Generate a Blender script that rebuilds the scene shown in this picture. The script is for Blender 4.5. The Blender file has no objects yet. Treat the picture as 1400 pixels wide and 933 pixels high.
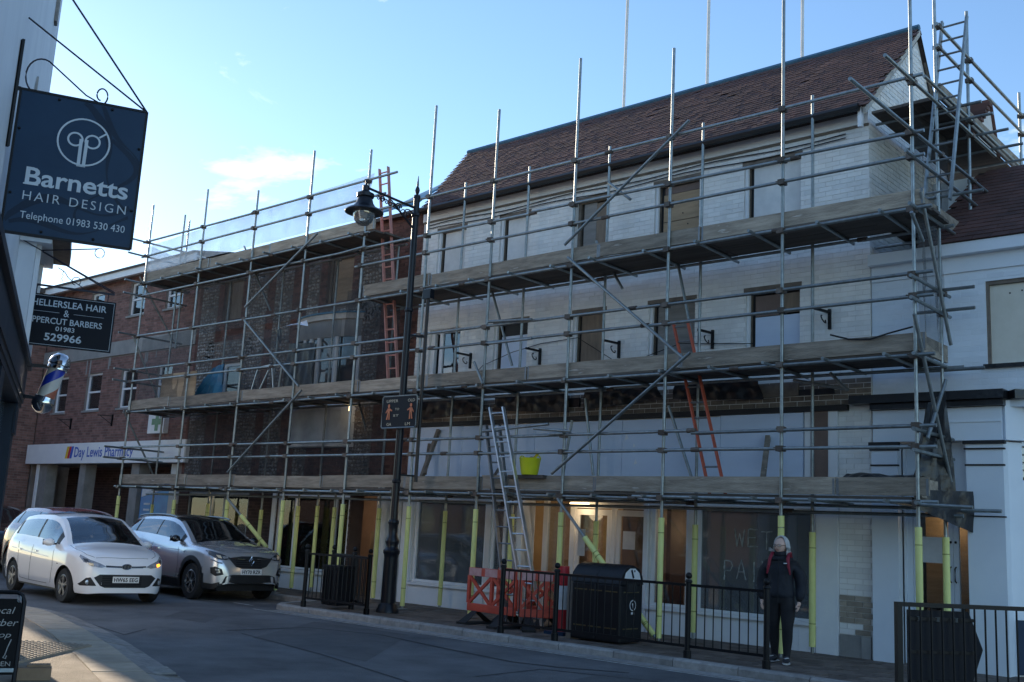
import bpy, bmesh, math, random
import numpy as np
from mathutils import Vector, Matrix
from mathutils.bvhtree import BVHTree
random.seed(7)
RAD = math.radians
scene = bpy.context.scene

# ------------------------------------------------------------------ camera
FPX, CAM_H = 1432.0, 1.40
YAW, PITCH, ROLL = RAD(-42.07), RAD(10.435), RAD(3.067)
_f = Vector((math.sin(YAW) * math.cos(PITCH), math.cos(YAW) * math.cos(PITCH), math.sin(PITCH)))
_r = Vector((math.cos(YAW), -math.sin(YAW), 0))
_u = _r.cross(_f)
CR = _r * math.cos(ROLL) + _u * math.sin(ROLL)
CU = _u * math.cos(ROLL) - _r * math.sin(ROLL)
CF = _f
CAM = Vector((0, 0, CAM_H))
cam_data = bpy.data.cameras.new('camera')
cam_data.sensor_width = 36.0
cam_data.lens = 36.0 * FPX / 1400.0
cam_data.clip_end = 2000.0
cam = bpy.data.objects.new('camera', cam_data)
scene.collection.objects.link(cam)
cam.matrix_world = Matrix(((CR.x, CU.x, -CF.x, 0), (CR.y, CU.y, -CF.y, 0), (CR.z, CU.z, -CF.z, CAM_H), (0, 0, 0, 1)))
scene.camera = cam

# ------------------------------------------------------------------ world and sun
SUN_AZ, SUN_EL = RAD(-76.5), RAD(15.0)
SKY_STRENGTH, SUN_STRENGTH, EXPOSURE = 0.125, 3.4, 1.18
SUNDIR = Vector((math.sin(SUN_AZ) * math.cos(SUN_EL), math.cos(SUN_AZ) * math.cos(SUN_EL), math.sin(SUN_EL)))
world = bpy.data.worlds.new('World')
scene.world = world
world.use_nodes = True
wn, wl = world.node_tree.nodes, world.node_tree.links
wn.clear()
w_out = wn.new('ShaderNodeOutputWorld')
w_bg = wn.new('ShaderNodeBackground')
w_sky = wn.new('ShaderNodeTexSky')
w_sky.sky_type = 'NISHITA'
w_sky.sun_disc = False
w_sky.sun_elevation = SUN_EL
w_sky.sun_rotation = SUN_AZ % (2 * math.pi)
w_sky.air_density = 1.0
w_sky.dust_density = 0.10
w_sky.ozone_density = 3.0
w_bg.inputs['Strength'].default_value = SKY_STRENGTH
# thin wisps of cloud: stretched noise over the direction of view, all round the sky
w_tc = wn.new('ShaderNodeTexCoord')
w_map = wn.new('ShaderNodeMapping')
w_map.inputs['Location'].default_value = (4.47, -3.10, 2.62)
w_map.inputs['Rotation'].default_value = (0.1, -0.25, 0.9)
w_map.inputs['Scale'].default_value = (2.0, 3.2, 7.0)
w_noise = wn.new('ShaderNodeTexNoise')
w_noise.inputs['Scale'].default_value = 1.6
w_noise.inputs['Detail'].default_value = 9.0
w_noise.inputs['Roughness'].default_value = 0.6
w_noise.inputs['Distortion'].default_value = 0.5
w_ramp = wn.new('ShaderNodeValToRGB')
w_ramp.color_ramp.elements[0].position = 0.59
w_ramp.color_ramp.elements[1].position = 0.80
w_mix = wn.new('ShaderNodeMix')
w_mix.data_type = 'RGBA'
w_mix.inputs[7].default_value = (6.5, 6.6, 6.9, 1)
wl.new(w_tc.outputs['Generated'], w_map.inputs['Vector'])
wl.new(w_map.outputs['Vector'], w_noise.inputs['Vector'])
wl.new(w_noise.outputs['Fac'], w_ramp.inputs['Fac'])
wl.new(w_ramp.outputs['Color'], w_mix.inputs[0])
wl.new(w_sky.outputs['Color'], w_mix.inputs[6])
wl.new(w_mix.outputs[2], w_bg.inputs['Color'])
wl.new(w_bg.outputs['Background'], w_out.inputs['Surface'])

sun_data = bpy.data.lights.new('sun', 'SUN')
sun_data.energy = SUN_STRENGTH
sun_data.angle = RAD(0.5)
sun_data.color = (1.0, 0.83, 0.62)
sun = bpy.data.objects.new('sun', sun_data)
scene.collection.objects.link(sun)
sun.rotation_mode = 'QUATERNION'
sun.rotation_quaternion = SUNDIR.to_track_quat('Z', 'Y')
sun.location = (-30, 0, 30)

scene.view_settings.view_transform = 'Standard'
scene.view_settings.look = 'None'
scene.view_settings.gamma = 1.0
scene.view_settings.use_curve_mapping = False
scene.view_settings.exposure = EXPOSURE
scene.cycles.max_bounces = 6
scene.cycles.transparent_max_bounces = 16

# ------------------------------------------------------------------ pixel helpers (a pixel gives a direction, a plane gives the distance)
def ray(x, y):
    return CR * ((x - 700) / FPX) - CU * ((y - 466.5) / FPX) + CF
def gz(x, y, z=0.0):
    d = ray(x, y); return CAM + d * ((z - CAM_H) / d.z)
def py(x, y, Y):
    d = ray(x, y); return CAM + d * (Y / d.y)
def pxx(x, y, X):
    d = ray(x, y); return CAM + d * (X / d.x)
# the street side by the camera: s runs along the shopfronts, p is depth behind the camera's own line
LA = RAD(-64.5)
LS = Vector((math.sin(LA), math.cos(LA), 0))
LP = Vector((-LS.y, LS.x, 0)) * 1.0
if LP.y > 0: LP = -LP
def SP(s, p, z=0.0):
    return LS * s + LP * p + Vector((0, 0, z))
def pS(x, y, s):
    d = ray(x, y); return CAM + d * (s / d.dot(LS))
def pP(x, y, p):
    d = ray(x, y); return CAM + d * (p / d.dot(LP))

# ------------------------------------------------------------------ mesh helpers
COL = scene.collection
def wloc(o):
    v = Vector((0, 0, 0))
    while o is not None:
        v += o.location; o = o.parent
    return v
def tag(o, label=None, cat=None, group=None, kind=None):
    if label: o['label'] = label
    if cat: o['category'] = cat
    if group: o['group'] = group
    if kind: o['kind'] = kind
    return o
def thing(name, label, cat, loc=(0, 0, 0), group=None, rz=0.0):
    o = bpy.data.objects.new(name, None)
    COL.objects.link(o)
    o.empty_display_size = 0.2
    o.location = loc
    o.rotation_euler = (0, 0, rz)
    return tag(o, label, cat, group)
def link(name, me, parent=None):
    o = bpy.data.objects.new(name, me)
    COL.objects.link(o)
    if parent is not None: o.parent = parent
    return o

class MB:
    def __init__(s):
        s.v = []; s.f = []
    def add(s, vs, fs):
        n = len(s.v)
        s.v.extend([tuple(v) for v in vs])
        s.f.extend([tuple(i + n for i in f) for f in fs])
        return s
    def box(s, x0, x1, y0, y1, z0, z1):
        return s.add([(x0,y0,z0),(x1,y0,z0),(x1,y1,z0),(x0,y1,z0),(x0,y0,z1),(x1,y0,z1),(x1,y1,z1),(x0,y1,z1)],
                     [(0,3,2,1),(4,5,6,7),(0,1,5,4),(1,2,6,5),(2,3,7,6),(3,0,4,7)])
    def obox(s, o, a, b, c):
        """box from corner o along edge vectors a, b, c"""
        o, a, b, c = Vector(o), Vector(a), Vector(b), Vector(c)
        return s.add([o, o+a, o+a+b, o+b, o+c, o+a+c, o+a+b+c, o+b+c],
                     [(0,3,2,1),(4,5,6,7),(0,1,5,4),(1,2,6,5),(2,3,7,6),(3,0,4,7)])
    def bar(s, p, q, w, t, up=(0, 0, 1)):
        """rectangular bar p->q, w across (perp to up), t along up"""
        p, q = Vector(p), Vector(q)
        d = (q - p).normalized()
        a = d.cross(Vector(up))
        if a.length < 1e-4: a = d.cross(Vector((1, 0, 0)))
        a.normalize(); b = a.cross(d).normalized()
        return s.obox(p - a*w/2 - b*t/2, a*w, b*t, q - p)
    def tube(s, p, q, r, n=8, r2=None, cap=True):
        p, q = Vector(p), Vector(q)
        d = (q - p).normalized()
        a = d.cross(Vector((0, 0, 1)))
        if a.length < 1e-3: a = Vector((1, 0, 0))
        a.normalize(); b = d.cross(a)
        r2 = r if r2 is None else r2
        vs = []
        for c, rr in ((p, r), (q, r2)):
            for i in range(n):
                t = 2*math.pi*i/n
                vs.append(c + a*math.cos(t)*rr + b*math.sin(t)*rr)
        fs = [(i, i+n, (i+1) % n+n, (i+1) % n) for i in range(n)]
        if cap: fs += [tuple(range(n)), tuple(range(2*n-1, n-1, -1))]
        return s.add(vs, fs)
    def path(s, pts, r, n=6):
        pts = [Vector(p) for p in pts]
        rings = []
        ref = Vector((0, 0, 1))
        for i, p in enumerate(pts):
            d = (pts[min(i+1, len(pts)-1)] - pts[max(i-1, 0)]).normalized()
            a = d.cross(ref)
            if a.length < 1e-2: a = d.cross(Vector((0, 1, 0)))
            a.normalize(); b = a.cross(d)
            rr = r[i] if isinstance(r, (list, tuple)) else r
            rings.append([p + a*math.cos(2*math.pi*k/n)*rr + b*math.sin(2*math.pi*k/n)*rr for k in range(n)])
        vs = [v for g in rings for v in g]
        fs = []
        for i in range(len(pts)-1):
            for k in range(n):
                fs.append((i*n+k, i*n+(k+1) % n, (i+1)*n+(k+1) % n, (i+1)*n+k))
        fs += [tuple(range(n-1, -1, -1)), tuple((len(pts)-1)*n + k for k in range(n))]
        return s.add(vs, fs)
    def lathe(s, c, prof, n=16, axis='Z', a0=0.0, cap=True):
        """prof: list of (r, h) from bottom to top around vertical axis through c"""
        c = Vector(c); vs = []
        for r, h in prof:
            for i in range(n):
                t = 2*math.pi*i/n + a0
                if axis == 'Z': vs.append(c + Vector((r*math.cos(t), r*math.sin(t), h)))
                elif axis == 'Y': vs.append(c + Vector((r*math.cos(t), h, r*math.sin(t))))
                else: vs.append(c + Vector((h, r*math.cos(t), r*math.sin(t))))
        m = len(prof); fs = []
        for j in range(m-1):
            for i in range(n):
                fs.append((j*n+i, j*n+(i+1) % n, (j+1)*n+(i+1) % n, (j+1)*n+i))
        if cap: fs += [tuple(range(n-1, -1, -1)), tuple((m-1)*n+i for i in range(n))]
        return s.add(vs, fs)
    def ball(s, c, rx, ry=None, rz=None, n=8, m=5):
        ry = rx if ry is None else ry; rz = rx if rz is None else rz
        c = Vector(c); vs = [c + Vector((0, 0, -rz))]
        for j in range(1, m):
            t = math.pi*j/m - math.pi/2
            for i in range(n):
                u = 2*math.pi*i/n
                vs.append(c + Vector((rx*math.cos(t)*math.cos(u), ry*math.cos(t)*math.sin(u), rz*math.sin(t))))
        vs.append(c + Vector((0, 0, rz)))
        fs = [(0, 1+(i+1) % n, 1+i) for i in range(n)]
        for j in range(m-2):
            for i in range(n):
                fs.append((1+j*n+i, 1+j*n+(i+1) % n, 1+(j+1)*n+(i+1) % n, 1+(j+1)*n+i))
        k = len(vs)-1
        fs += [(k, 1+(m-2)*n+i, 1+(m-2)*n+(i+1) % n) for i in range(n)]
        return s.add(vs, fs)
    def prism(s, poly, ext):
        """poly: 3D points (planar), ext: extrusion vector"""
        n = len(poly); ext = Vector(ext)
        vs = [Vector(p) for p in poly] + [Vector(p) + ext for p in poly]
        fs = [tuple(range(n-1, -1, -1)), tuple(range(n, 2*n))]
        fs += [(i, (i+1) % n, (i+1) % n+n, i+n) for i in range(n)]
        return s.add(vs, fs)
    def build(s, name, mat, parent=None, smooth=False, local=False, bevel=0.0):
        off = Vector((0, 0, 0)) if (local or parent is None) else wloc(parent)
        me = bpy.data.meshes.new(name)
        me.from_pydata([(v[0]-off.x, v[1]-off.y, v[2]-off.z) for v in s.v], [], s.f)
        bm = bmesh.new(); bm.from_mesh(me)
        bmesh.ops.recalc_face_normals(bm, faces=bm.faces)
        bm.to_mesh(me); bm.free()
        if mat is not None: me.materials.append(M[mat] if isinstance(mat, str) else mat)
        o = link(name, me, parent)
        if smooth:
            for p in me.polygons: p.use_smooth = True
            try: me.set_sharp_from_angle(angle=RAD(40))
            except Exception: pass
        if bevel > 0:
            b = o.modifiers.new('bevel', 'BEVEL'); b.width = bevel; b.segments = 2; b.limit_method = 'ANGLE'
        return o

def text_obj(name, s, origin, right, up, width, height, mat, parent, ext=0.002, bold=0.0, italic=0.0, local=False, spacing=1.0):
    """flat raised lettering, its box fitted to width x height, lower-left corner at origin"""
    cu = bpy.data.curves.new('lettering', 'FONT')
    cu.body = s; cu.extrude = 0.0; cu.offset = bold; cu.shear = italic; cu.space_character = spacing
    cu.resolution_u = 3
    tmp = bpy.data.objects.new('lettering', cu); COL.objects.link(tmp)
    dg = bpy.context.evaluated_depsgraph_get()
    me0 = bpy.data.meshes.new_from_object(tmp.evaluated_get(dg))
    vs = [v.co.copy() for v in me0.vertices]; fs = [tuple(p.vertices) for p in me0.polygons]
    bpy.data.objects.remove(tmp); bpy.data.curves.remove(cu); bpy.data.meshes.remove(me0)
    x0 = min(v.x for v in vs); x1 = max(v.x for v in vs); y0 = min(v.y for v in vs); y1 = max(v.y for v in vs)
    right = Vector(right).normalized(); up = Vector(up).normalized(); nrm = right.cross(up)
    sx = width/(x1-x0); sy = (height/(y1-y0)) if height else sx
    mb = MB()
    mb.add([Vector(origin) + right*((v.x-x0)*sx) + up*((v.y-y0)*sy) + nrm*ext for v in vs], fs)
    off = Vector((0, 0, 0)) if (local or parent is None) else wloc(parent)
    me = bpy.data.meshes.new(name)
    me.from_pydata([tuple(Vector(v)-off) for v in mb.v], [], mb.f)
    me.materials.append(M[mat])
    return link(name, me, parent)

# ------------------------------------------------------------------ materials
M = {}
def mat(name, c, c2=None, rough=0.7, scale=6.0, metal=0.0, bump=0.0, bscale=60.0, rnd=0.0, spec=0.5, coat=0.0, detail=6.0, trans=0.0, emit=None, estr=0.0, stretch=(1, 1, 1), c3=None, alpha=None, c3pos=0.62):
    m = bpy.data.materials.new(name); m.use_nodes = True
    nt = m.node_tree; n, l = nt.nodes, nt.links
    b = n['Principled BSDF']
    b.inputs['Roughness'].default_value = rough
    b.inputs['Metallic'].default_value = metal
    b.inputs['Specular IOR Level'].default_value = spec
    b.inputs['Coat Weight'].default_value = coat
    b.inputs['Coat Roughness'].default_value = 0.04
    b.inputs['Transmission Weight'].default_value = trans
    if emit:
        b.inputs['Emission Color'].default_value = (*emit, 1); b.inputs['Emission Strength'].default_value = estr
    if alpha is not None: b.inputs['Alpha'].default_value = alpha
    geo = n.new('ShaderNodeNewGeometry')
    mp = n.new('ShaderNodeMapping'); mp.inputs['Scale'].default_value = stretch
    l.new(geo.outputs['Position'], mp.inputs['Vector'])
    c2 = c2 or tuple(x*0.86 for x in c)
    tx = n.new('ShaderNodeTexNoise'); tx.inputs['Scale'].default_value = scale; tx.inputs['Detail'].default_value = detail
    tx.inputs['Roughness'].default_value = 0.65
    l.new(mp.outputs['Vector'], tx.inputs['Vector'])
    rp = n.new('ShaderNodeValToRGB')
    rp.color_ramp.elements[0].position = 0.35; rp.color_ramp.elements[1].position = c3pos if c3 else 0.68
    rp.color_ramp.elements[0].color = (*c, 1); rp.color_ramp.elements[1].color = (*c2, 1)
    if c3:
        e = rp.color_ramp.elements.new(c3pos + 0.06); e.color = (*c3, 1)
    l.new(tx.outputs['Fac'], rp.inputs['Fac'])
    col = rp.outputs['Color']
    if rnd > 0:
        oi = n.new('ShaderNodeObjectInfo'); ad = n.new('ShaderNodeMath'); ad.operation = 'ADD'
        fr = n.new('ShaderNodeMath'); fr.operation = 'FRACT'
        l.new(oi.outputs['Random'], ad.inputs[0]); l.new(geo.outputs['Random Per Island'], ad.inputs[1])
        l.new(ad.outputs[0], fr.inputs[0])
        mr = n.new('ShaderNodeMapRange'); mr.inputs[3].default_value = 1-rnd; mr.inputs[4].default_value = 1+rnd
        l.new(fr.outputs[0], mr.inputs[0])
        mx = n.new('ShaderNodeVectorMath'); mx.operation = 'SCALE'
        l.new(col, mx.inputs[0]); l.new(mr.outputs[0], mx.inputs['Scale'])
        col = mx.outputs[0]
    l.new(col, b.inputs['Base Color'])
    # uneven gloss
    rr = n.new('ShaderNodeMapRange'); rr.inputs[3].default_value = max(0.02, rough*0.85); rr.inputs[4].default_value = min(1, rough*1.15)
    l.new(tx.outputs['Fac'], rr.inputs[0]); l.new(rr.outputs[0], b.inputs['Roughness'])
    if bump > 0:
        t2 = n.new('ShaderNodeTexNoise'); t2.inputs['Scale'].default_value = bscale; t2.inputs['Detail'].default_value = 4
        l.new(mp.outputs['Vector'], t2.inputs['Vector'])
        bp = n.new('ShaderNodeBump'); bp.inputs['Strength'].default_value = bump; bp.inputs['Distance'].default_value = 0.02
        l.new(t2.outputs['Fac'], bp.inputs['Height']); l.new(bp.outputs['Normal'], b.inputs['Normal'])
    M[name] = m
    return m

mat('asphalt', (0.158, 0.162, 0.170), (0.088, 0.091, 0.097), 0.8, 0.9, detail=14, bump=0.9, bscale=55, c3=(0.075, 0.077, 0.082))
mat('asphalt_repair', (0.105, 0.106, 0.11), (0.075, 0.076, 0.08), 0.85, 2, bump=0.5, bscale=80)
mat('asphalt_patch', (0.03, 0.03, 0.033), (0.05, 0.05, 0.054), 0.88, 3, bump=0.4, bscale=90)
mat('ground', (0.06, 0.06, 0.055), None, 0.9, 0.5)
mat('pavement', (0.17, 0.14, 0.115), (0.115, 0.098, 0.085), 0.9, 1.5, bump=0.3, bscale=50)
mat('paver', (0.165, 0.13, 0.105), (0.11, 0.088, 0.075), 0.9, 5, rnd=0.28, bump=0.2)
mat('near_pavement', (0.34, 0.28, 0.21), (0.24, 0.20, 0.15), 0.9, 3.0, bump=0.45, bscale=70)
mat('slab', (0.50, 0.42, 0.32), (0.37, 0.31, 0.24), 0.85, 4, rnd=0.12, bump=0.3, bscale=50)
mat('tactile', (0.36, 0.30, 0.23), (0.27, 0.22, 0.17), 0.85, 5, rnd=0.06)
mat('granite', (0.34, 0.33, 0.32), (0.22, 0.215, 0.21), 0.8, 9, rnd=0.16, bump=0.25)
mat('near_granite', (0.30, 0.28, 0.26), (0.19, 0.18, 0.17), 0.8, 9, rnd=0.2, bump=0.3)
mat('road_paint', (0.55, 0.55, 0.53), (0.20, 0.20, 0.20), 0.8, 14)
mat('drain_iron', (0.10, 0.10, 0.10), None, 0.6, 10, metal=0.6)
mat('white_render', (0.74, 0.74, 0.72), (0.58, 0.59, 0.58), 0.75, 2.2, bump=0.15, bscale=30)
mat('white_brick', (0.88, 0.88, 0.865), (0.76, 0.755, 0.735), 0.8, 1.1, rnd=0.06, bump=0.3, bscale=40, stretch=(1.6, 1.6, 0.45), c3=(0.64, 0.63, 0.60), c3pos=0.68)
mat('white_mortar', (0.80, 0.79, 0.77), (0.64, 0.63, 0.61), 0.85, 1.3, bump=0.2)
mat('bare_brick', (0.42, 0.36, 0.29), (0.28, 0.235, 0.19), 0.9, 6, rnd=0.25, bump=0.3)
mat('tan_brick', (0.25, 0.205, 0.165), (0.12, 0.10, 0.085), 0.9, 3, rnd=0.2, bump=0.3)  # brown brick, its colour darkened for the shadowed strip above the hoarding
mat('white_paint', (0.80, 0.80, 0.79), (0.72, 0.72, 0.71), 0.45, 3)
mat('white_plain', (0.84, 0.86, 0.88), (0.78, 0.80, 0.83), 0.5, 3)
mat('blue_white_paint', (0.76, 0.83, 0.90), (0.70, 0.77, 0.85), 0.45, 1.2)
mat('blue_white_brick', (0.76, 0.83, 0.90), (0.68, 0.75, 0.83), 0.6, 1.4, rnd=0.035, bump=0.15)
mat('hoarding', (0.64, 0.74, 0.90), (0.57, 0.67, 0.83), 0.6, 1.1, stretch=(1, 1, 3))
mat('board_white', (0.78, 0.78, 0.77), (0.62, 0.625, 0.62), 0.7, 2.5)
mat('board_cream', (0.72, 0.69, 0.60), (0.64, 0.61, 0.52), 0.7, 3)
mat('board_grey', (0.30, 0.285, 0.265), (0.20, 0.19, 0.18), 0.8, 5, stretch=(0.4, 1, 3))
mat('plywood', (0.44, 0.31, 0.19), (0.32, 0.22, 0.13), 0.7, 4, stretch=(0.4, 1, 4))
mat('plywood_dark', (0.27, 0.20, 0.14), (0.18, 0.135, 0.10), 0.7, 4, stretch=(3, 1, 0.5))
mat('panel_brown', (0.20, 0.135, 0.11), (0.16, 0.11, 0.09), 0.6, 3)
mat('frame_wood', (0.20, 0.165, 0.13), (0.13, 0.105, 0.085), 0.7, 8)
mat('dark_void', (0.018, 0.018, 0.02), None, 0.6, 3)
mat('red_brick', (0.25, 0.135, 0.115), (0.17, 0.095, 0.082), 0.88, 7, rnd=0.30, bump=0.3)
mat('red_mortar', (0.26, 0.225, 0.205), (0.20, 0.17, 0.155), 0.92, 3, bump=0.2)
mat('old_brick', (0.17, 0.075, 0.058), (0.10, 0.05, 0.042), 0.9, 5, rnd=0.32, bump=0.4)
mat('old_mortar', (0.15, 0.10, 0.085), (0.10, 0.07, 0.06), 0.92, 2, bump=0.3)
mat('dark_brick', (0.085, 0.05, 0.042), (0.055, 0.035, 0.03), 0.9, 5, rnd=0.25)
mat('flint', (0.40, 0.385, 0.365), (0.12, 0.115, 0.112), 0.6, 3, rnd=0.40, bump=0.2)
mat('flint_mortar', (0.20, 0.165, 0.145), (0.13, 0.105, 0.095), 0.9, 6, bump=0.4)
mat('stone_band', (0.33, 0.325, 0.31), (0.24, 0.24, 0.235), 0.85, 2, bump=0.2)
mat('concrete', (0.30, 0.295, 0.285), (0.21, 0.21, 0.205), 0.85, 3, bump=0.2)
mat('roof_tile', (0.12, 0.054, 0.044), (0.068, 0.036, 0.032), 0.85, 1.6, rnd=0.20, bump=0.2)
mat('roof_underlay', (0.04, 0.03, 0.028), None, 0.9, 3)
mat('slate', (0.10, 0.085, 0.08), (0.065, 0.058, 0.055), 0.8, 3, rnd=0.22)
mat('verge_mortar', (0.55, 0.53, 0.49), (0.40, 0.385, 0.36), 0.9, 7, bump=0.3)
mat('black_gutter', (0.015, 0.015, 0.017), None, 0.35, 5)
mat('tarp_blue', (0.04, 0.20, 0.33), (0.03, 0.13, 0.24), 0.45, 3, bump=0.6, bscale=7)
mat('ridge_blue', (0.05, 0.15, 0.24), (0.04, 0.10, 0.16), 0.5, 6)
mat('black_sheet', (0.012, 0.013, 0.016), (0.02, 0.021, 0.025), 0.32, 5, bump=0.7, bscale=9)
mat('galv', (0.33, 0.365, 0.37), (0.22, 0.245, 0.25), 0.42, 10, metal=0.75, rnd=0.16, stretch=(1, 1, 1), c3=(0.20, 0.145, 0.105), c3pos=0.67)
mat('coupler', (0.16, 0.135, 0.115), (0.10, 0.075, 0.06), 0.6, 20, metal=0.5, rnd=0.3)
mat('board_wood', (0.42, 0.36, 0.29), (0.23, 0.195, 0.155), 0.85, 3.2, rnd=0.30, bump=0.5, bscale=30, stretch=(0.5, 2, 4), c3=(0.50, 0.46, 0.41))
mat('deck_wood', (0.12, 0.10, 0.085), (0.075, 0.063, 0.055), 0.9, 3, rnd=0.25, stretch=(0.35, 3, 1))
mat('yellow_foam', (0.76, 0.77, 0.30), (0.68, 0.69, 0.25), 0.65, 3, c3=(0.60, 0.61, 0.26), rnd=0.08, c3pos=0.66)
mat('tape', (0.25, 0.27, 0.07), None, 0.6)
mat('red_fibreglass', (0.60, 0.12, 0.06), (0.46, 0.09, 0.05), 0.55, 6)
mat('pink_fibreglass', (0.58, 0.27, 0.22), (0.48, 0.20, 0.165), 0.55, 6)
mat('aluminium', (0.62, 0.63, 0.64), (0.48, 0.49, 0.50), 0.38, 8, metal=0.8)
mat('grey_metal', (0.27, 0.29, 0.30), (0.20, 0.21, 0.22), 0.45, 8, metal=0.6)
mat('lime_plastic', (0.70, 0.72, 0.02), (0.60, 0.62, 0.02), 0.4, 4)
mat('barrier_orange', (0.62, 0.085, 0.045), (0.48, 0.06, 0.035), 0.5, 5)
mat('barrier_band', (0.60, 0.36, 0.35), (0.48, 0.22, 0.21), 0.4, 9)
mat('cone_red', (0.55, 0.025, 0.035), None, 0.45, 4)
mat('rubber', (0.018, 0.018, 0.019), None, 0.75, 8)
mat('black_iron', (0.006, 0.007, 0.009), (0.010, 0.010, 0.012), 0.42, 9, spec=0.25)
mat('lamp_paint', (0.005, 0.007, 0.012), (0.009, 0.011, 0.016), 0.34, 6, spec=0.35)
mat('bin_plastic', (0.008, 0.009, 0.012), (0.012, 0.013, 0.016), 0.45, 5, bump=0.08, bscale=60, spec=0.3)
mat('gold', (0.17, 0.14, 0.07), None, 0.4, 6, metal=0.6)
mat('brown_post', (0.19, 0.155, 0.13), None, 0.7, 6)
mat('sign_white', (0.78, 0.79, 0.80), None, 0.4)
mat('sign_blue', (0.03, 0.12, 0.55), None, 0.4)
mat('sign_yellow', (0.80, 0.55, 0.03), None, 0.4)
mat('sign_red', (0.62, 0.03, 0.05), None, 0.4)
mat('pharmacy_green', (0.05, 0.20, 0.09), None, 0.4)
mat('navy_panel', (0.012, 0.040, 0.085), (0.010, 0.034, 0.074), 0.4, 3, spec=0.25)
mat('navy_swirl', (0.006, 0.020, 0.045), None, 0.4, 3, spec=0.25)
mat('sign_black', (0.005, 0.008, 0.016), None, 0.45, 3, spec=0.2)
mat('letter_grey', (0.55, 0.62, 0.68), None, 0.5, 3)
mat('letter_cream', (0.60, 0.55, 0.42), None, 0.5, 3)
mat('figure_orange', (0.62, 0.20, 0.09), None, 0.5, 3)
mat('chalk', (0.50, 0.50, 0.48), (0.35, 0.35, 0.34), 0.8, 20)
mat('window_chalk', (0.55, 0.58, 0.58), (0.22, 0.24, 0.24), 0.8, 20)
mat('shop_dark', (0.010, 0.018, 0.032), (0.015, 0.025, 0.042), 0.5, 4, spec=0.25)
mat('near_white', (0.76, 0.79, 0.82), (0.66, 0.69, 0.73), 0.7, 2.0, bump=0.12, bscale=20, stretch=(1, 1, 0.35))
mat('iron_scroll', (0.015, 0.015, 0.03), None, 0.5, 5)
mat('chrome', (0.65, 0.66, 0.68), None, 0.12, 5, metal=1.0)
mat('pole_white', (0.75, 0.74, 0.70), None, 0.3, 4)
mat('pole_red', (0.50, 0.16, 0.10), None, 0.3, 4)
mat('pole_blue', (0.02, 0.06, 0.55), None, 0.3, 4)
mat('cardboard', (0.36, 0.25, 0.16), (0.28, 0.19, 0.12), 0.85, 6)
mat('paper', (0.72, 0.73, 0.74), None, 0.7, 6)
mat('interior_wall', (0.42, 0.325, 0.22), (0.30, 0.225, 0.15), 0.8, 1.1)
mat('interior_grey', (0.30, 0.29, 0.28), (0.22, 0.215, 0.21), 0.8, 1.0)
mat('interior_dark', (0.07, 0.055, 0.045), None, 0.85, 2)
mat('poster_blue', (0.03, 0.17, 0.45), (0.05, 0.28, 0.55), 0.4, 2)
mat('bulb', (1, 0.85, 0.6), emit=(1.0, 0.70, 0.36), estr=3.5)
mat('tyre', (0.014, 0.014, 0.015), None, 0.8, 12)
mat('rim_grey', (0.30, 0.30, 0.305), None, 0.35, 6, metal=0.7)
mat('rim_bright', (0.55, 0.55, 0.56), None, 0.25, 6, metal=0.9)
mat('car_white', (0.84, 0.85, 0.86), (0.81, 0.82, 0.84), 0.30, 1.5, coat=1.0)
mat('car_silver', (0.66, 0.67, 0.69), (0.61, 0.62, 0.64), 0.25, 1.5, metal=0.65, coat=1.0)
mat('car_red', (0.23, 0.012, 0.022), None, 0.25, 1.5, coat=1.0)
mat('car_black', (0.010, 0.010, 0.012), None, 0.2, 2, coat=0.8)
mat('car_trim', (0.014, 0.014, 0.015), None, 0.55, 6)
mat('seam', (0.03, 0.03, 0.033), None, 0.8, 6)
mat('lamp_glass', (0.50, 0.53, 0.56), (0.22, 0.23, 0.25), 0.08, 22, coat=1.0, metal=0.4)
mat('lamp_dark', (0.05, 0.052, 0.058), None, 0.1, 8, coat=1.0)
mat('lamp_amber', (0.9, 0.32, 0.03), None, 0.2, 8, emit=(1.0, 0.33, 0.03), estr=1.6)
mat('lamp_lit', (0.75, 0.6, 0.4), None, 0.15, 8, coat=1)
mat('lamp_red', (0.45, 0.02, 0.02), None, 0.2, 8, coat=1)
mat('plate', (0.80, 0.80, 0.78), None, 0.4, 6)
mat('plate_black', (0.010, 0.010, 0.011), None, 0.6, 6, spec=0.15)
mat('skin', (0.62, 0.42, 0.34), (0.56, 0.36, 0.285), 0.55, 14)
mat('hair', (0.62, 0.62, 0.61), (0.40, 0.40, 0.41), 0.6, 40, stretch=(2, 2, 0.5), bump=0.8, bscale=60)
mat('coat_navy', (0.008, 0.011, 0.020), (0.006, 0.008, 0.014), 0.75, 9, bump=0.6, bscale=16)
mat('leggings', (0.011, 0.011, 0.014), None, 0.85, 9, bump=0.3, bscale=20)
mat('strap_red', (0.22, 0.01, 0.03), None, 0.7, 9)
mat('shoe', (0.03, 0.032, 0.04), None, 0.6, 9)
mat('sole', (0.62, 0.61, 0.60), None, 0.6, 9)
mat('cable', (0.012, 0.012, 0.013), None, 0.6, 5)

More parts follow.
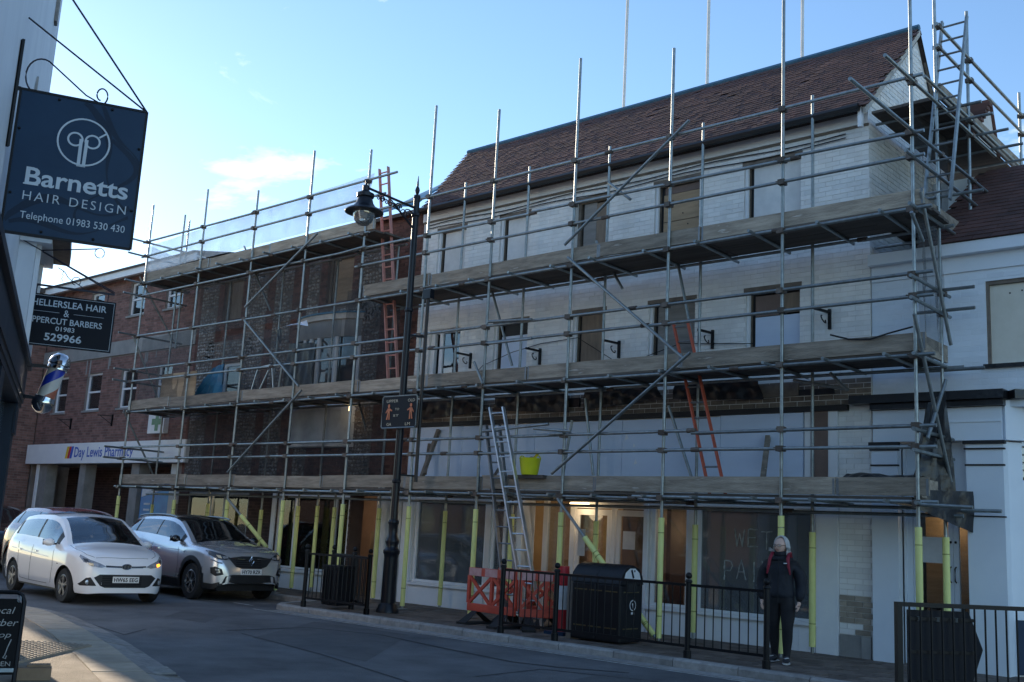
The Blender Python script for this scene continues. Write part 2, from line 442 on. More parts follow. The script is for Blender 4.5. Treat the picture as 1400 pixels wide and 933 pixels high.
def glass_mat(name, tint, refl=0.12, rough=0.02, dens=0.35):
    """pane: tinted see-through plus mirror reflection by angle"""
    m = bpy.data.materials.new(name); m.use_nodes = True
    n, l = m.node_tree.nodes, m.node_tree.links
    n.remove(n['Principled BSDF']); out = n['Material Output']
    tr = n.new('ShaderNodeBsdfTransparent'); tr.inputs['Color'].default_value = (*tint, 1)
    gl = n.new('ShaderNodeBsdfGlossy'); gl.inputs['Roughness'].default_value = rough
    gl.inputs['Color'].default_value = (0.9, 0.95, 1.0, 1)
    fr = n.new('ShaderNodeFresnel'); fr.inputs['IOR'].default_value = 1.5
    ad = n.new('ShaderNodeMath'); ad.operation = 'ADD'; ad.inputs[1].default_value = refl; ad.use_clamp = True
    mx = n.new('ShaderNodeMixShader')
    df = n.new('ShaderNodeBsdfDiffuse'); df.inputs['Color'].default_value = (0.30, 0.34, 0.37, 1)
    m2 = n.new('ShaderNodeMixShader'); m2.inputs[0].default_value = dens
    geo = n.new('ShaderNodeNewGeometry')
    no = n.new('ShaderNodeTexNoise'); no.inputs['Scale'].default_value = 1.3; no.inputs['Detail'].default_value = 3
    bp = n.new('ShaderNodeBump'); bp.inputs['Strength'].default_value = 0.06; bp.inputs['Distance'].default_value = 0.04
    l.new(geo.outputs['Position'], no.inputs['Vector']); l.new(no.outputs['Fac'], bp.inputs['Height'])
    l.new(bp.outputs['Normal'], gl.inputs['Normal'])
    l.new(fr.outputs[0], ad.inputs[0]); l.new(ad.outputs[0], mx.inputs[0])
    l.new(tr.outputs[0], m2.inputs[1]); l.new(df.outputs[0], m2.inputs[2])
    l.new(m2.outputs[0], mx.inputs[1]); l.new(gl.outputs[0], mx.inputs[2])
    l.new(mx.outputs[0], out.inputs['Surface'])
    M[name] = m
glass_mat('shop_glass', (0.85, 0.88, 0.90), 0.0, 0.02, 0.02)
glass_mat('dusty_glass', (0.74, 0.79, 0.82), 0.01, 0.03, 0.34)  # dust film thickened to put window brightness into the panes
glass_mat('house_glass', (0.45, 0.50, 0.54), 0.10, 0.02, 0.05)
glass_mat('car_glass', (0.32, 0.36, 0.38), 0.11, 0.01, 0.02)
glass_mat('globe_glass', (0.75, 0.74, 0.70), 0.10, 0.05, 0.35)

def net_mat(name, col, cover, sheer=False):
    """woven mesh or sheer sheet: part of the light passes"""
    m = bpy.data.materials.new(name); m.use_nodes = True
    n, l = m.node_tree.nodes, m.node_tree.links
    b = n['Principled BSDF']; b.inputs['Base Color'].default_value = (*col, 1); b.inputs['Roughness'].default_value = 0.45 if sheer else 0.8
    geo = n.new('ShaderNodeNewGeometry')
    no = n.new('ShaderNodeTexNoise'); no.inputs['Scale'].default_value = 2.2; no.inputs['Detail'].default_value = 5
    l.new(geo.outputs['Position'], no.inputs['Vector'])
    mr = n.new('ShaderNodeMapRange'); mr.inputs[1].default_value = 0.3; mr.inputs[2].default_value = 0.7
    mr.inputs[3].default_value = cover*0.75; mr.inputs[4].default_value = min(1.0, cover*1.25)
    l.new(no.outputs['Fac'], mr.inputs[0]); l.new(mr.outputs[0], b.inputs['Alpha'])
    M[name] = m
net_mat('net_dark', (0.016, 0.018, 0.024), 0.50)
net_mat('net_grey', (0.08, 0.085, 0.09), 0.35)
net_mat('sheer_white', (0.72, 0.75, 0.80), 0.48, True)
# ------------------------------------------------------------------ walls made of pieces
UNIT = {}
def unit_box(name, matname, x0, x1, y0, y1, z0, z1):
    key = (name, matname)
    if key not in UNIT:
        mb = MB().box(x0, x1, y0, y1, z0, z1)
        me = bpy.data.meshes.new(name); me.from_pydata(mb.v, [], mb.f); me.materials.append(M[matname])
        UNIT[key] = me
    return UNIT[key]

class Wall:
    """flat wall: origin O (outer face, lower left seen from outside), r along, n outward"""
    def __init__(s, O, r, L, H, depth=0.3, openings=(), clip=None):
        s.O = Vector(O); s.r = Vector(r).normalized(); s.n = Vector((s.r.y, -s.r.x, 0))
        s.L, s.H, s.depth, s.op, s.clip = L, H, depth, list(openings), clip
    def P(s, u, v, d=0.0):
        return s.O + s.r*u + s.n*d + Vector((0, 0, v))
    def panel(s, name, mat_, parent, v0=0.0):
        us = sorted({0.0, s.L} | {min(max(x, 0), s.L) for o in s.op for x in o[:2]})
        vs = sorted({v0, s.H} | {min(max(x, v0), s.H) for o in s.op for x in o[2:]})
        mb = MB()
        for a, b in zip(us, us[1:]):
            for c, d in zip(vs, vs[1:]):
                m, k = (a+b)/2, (c+d)/2
                if any(o[0] < m < o[1] and o[2] < k < o[3] for o in s.op): continue
                mb.obox(s.P(a, c, -s.depth), s.r*(b-a), s.n*s.depth, Vector((0, 0, d-c)))
        o = mb.build(name, mat_, parent)
        bm = bmesh.new(); bm.from_mesh(o.data)
        bmesh.ops.remove_doubles(bm, verts=bm.verts, dist=1e-4)
        seen = {}
        for f in bm.faces:
            seen.setdefault(tuple(round(x, 3) for x in f.calc_center_median()), []).append(f)
        dead = [f for g in seen.values() if len(g) > 1 for f in g]
        bmesh.ops.delete(bm, geom=dead, context='FACES')
        bm.to_mesh(o.data); bm.free()
        return o
    def courses(s, v0, v1, bw=0.215, bh=0.065, j=0.010, extra=()):
        out = []; row = 0; v = v0
        while v + bh <= v1 + 1e-6:
            u = -(bw/2 + j/2) if row % 2 else 0.0
            while u < s.L:
                a, b = max(u, 0), min(u + bw, s.L)
                spans = [(a, b)]
                for o in list(s.op) + list(extra):
                    if o[2] < v + bh - 0.003 and o[3] > v + 0.003:
                        ns = []
                        for p, q in spans:
                            if o[1] <= p or o[0] >= q: ns.append((p, q)); continue
                            if o[0] > p: ns.append((p, o[0]))
                            if o[1] < q: ns.append((o[1], q))
                        spans = ns
                for p, q in spans:
                    if q - p > 0.03 and (s.clip is None or (s.clip(p, v+bh) and s.clip(q, v+bh))): out.append((p, q, v, v+bh))
                u += bw + j
            v += bh + j; row += 1
        return out
    def bricks(s, rects, mat_, parent, proud=0.006, singles=0, near=None, stuffname='brickwork', piecename='brick', jit=0.003):
        rects = list(rects)
        if near is not None: rects.sort(key=lambda q: -near(q))
        one, rest = rects[:singles], rects[singles:]
        ang = math.atan2(s.r.y, s.r.x); off = wloc(parent)
        me = unit_box(piecename, mat_, -0.5, 0.5, -1.0, 1.0, -0.5, 0.5)
        for (a, b, c, d) in one:
            o = link(piecename, me, parent)
            o.location = s.P((a+b)/2, (c+d)/2, random.uniform(0, jit)) - off
            o.rotation_euler = (0, random.uniform(-.006, .006), ang)
            o.scale = (b-a, proud, d-c)
        mb = MB()
        for (a, b, c, d) in rest:
            e = proud + random.uniform(-jit, jit)
            mb.obox(s.P(a, c, -0.004), s.r*(b-a), s.n*(e+0.004), Vector((0, 0, d-c)))
        if rest:
            o = mb.build(stuffname, mat_, parent); o['kind'] = 'stuff'

def sash(parent, w, u0, u1, v0, v1, setback=0.07, glass='house_glass', fr=0.055, name='window', matf='white_plain', bars=1):
    """white framed sash window: frame, meeting rail, panes"""
    mb = MB()
    d0, d1 = -setback-0.06, -setback
    def bx(a, b, c, d, e0=d0, e1=d1): mb.obox(w.P(a, c, e0), w.r*(b-a), w.n*(e1-e0), Vector((0, 0, d-c)))
    bx(u0, u0+fr, v0, v1); bx(u1-fr, u1, v0, v1); bx(u0+fr, u1-fr, v0, v0+fr); bx(u0+fr, u1-fr, v1-fr, v1)
    h = (v0+v1)/2
    for k in range(bars): bx(u0+fr, u1-fr, h-0.025, h+0.025, d0, d1-0.008)
    f = mb.build(name, matf, parent)
    for c, d in ((v0+fr, h-0.025), (h+0.025, v1-fr)):
        p = MB(); p.obox(w.P(u0+fr, c, d0+0.02), w.r*(u1-u0-2*fr), w.n*0.008, Vector((0, 0, d-c)))
        p.build('pane', glass, f)
    k = MB(); k.obox(w.P(u0-0.04, v0-0.06, -0.1), w.r*(u1-u0+0.08), w.n*0.15, Vector((0, 0, 0.057)))
    k.build('sill', 'stone_band', f)
    # grey panel added to stand for the dark room behind
    q = MB(); q.obox(w.P(u0-0.02, v0-0.02, d0-0.35), w.r*(u1-u0+0.04), w.n*0.02, Vector((0, 0, v1-v0+0.04)))
    q.build('curtain', 'interior_grey', f)
    return f

# ------------------------------------------------------------------ ground, road, pavements
tag(MB().box(-250, 250, -250, 250, -0.6, -0.15).build('ground', 'ground'), 'flat ground stretching out around the street', None, kind='structure')
tag(MB().box(-60, 30, -12, 60, -0.3, -0.1).build('road', 'asphalt'), 'dark grey worn asphalt road', None, kind='structure')
ROAD = bpy.data.objects['road']
# tar seams and patches worn into the asphalt
def ribbon(pts, w, z, name, mat_, parent):
    mb = MB()
    for a, b in zip(pts, pts[1:]):
        a, b = Vector((a[0], a[1], z)), Vector((b[0], b[1], z))
        d = (b-a).normalized(); c = Vector((-d.y, d.x, 0))*w/2
        mb.add([a-c, a+c, b+c, b-c], [(0, 1, 2, 3)])
    return mb.build(name, mat_, parent)
for pts_px, wd in ((((310, 862), (420, 858), (520, 868), (600, 885), (700, 905), (760, 912), (860, 920)), 0.06), (((560, 933), (440, 895), (330, 866)), 0.03), (((120, 852), (170, 868), (200, 860)), 0.025), (((650, 925), (740, 915), (900, 932)), 0.03)):
    ribbon([(p.x, p.y) for p in (gz(x, y, -0.096) for x, y in pts_px)], wd, -0.096, 'tar_seam', 'asphalt_patch', ROAD)
for quad in (((430, 850), (560, 868), (500, 905), (345, 872)), ((820, 922), (900, 931), (860, 945), (760, 935)), ((250, 835), (300, 842), (280, 852), (225, 843))):
    q = [gz(x, y, -0.0975) for x, y in quad]
    MB().add(q, [(0, 1, 2, 3)]).build('asphalt_repair', 'asphalt_repair', ROAD)
# painted parking bay dashes along the far kerb
for (x, y, x2, y2) in ((250, 817, 300, 823), (320, 824, 345, 828)):
    a, b = gz(x, y, -0.096), gz(x2, y2, -0.096)
    ribbon([(a.x, a.y), (b.x, b.y)], 0.07, -0.0955, 'road_marking', 'road_paint', ROAD)
ribbon([(-15.6, 11.0), (-6.5, 11.02), (-2, 11.02)], 0.06, -0.0955, 'road_marking', 'road_paint', ROAD)

KY = 11.38
BAYY, BX0, BX1 = 12.78, -16.35, -15.45
KL = [Vector((-45, BAYY, 0)), Vector((BX0, BAYY, 0)), Vector((BX0+.3, BAYY-.25, 0)), Vector((BX1-.25, KY+.25, 0)), Vector((BX1, KY, 0)), Vector((8, KY, 0))]
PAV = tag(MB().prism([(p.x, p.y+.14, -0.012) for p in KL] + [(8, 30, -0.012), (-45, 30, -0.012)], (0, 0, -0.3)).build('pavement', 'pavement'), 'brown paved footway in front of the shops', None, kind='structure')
# pavers near the shops, laid in rows
pv = []
for i, yy in enumerate(np.arange(KY+0.16, 14.2, 0.215)):
    x = -24.0 - (i % 2)*0.11
    while x < -3.0:
        
        if yy > BAYY+.15 or x > BX1+.1: pv.append((x, yy))
        x += 0.222
pv.sort(key=lambda q: q[0]**2 + q[1]**2)
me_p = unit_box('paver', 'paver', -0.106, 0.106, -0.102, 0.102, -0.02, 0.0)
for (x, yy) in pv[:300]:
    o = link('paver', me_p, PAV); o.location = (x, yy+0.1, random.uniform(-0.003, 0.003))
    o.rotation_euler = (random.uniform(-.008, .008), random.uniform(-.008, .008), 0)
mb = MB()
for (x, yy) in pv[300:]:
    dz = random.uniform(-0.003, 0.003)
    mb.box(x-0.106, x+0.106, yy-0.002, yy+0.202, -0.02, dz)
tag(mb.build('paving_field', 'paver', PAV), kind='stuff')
# kerb stones of the far pavement, following the parking bay
for A_, B_ in zip(KL, KL[1:]):
    d_ = (B_-A_).normalized(); n2 = Vector((-d_.y, d_.x, 0)); L_ = (B_-A_).length; t = 14.0 if L_ > 26 else 0.0
    cnt = max(1, int(round((L_-t)/0.9))); st = (L_-t)/cnt
    for k in range(cnt):
        P_ = A_ + d_*(t+k*st+.006); Q_ = A_ + d_*(t+(k+1)*st-.006); j = random.uniform(-0.005, 0.005)
        prof = [(0, -.25), (0, -.022+j), (.025, .002+j), (.145, .004+j), (.145, -.25)]
        MB().prism([P_ + n2*a_ + Vector((0, 0, z_)) for a_, z_ in prof], Q_-P_).build('kerb_stone', 'granite', PAV)
# pale gutter channel of setts
x = -15.3
while x < 4:
    L = random.uniform(0.5, 0.7)
    MB().box(x, x+L, KY-0.27, KY-0.012, -0.2, -0.094+random.uniform(-.002, .002)).build('gutter_stone', 'granite', PAV)
    x += L+0.012

# pavement on the camera's side, with its lowered kerb
kout = [gz(x, y, -0.07) for x, y in ((26, 829), (60, 833), (100, 843), (150, 866), (200, 895), (240, 923))]
d_ = (kout[-1]-kout[-2]).normalized()
kout += [kout[-1] + d_*2.0, kout[-1] + d_*6.0 + Vector((0, -1.2, 0)), kout[-1] + d_*12 + Vector((2, -4.5, 0))]
first = kout[0] - kout[1]
kout = [kout[0] + first.normalized()*3.0 + Vector((0, -0.9, 0)), ] + kout
def off_line(pts, w):
    out = []
    for i, p in enumerate(pts):
        d = (pts[min(i+1, len(pts)-1)] - pts[max(i-1, 0)]).normalized()
        out.append(p + Vector((d.y, -d.x, 0))*w)
    return out
side = -1 if off_line(kout, 1.0)[3].length > kout[3].length else 1
kin = off_line(kout, 0.34*side)
poly = [Vector((p.x, p.y, -0.004)) for p in kin]
mb = MB(); n_ = len(poly)
back = [Vector((12, -12, -0.004)), Vector((-30, -12, -0.004)), Vector((-30, 2, -0.004))]
mb.prism(poly + back, (0, 0, -0.25))
NPAV = tag(mb.build('near_pavement', 'near_pavement'), 'worn asphalt footway at the near corner', None, kind='structure')
def resample(pts, step):
    out = [pts[0]]; acc = 0
    for a, b in zip(pts, pts[1:]):
        L = (b-a).length; t = step - acc
        while t <= L:
            out.append(a + (b-a)*(t/L)); t += step
        acc = L - (t - step)
    return out
kk = resample(kout, 0.62)
ki = off_line(kk, 0.12*side); ki2 = off_line(kk, 0.33*side); ki3 = off_line(kk, 0.78*side)
for i in range(min(len(kk)-1, 40)):
    g = 0.012
    def quadstone(A, B, C, D, zt, zb, name, mt, zin=None):
        A, B, C, D = (Vector(q) for q in (A, B, C, D))
        u = (B-A).normalized()*g; u2 = (C-D).normalized()*g
        A, B, D, C = A+u, B-u, D+u2, C-u2
        zin = zt if zin is None else zin
        vs = [Vector((q.x, q.y, zb)) for q in (A, B, C, D)] + [Vector((A.x, A.y, zt)), Vector((B.x, B.y, zt)), Vector((C.x, C.y, zin)), Vector((D.x, D.y, zin))]
        MB().add(vs, [(0, 3, 2, 1), (4, 5, 6, 7), (0, 1, 5, 4), (1, 2, 6, 5), (2, 3, 7, 6), (3, 0, 4, 7)]).build(name, mt, NPAV)
    j = random.uniform(-.005, .005)
    quadstone(kk[i], kk[i+1], ki[i+1], ki[i], -0.062+j, -0.3, 'kerb_stone', 'near_granite', -0.05+j)
    quadstone(ki[i], ki[i+1], ki2[i+1], ki2[i], -0.052+j, -0.3, 'gutter_stone', 'near_granite', -0.012+j)
    if i < 26: quadstone(ki2[i], ki2[i+1], ki3[i+1], ki3[i], -0.001, -0.1, 'paving_slab', 'slab', 0.002+j*0.6)
# tactile paving slabs with raised blisters
ta, tb, tc, td = (gz(x, y, 0.014) for x, y in ((26, 876), (92, 880), (128, 905), (26, 905)))
eu = (tb-ta).normalized()
ev = Vector((-eu.y, eu.x, 0)); ev = ev if ev.dot(tc-tb) > 0 else -ev
Lu = (tb-ta).length; Lv = abs((td-ta).dot(ev))
du, dv = 0.4, 0.4
for i in range(0, int(Lu/du)+1):
    for j in range(int(Lv/dv)+1):
        o_ = ta + eu*(i*du) + ev*(j*dv)
        mb = MB(); mb.obox(o_ + Vector((0, 0, -0.02)), eu*(du-0.008), ev*(dv-0.008), Vector((0, 0, 0.024)))
        s_ = mb.build('tactile_slab', 'tactile', NPAV)
        mb = MB()
        for a in range(6):
            for b in range(6):
                c = o_ + eu*(0.033+a*0.066) + ev*(0.033+b*0.066)
                mb.lathe((c.x, c.y, o_.z+.004), [(0.0185, 0), (0.016, 0.006), (0.008, 0.0085)], 6)
        tag(mb.build('blister', 'tactile', s_), kind='stuff')
# iron drain in the near gutter
dr = gz(222, 922, -0.06); dd = (kout[-4]-kout[-5]).normalized(); dn = Vector((-dd.y, dd.x, 0))
mb = MB(); mb.obox(dr - dd*0.3 - dn*0.16 + Vector((0, 0, 0.005)), dd*0.5, dn*0.26, Vector((0, 0, 0.015)))
DRN = tag(mb.build('drain_grate', 'drain_iron'), 'iron drain grate in the gutter of the near kerb', 'drain')
for k in range(7):
    mb = MB(); mb.obox(dr - dd*(0.28-k*0.068) - dn*0.15 + Vector((0, 0, 0.02)), dd*0.03, dn*0.24, Vector((0, 0, 0.014)))
    mb.build('bar', 'granite', DRN)

# ------------------------------------------------------------------ white painted building behind the scaffold
YW = 14.2
WB = thing('white_building', 'white painted brick building with brown tiled roof behind the scaffolding', 'building', (-10.7, 15.5, 0))
XL, XR = -15.42, -5.98
TOPW = [(-14.98, -14.19), (-13.27, -12.53), (-11.43, -10.71), (-9.72, -8.84), (-8.02, -7.05)]
MIDW = [(-15.04, -14.18), (-13.28, -12.44), (-11.38, -10.68), (-9.77, -8.88), (-7.97, -7.06)]
ZT, ZM = (6.12, 7.39), (4.18, 5.32)
GROUND_OP = [(-15.12, -13.22, 0.42, 1.98), (-13.1, -12.45, 0.42, 1.98), (-12.32, -9.75, 0.0, 2.02), (-9.62, -8.92, 0.42, 1.98), (-8.78, -6.82, 0.40, 1.98)]
ops = [(a-XL, b-XL, *ZT) for a, b in TOPW] + [(a-XL, b-XL, *ZM) for a, b in MIDW] + [(a-XL, b-XL, c, d) for a, b, c, d in GROUND_OP]
W1 = Wall((XL, YW, 0), (1, 0, 0), XR-XL, 7.86, 0.32, ops)
wall1 = W1.panel('wall', 'white_mortar', WB)
nearf = lambda q: -((W1.O.x+q[0])**2 + (q[2]-1.4)**2)
up = [r for r in W1.courses(3.92, 7.60)]
W1.bricks(up, 'white_brick', wall1, 0.005, 300, nearf)
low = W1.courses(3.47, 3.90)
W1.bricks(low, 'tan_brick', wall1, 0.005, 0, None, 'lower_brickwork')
# bare brick pier at the right end, paint flaking off
W1b = Wall((-6.45, YW, 0), (1, 0, 0), 0.465, 2.4, 0.05)
rr = W1b.courses(0.30, 3.40)
W1b.bricks([q for q in rr if q[2] < 0.78 and (q[0] > 0.12 or q[2] > .42)], 'bare_brick', wall1, 0.012, 60, lambda q: 0, 'pier', 'pier_brick')
W1b.bricks([q for q in rr if not (q[2] < 0.78 and (q[0] > 0.12 or q[2] > .42))], 'white_brick', wall1, 0.008, 0, None, 'pier_brickwork')
MB().box(-6.44, -6.0, YW-0.03, YW-0.002, 0.0, 0.29).build('plinth', 'concrete', WB)
MB().box(-6.13, -6.0, YW-0.045, YW-0.032, 0.0, 0.29).build('plinth_patch', 'stone_band', WB)

def wpanel(parent, X0, X1, z0, z1, y, mt, name='board', t=0.018):
    return MB().box(X0, X1, y, y+t, z0, z1).build(name, mt, parent)
def boarded(parent, X0, X1, z0, z1, boards, dark_side=True, head='frame_wood'):
    """boarded-up window opening in the white wall: frame, head, boards [(x0,x1,z0,z1 as fractions), material]"""
    f = MB().box(X0, X0+0.06, YW+0.08, YW+0.16, z0, z1).box(X1-0.04, X1, YW+0.08, YW+0.16, z0, z1).box(X0+0.06, X1-0.04, YW+0.08, YW+0.16, z1-0.06, z1).build('window', head, parent)
    MB().box(X0-0.03, X1+0.03, YW-0.012, YW+0.075, z1-0.03, z1+0.035).build('head', head, f)
    if dark_side:
        MB().box(X0+0.064, X0+0.12, YW+0.13, YW+0.14, z0, z1-0.064).build('gap', 'dark_void', f)
        MB().box(X0+0.004, X0+0.05, YW+0.03, YW+0.078, z0, z1-0.05).build('lining', 'white_plain', f)
    for (a, b, c, d), mt in boards:
        W_, H_ = X1-X0-0.165, z1-z0-0.06
        wpanel(f, X0+0.12+a*W_, X0+0.12+b*W_, z0+c*H_, z0+d*H_, YW+0.10, mt)
    MB().box(X0-0.02, X1+0.02, YW+0.2, YW+0.3, z0-0.02, z1+0.02).build('void', 'dark_void', f)
    return f
ZA, ZB = ZT
boarded(WB, *TOPW[0], ZA, ZB, [((0, 1, 0, 1), 'board_white')])
boarded(WB, *TOPW[1], ZA, ZB, [((0, 1, 0, 1), 'board_white')])
boarded(WB, *TOPW[2], ZA, ZB, [((0, .5, 0, .995), 'board_grey'), ((.51, 1, 0, .98), 'plywood_dark')], False)
w = boarded(WB, *TOPW[3], ZA, ZB, [((0, 1, 0, 0.48), 'plywood'), ((0, 1, .49, .88), 'plywood')])
wpanel(w, TOPW[3][0]+0.13, TOPW[3][1]-0.05, ZA+1.08, ZB-0.07, YW+0.12, 'panel_brown')
for dx, dz in ((.22, .55), (.6, .5), (.7, .9), (.3, .95), (.5, .7)):
    MB().lathe((TOPW[3][0]+dx, YW+0.094, ZA+dz), [(0.013, 0), (0.013, 0.004)], 8, 'Y').build('screw', 'dark_void', w)
boarded(WB, *TOPW[4], ZA, ZB, [((0, 1, 0, 1), 'board_white')])
ZA, ZB = ZM
# open window, white frame, dark room
f = MB().box(MIDW[0][0], MIDW[0][0]+0.1, YW+0.06, YW+0.14, ZA, ZB).box(MIDW[0][0]+0.22, MIDW[0][0]+0.31, YW+0.08, YW+0.15, ZA, ZB-0.07).box(MIDW[0][1]-0.05, MIDW[0][1], YW+0.08, YW+0.16, ZA, ZB).box(MIDW[0][0]+0.1, MIDW[0][1]-0.05, YW+0.06, YW+0.14, ZB-0.07, ZB).build('window', 'white_plain', WB)
MB().box(MIDW[0][0]-.02, MIDW[0][1]+.02, YW+0.22, YW+0.31, ZA-.02, ZB+.02).build('void', 'dark_void', f)
MB().box(MIDW[0][0]+.312, MIDW[0][1]-.052, YW+0.11, YW+0.115, ZA, ZB-.072).build('pane', 'house_glass', f)
boarded(WB, *MIDW[1], ZA, ZB, [((0, 1, 0, .80), 'hoarding'), ((.1, 1, .81, 1), 'dark_void')])
boarded(WB, *MIDW[2], ZA, ZB, [((0, 1, 0, 1), 'plywood_dark')])
boarded(WB, *MIDW[3], ZA, ZB, [((0, 1, 0, 1), 'board_grey')])
w = boarded(WB, *MIDW[4], ZA, ZB, [((0, 1, 0, .66), 'hoarding'), ((0, .62, .67, .97), 'panel_brown'), ((.63, 1, .69, .97), 'plywood_dark')])
# string of cable under the eaves, dark timber strip
mb = MB()
MB().box(XL, XR+0.01, YW-0.045, YW-0.008, 7.62, 7.85).build('fascia_board', 'white_plain', WB)
MB().box(XL, XR+0.01, YW-0.03, YW-0.012, 7.585, 7.617).build('eaves_strip', 'frame_wood', WB)
# hoarding where the shop signs were, ledge above
hx = [-15.36, -13.9, -12.1, -10.2, -8.35, -6.98]
for a, b in zip(hx, hx[1:]):
    MB().box(a+0.004, b-0.004, YW-0.05, YW-0.012, 2.30, 3.36+random.uniform(-.01, .01)).build('hoarding_panel', 'hoarding', WB)
MB().box(-6.96, -6.86, YW-0.045, YW-0.01, 2.25, 3.38).build('trim', 'white_plain', WB)
MB().box(-6.86, -6.60, YW-0.06, YW-0.01, 2.25, 3.38).build('panel', 'panel_brown', WB)
MB().box(-6.60, -6.46, YW-0.045, YW-0.01, 2.25, 3.38).build('trim', 'white_plain', WB)
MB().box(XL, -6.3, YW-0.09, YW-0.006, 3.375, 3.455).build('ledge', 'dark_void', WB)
for k in range(9):
    a = random.uniform(XL, -7.0); L = random.uniform(.2, .8)
    MB().box(a, a+L, YW-0.03-random.uniform(0, .03), YW-0.006, 3.62, 3.62+random.uniform(.08, .2)).build('old_timber', 'black_sheet' if k % 2 else 'frame_wood', WB)
# thin printed streaks and torn paper on the hoarding
for X, z, s_ in ((-9.95, 2.62, .1), (-10.15, 3.02, .12), (-9.98, 2.9, .07), (-12.9, 2.7, .06)):
    MB().add([(X, YW-0.054, z), (X+s_*.7, YW-0.054, z+s_*.2), (X+s_*.3, YW-0.057, z+s_)], [(0, 1, 2)]).build('torn_paper', 'white_plain', WB)

# roof of the white building: skewed left verge, ridge, tiles
EV, EZ, RY_, RZ_ = 13.93, 7.80, 16.16, 9.93
sl = Vector((0, RY_-EV, RZ_-EZ)); slen = sl.length; sdir = sl.normalized(); snorm = Vector((0, -sdir.z, sdir.y))
xl_at = lambda t: -15.30 - 0.95*t
rv = [(-15.30, EV, EZ), (XR+0.06, EV, EZ), (XR+0.06, RY_, RZ_), (-16.25, RY_, RZ_)]
mb = MB().prism([Vector(p) - snorm*0.03 for p in rv], -snorm*0.08)
# rear slope
mb.prism([(-16.25, RY_, RZ_-0.05), (XR+0.06, RY_, RZ_-0.05), (XR+0.06, 17.7, 7.45), (-17, 17.7, 7.45)], (0, 0, -0.08))
roof1 = mb.build('roof', 'roof_underlay', WB)
tiles = []
gauge = 0.098; rows = int(slen/gauge)
for i in range(rows):
    t = (i+0.5)/rows; x = xl_at(t) + (0.083 if i % 2 else 0)
    while x < XR-0.02:
        tiles.append((x, i)); x += 0.166
me_t = unit_box('roof_tile', 'roof_tile', -0.081, 0.081, -0.085, 0.085, 0.0, 0.013)
ang = math.atan2(sdir.z, sdir.y)
tiles.sort(key=lambda q: (q[0]+0)**2 + 0.25*q[1])
off = wloc(roof1)
for (x, i) in tiles[:300]:
    o = link('roof_tile', me_t, roof1)
    o.location = Vector((x+0.083, EV, EZ)) + sdir*((i+0.5)*gauge) + snorm*(0.006+random.uniform(0, .003)) - off
    o.rotation_euler = (ang-0.075+random.uniform(-.02, .02), random.uniform(-.02, .02), random.uniform(-.01, .01))
mb = MB()
for (x, i) in tiles[300:]:
    c = Vector((x+0.002, EV, EZ)) + sdir*((i+0.5)*gauge-0.085) + snorm*(0.014+random.uniform(0, .006))
    sk = Vector((0, 0, 1))*random.uniform(-.003, .003)
    dn_ = (sdir*0.17 - snorm*0.013)
    if random.random() < 0.012: continue
    mb.obox(c - snorm*0.008, Vector((0.162, 0, random.uniform(-.003, .003))), dn_, snorm*0.012)
tag(mb.build('tiling', 'roof_tile', roof1), kind='stuff')
MB().path([(-16.25, RY_, RZ_+0.02), (-11, RY_, RZ_+0.015), (XR+0.05, RY_, RZ_+0.02)], 0.055, 6).build('ridge', 'ridge_blue', roof1)
MB().tube((-15.35, EV-0.03, EZ-0.02), (XR-0.02, EV-0.03, EZ-0.02), 0.062, 8).build('gutter', 'black_gutter', roof1)
MB().box(XR-0.06, XR-0.0, EV+0.02, EV+0.09, 7.5, 7.80).build('downpipe', 'white_plain', roof1)
# gable wall
gslope = lambda Y: (RZ_-0.06 - (RY_-Y)*(RZ_-EZ)/(RY_-EV)) if Y < RY_ else RZ_-0.06-(Y-RY_)*1.62
G1 = Wall((XR, YW, 0), (0, 1, 0), 3.4, 10, 0.3, [], clip=lambda u, v: v < gslope(YW+u)-0.02)
mb = MB()
ys = [YW+0.004, RY_, 17.6]
poly = [(XR-0.004, YW+0.004, 0.0), (XR-0.004, 17.6, 0.0), (XR-0.004, 17.6, gslope(17.6)), (XR-0.004, RY_, gslope(RY_)), (XR-0.004, YW+0.004, gslope(YW))]
mb.prism(poly, (-0.25, 0, 0))
gab = mb.build('gable', 'white_mortar', WB)
G1.bricks(G1.courses(5.3, 9.9), 'white_brick', gab, 0.005, 0, None, 'gable_brickwork')
MB().prism([(XR+0.02, EV, EZ-0.03), (XR+0.02, RY_, RZ_-0.03), (XR+0.02, RY_, RZ_-0.13), (XR+0.02, EV+0.03, EZ-0.12)], (0.045, 0, 0)).build('verge', 'verge_mortar', roof1)
MB().prism([(XR+0.02, RY_, RZ_-0.03), (XR+0.02, 17.6, gslope(17.6)+.03), (XR+0.02, 17.6, gslope(17.6)-.06), (XR+0.02, RY_, RZ_-0.12)], (0.04, 0, 0)).build('verge', 'frame_wood', roof1)
# back and far side so the building is closed
MB().box(-17, XR-0.3, 17.5, 17.6, 0, 7.5).build('back_wall', 'white_mortar', WB)

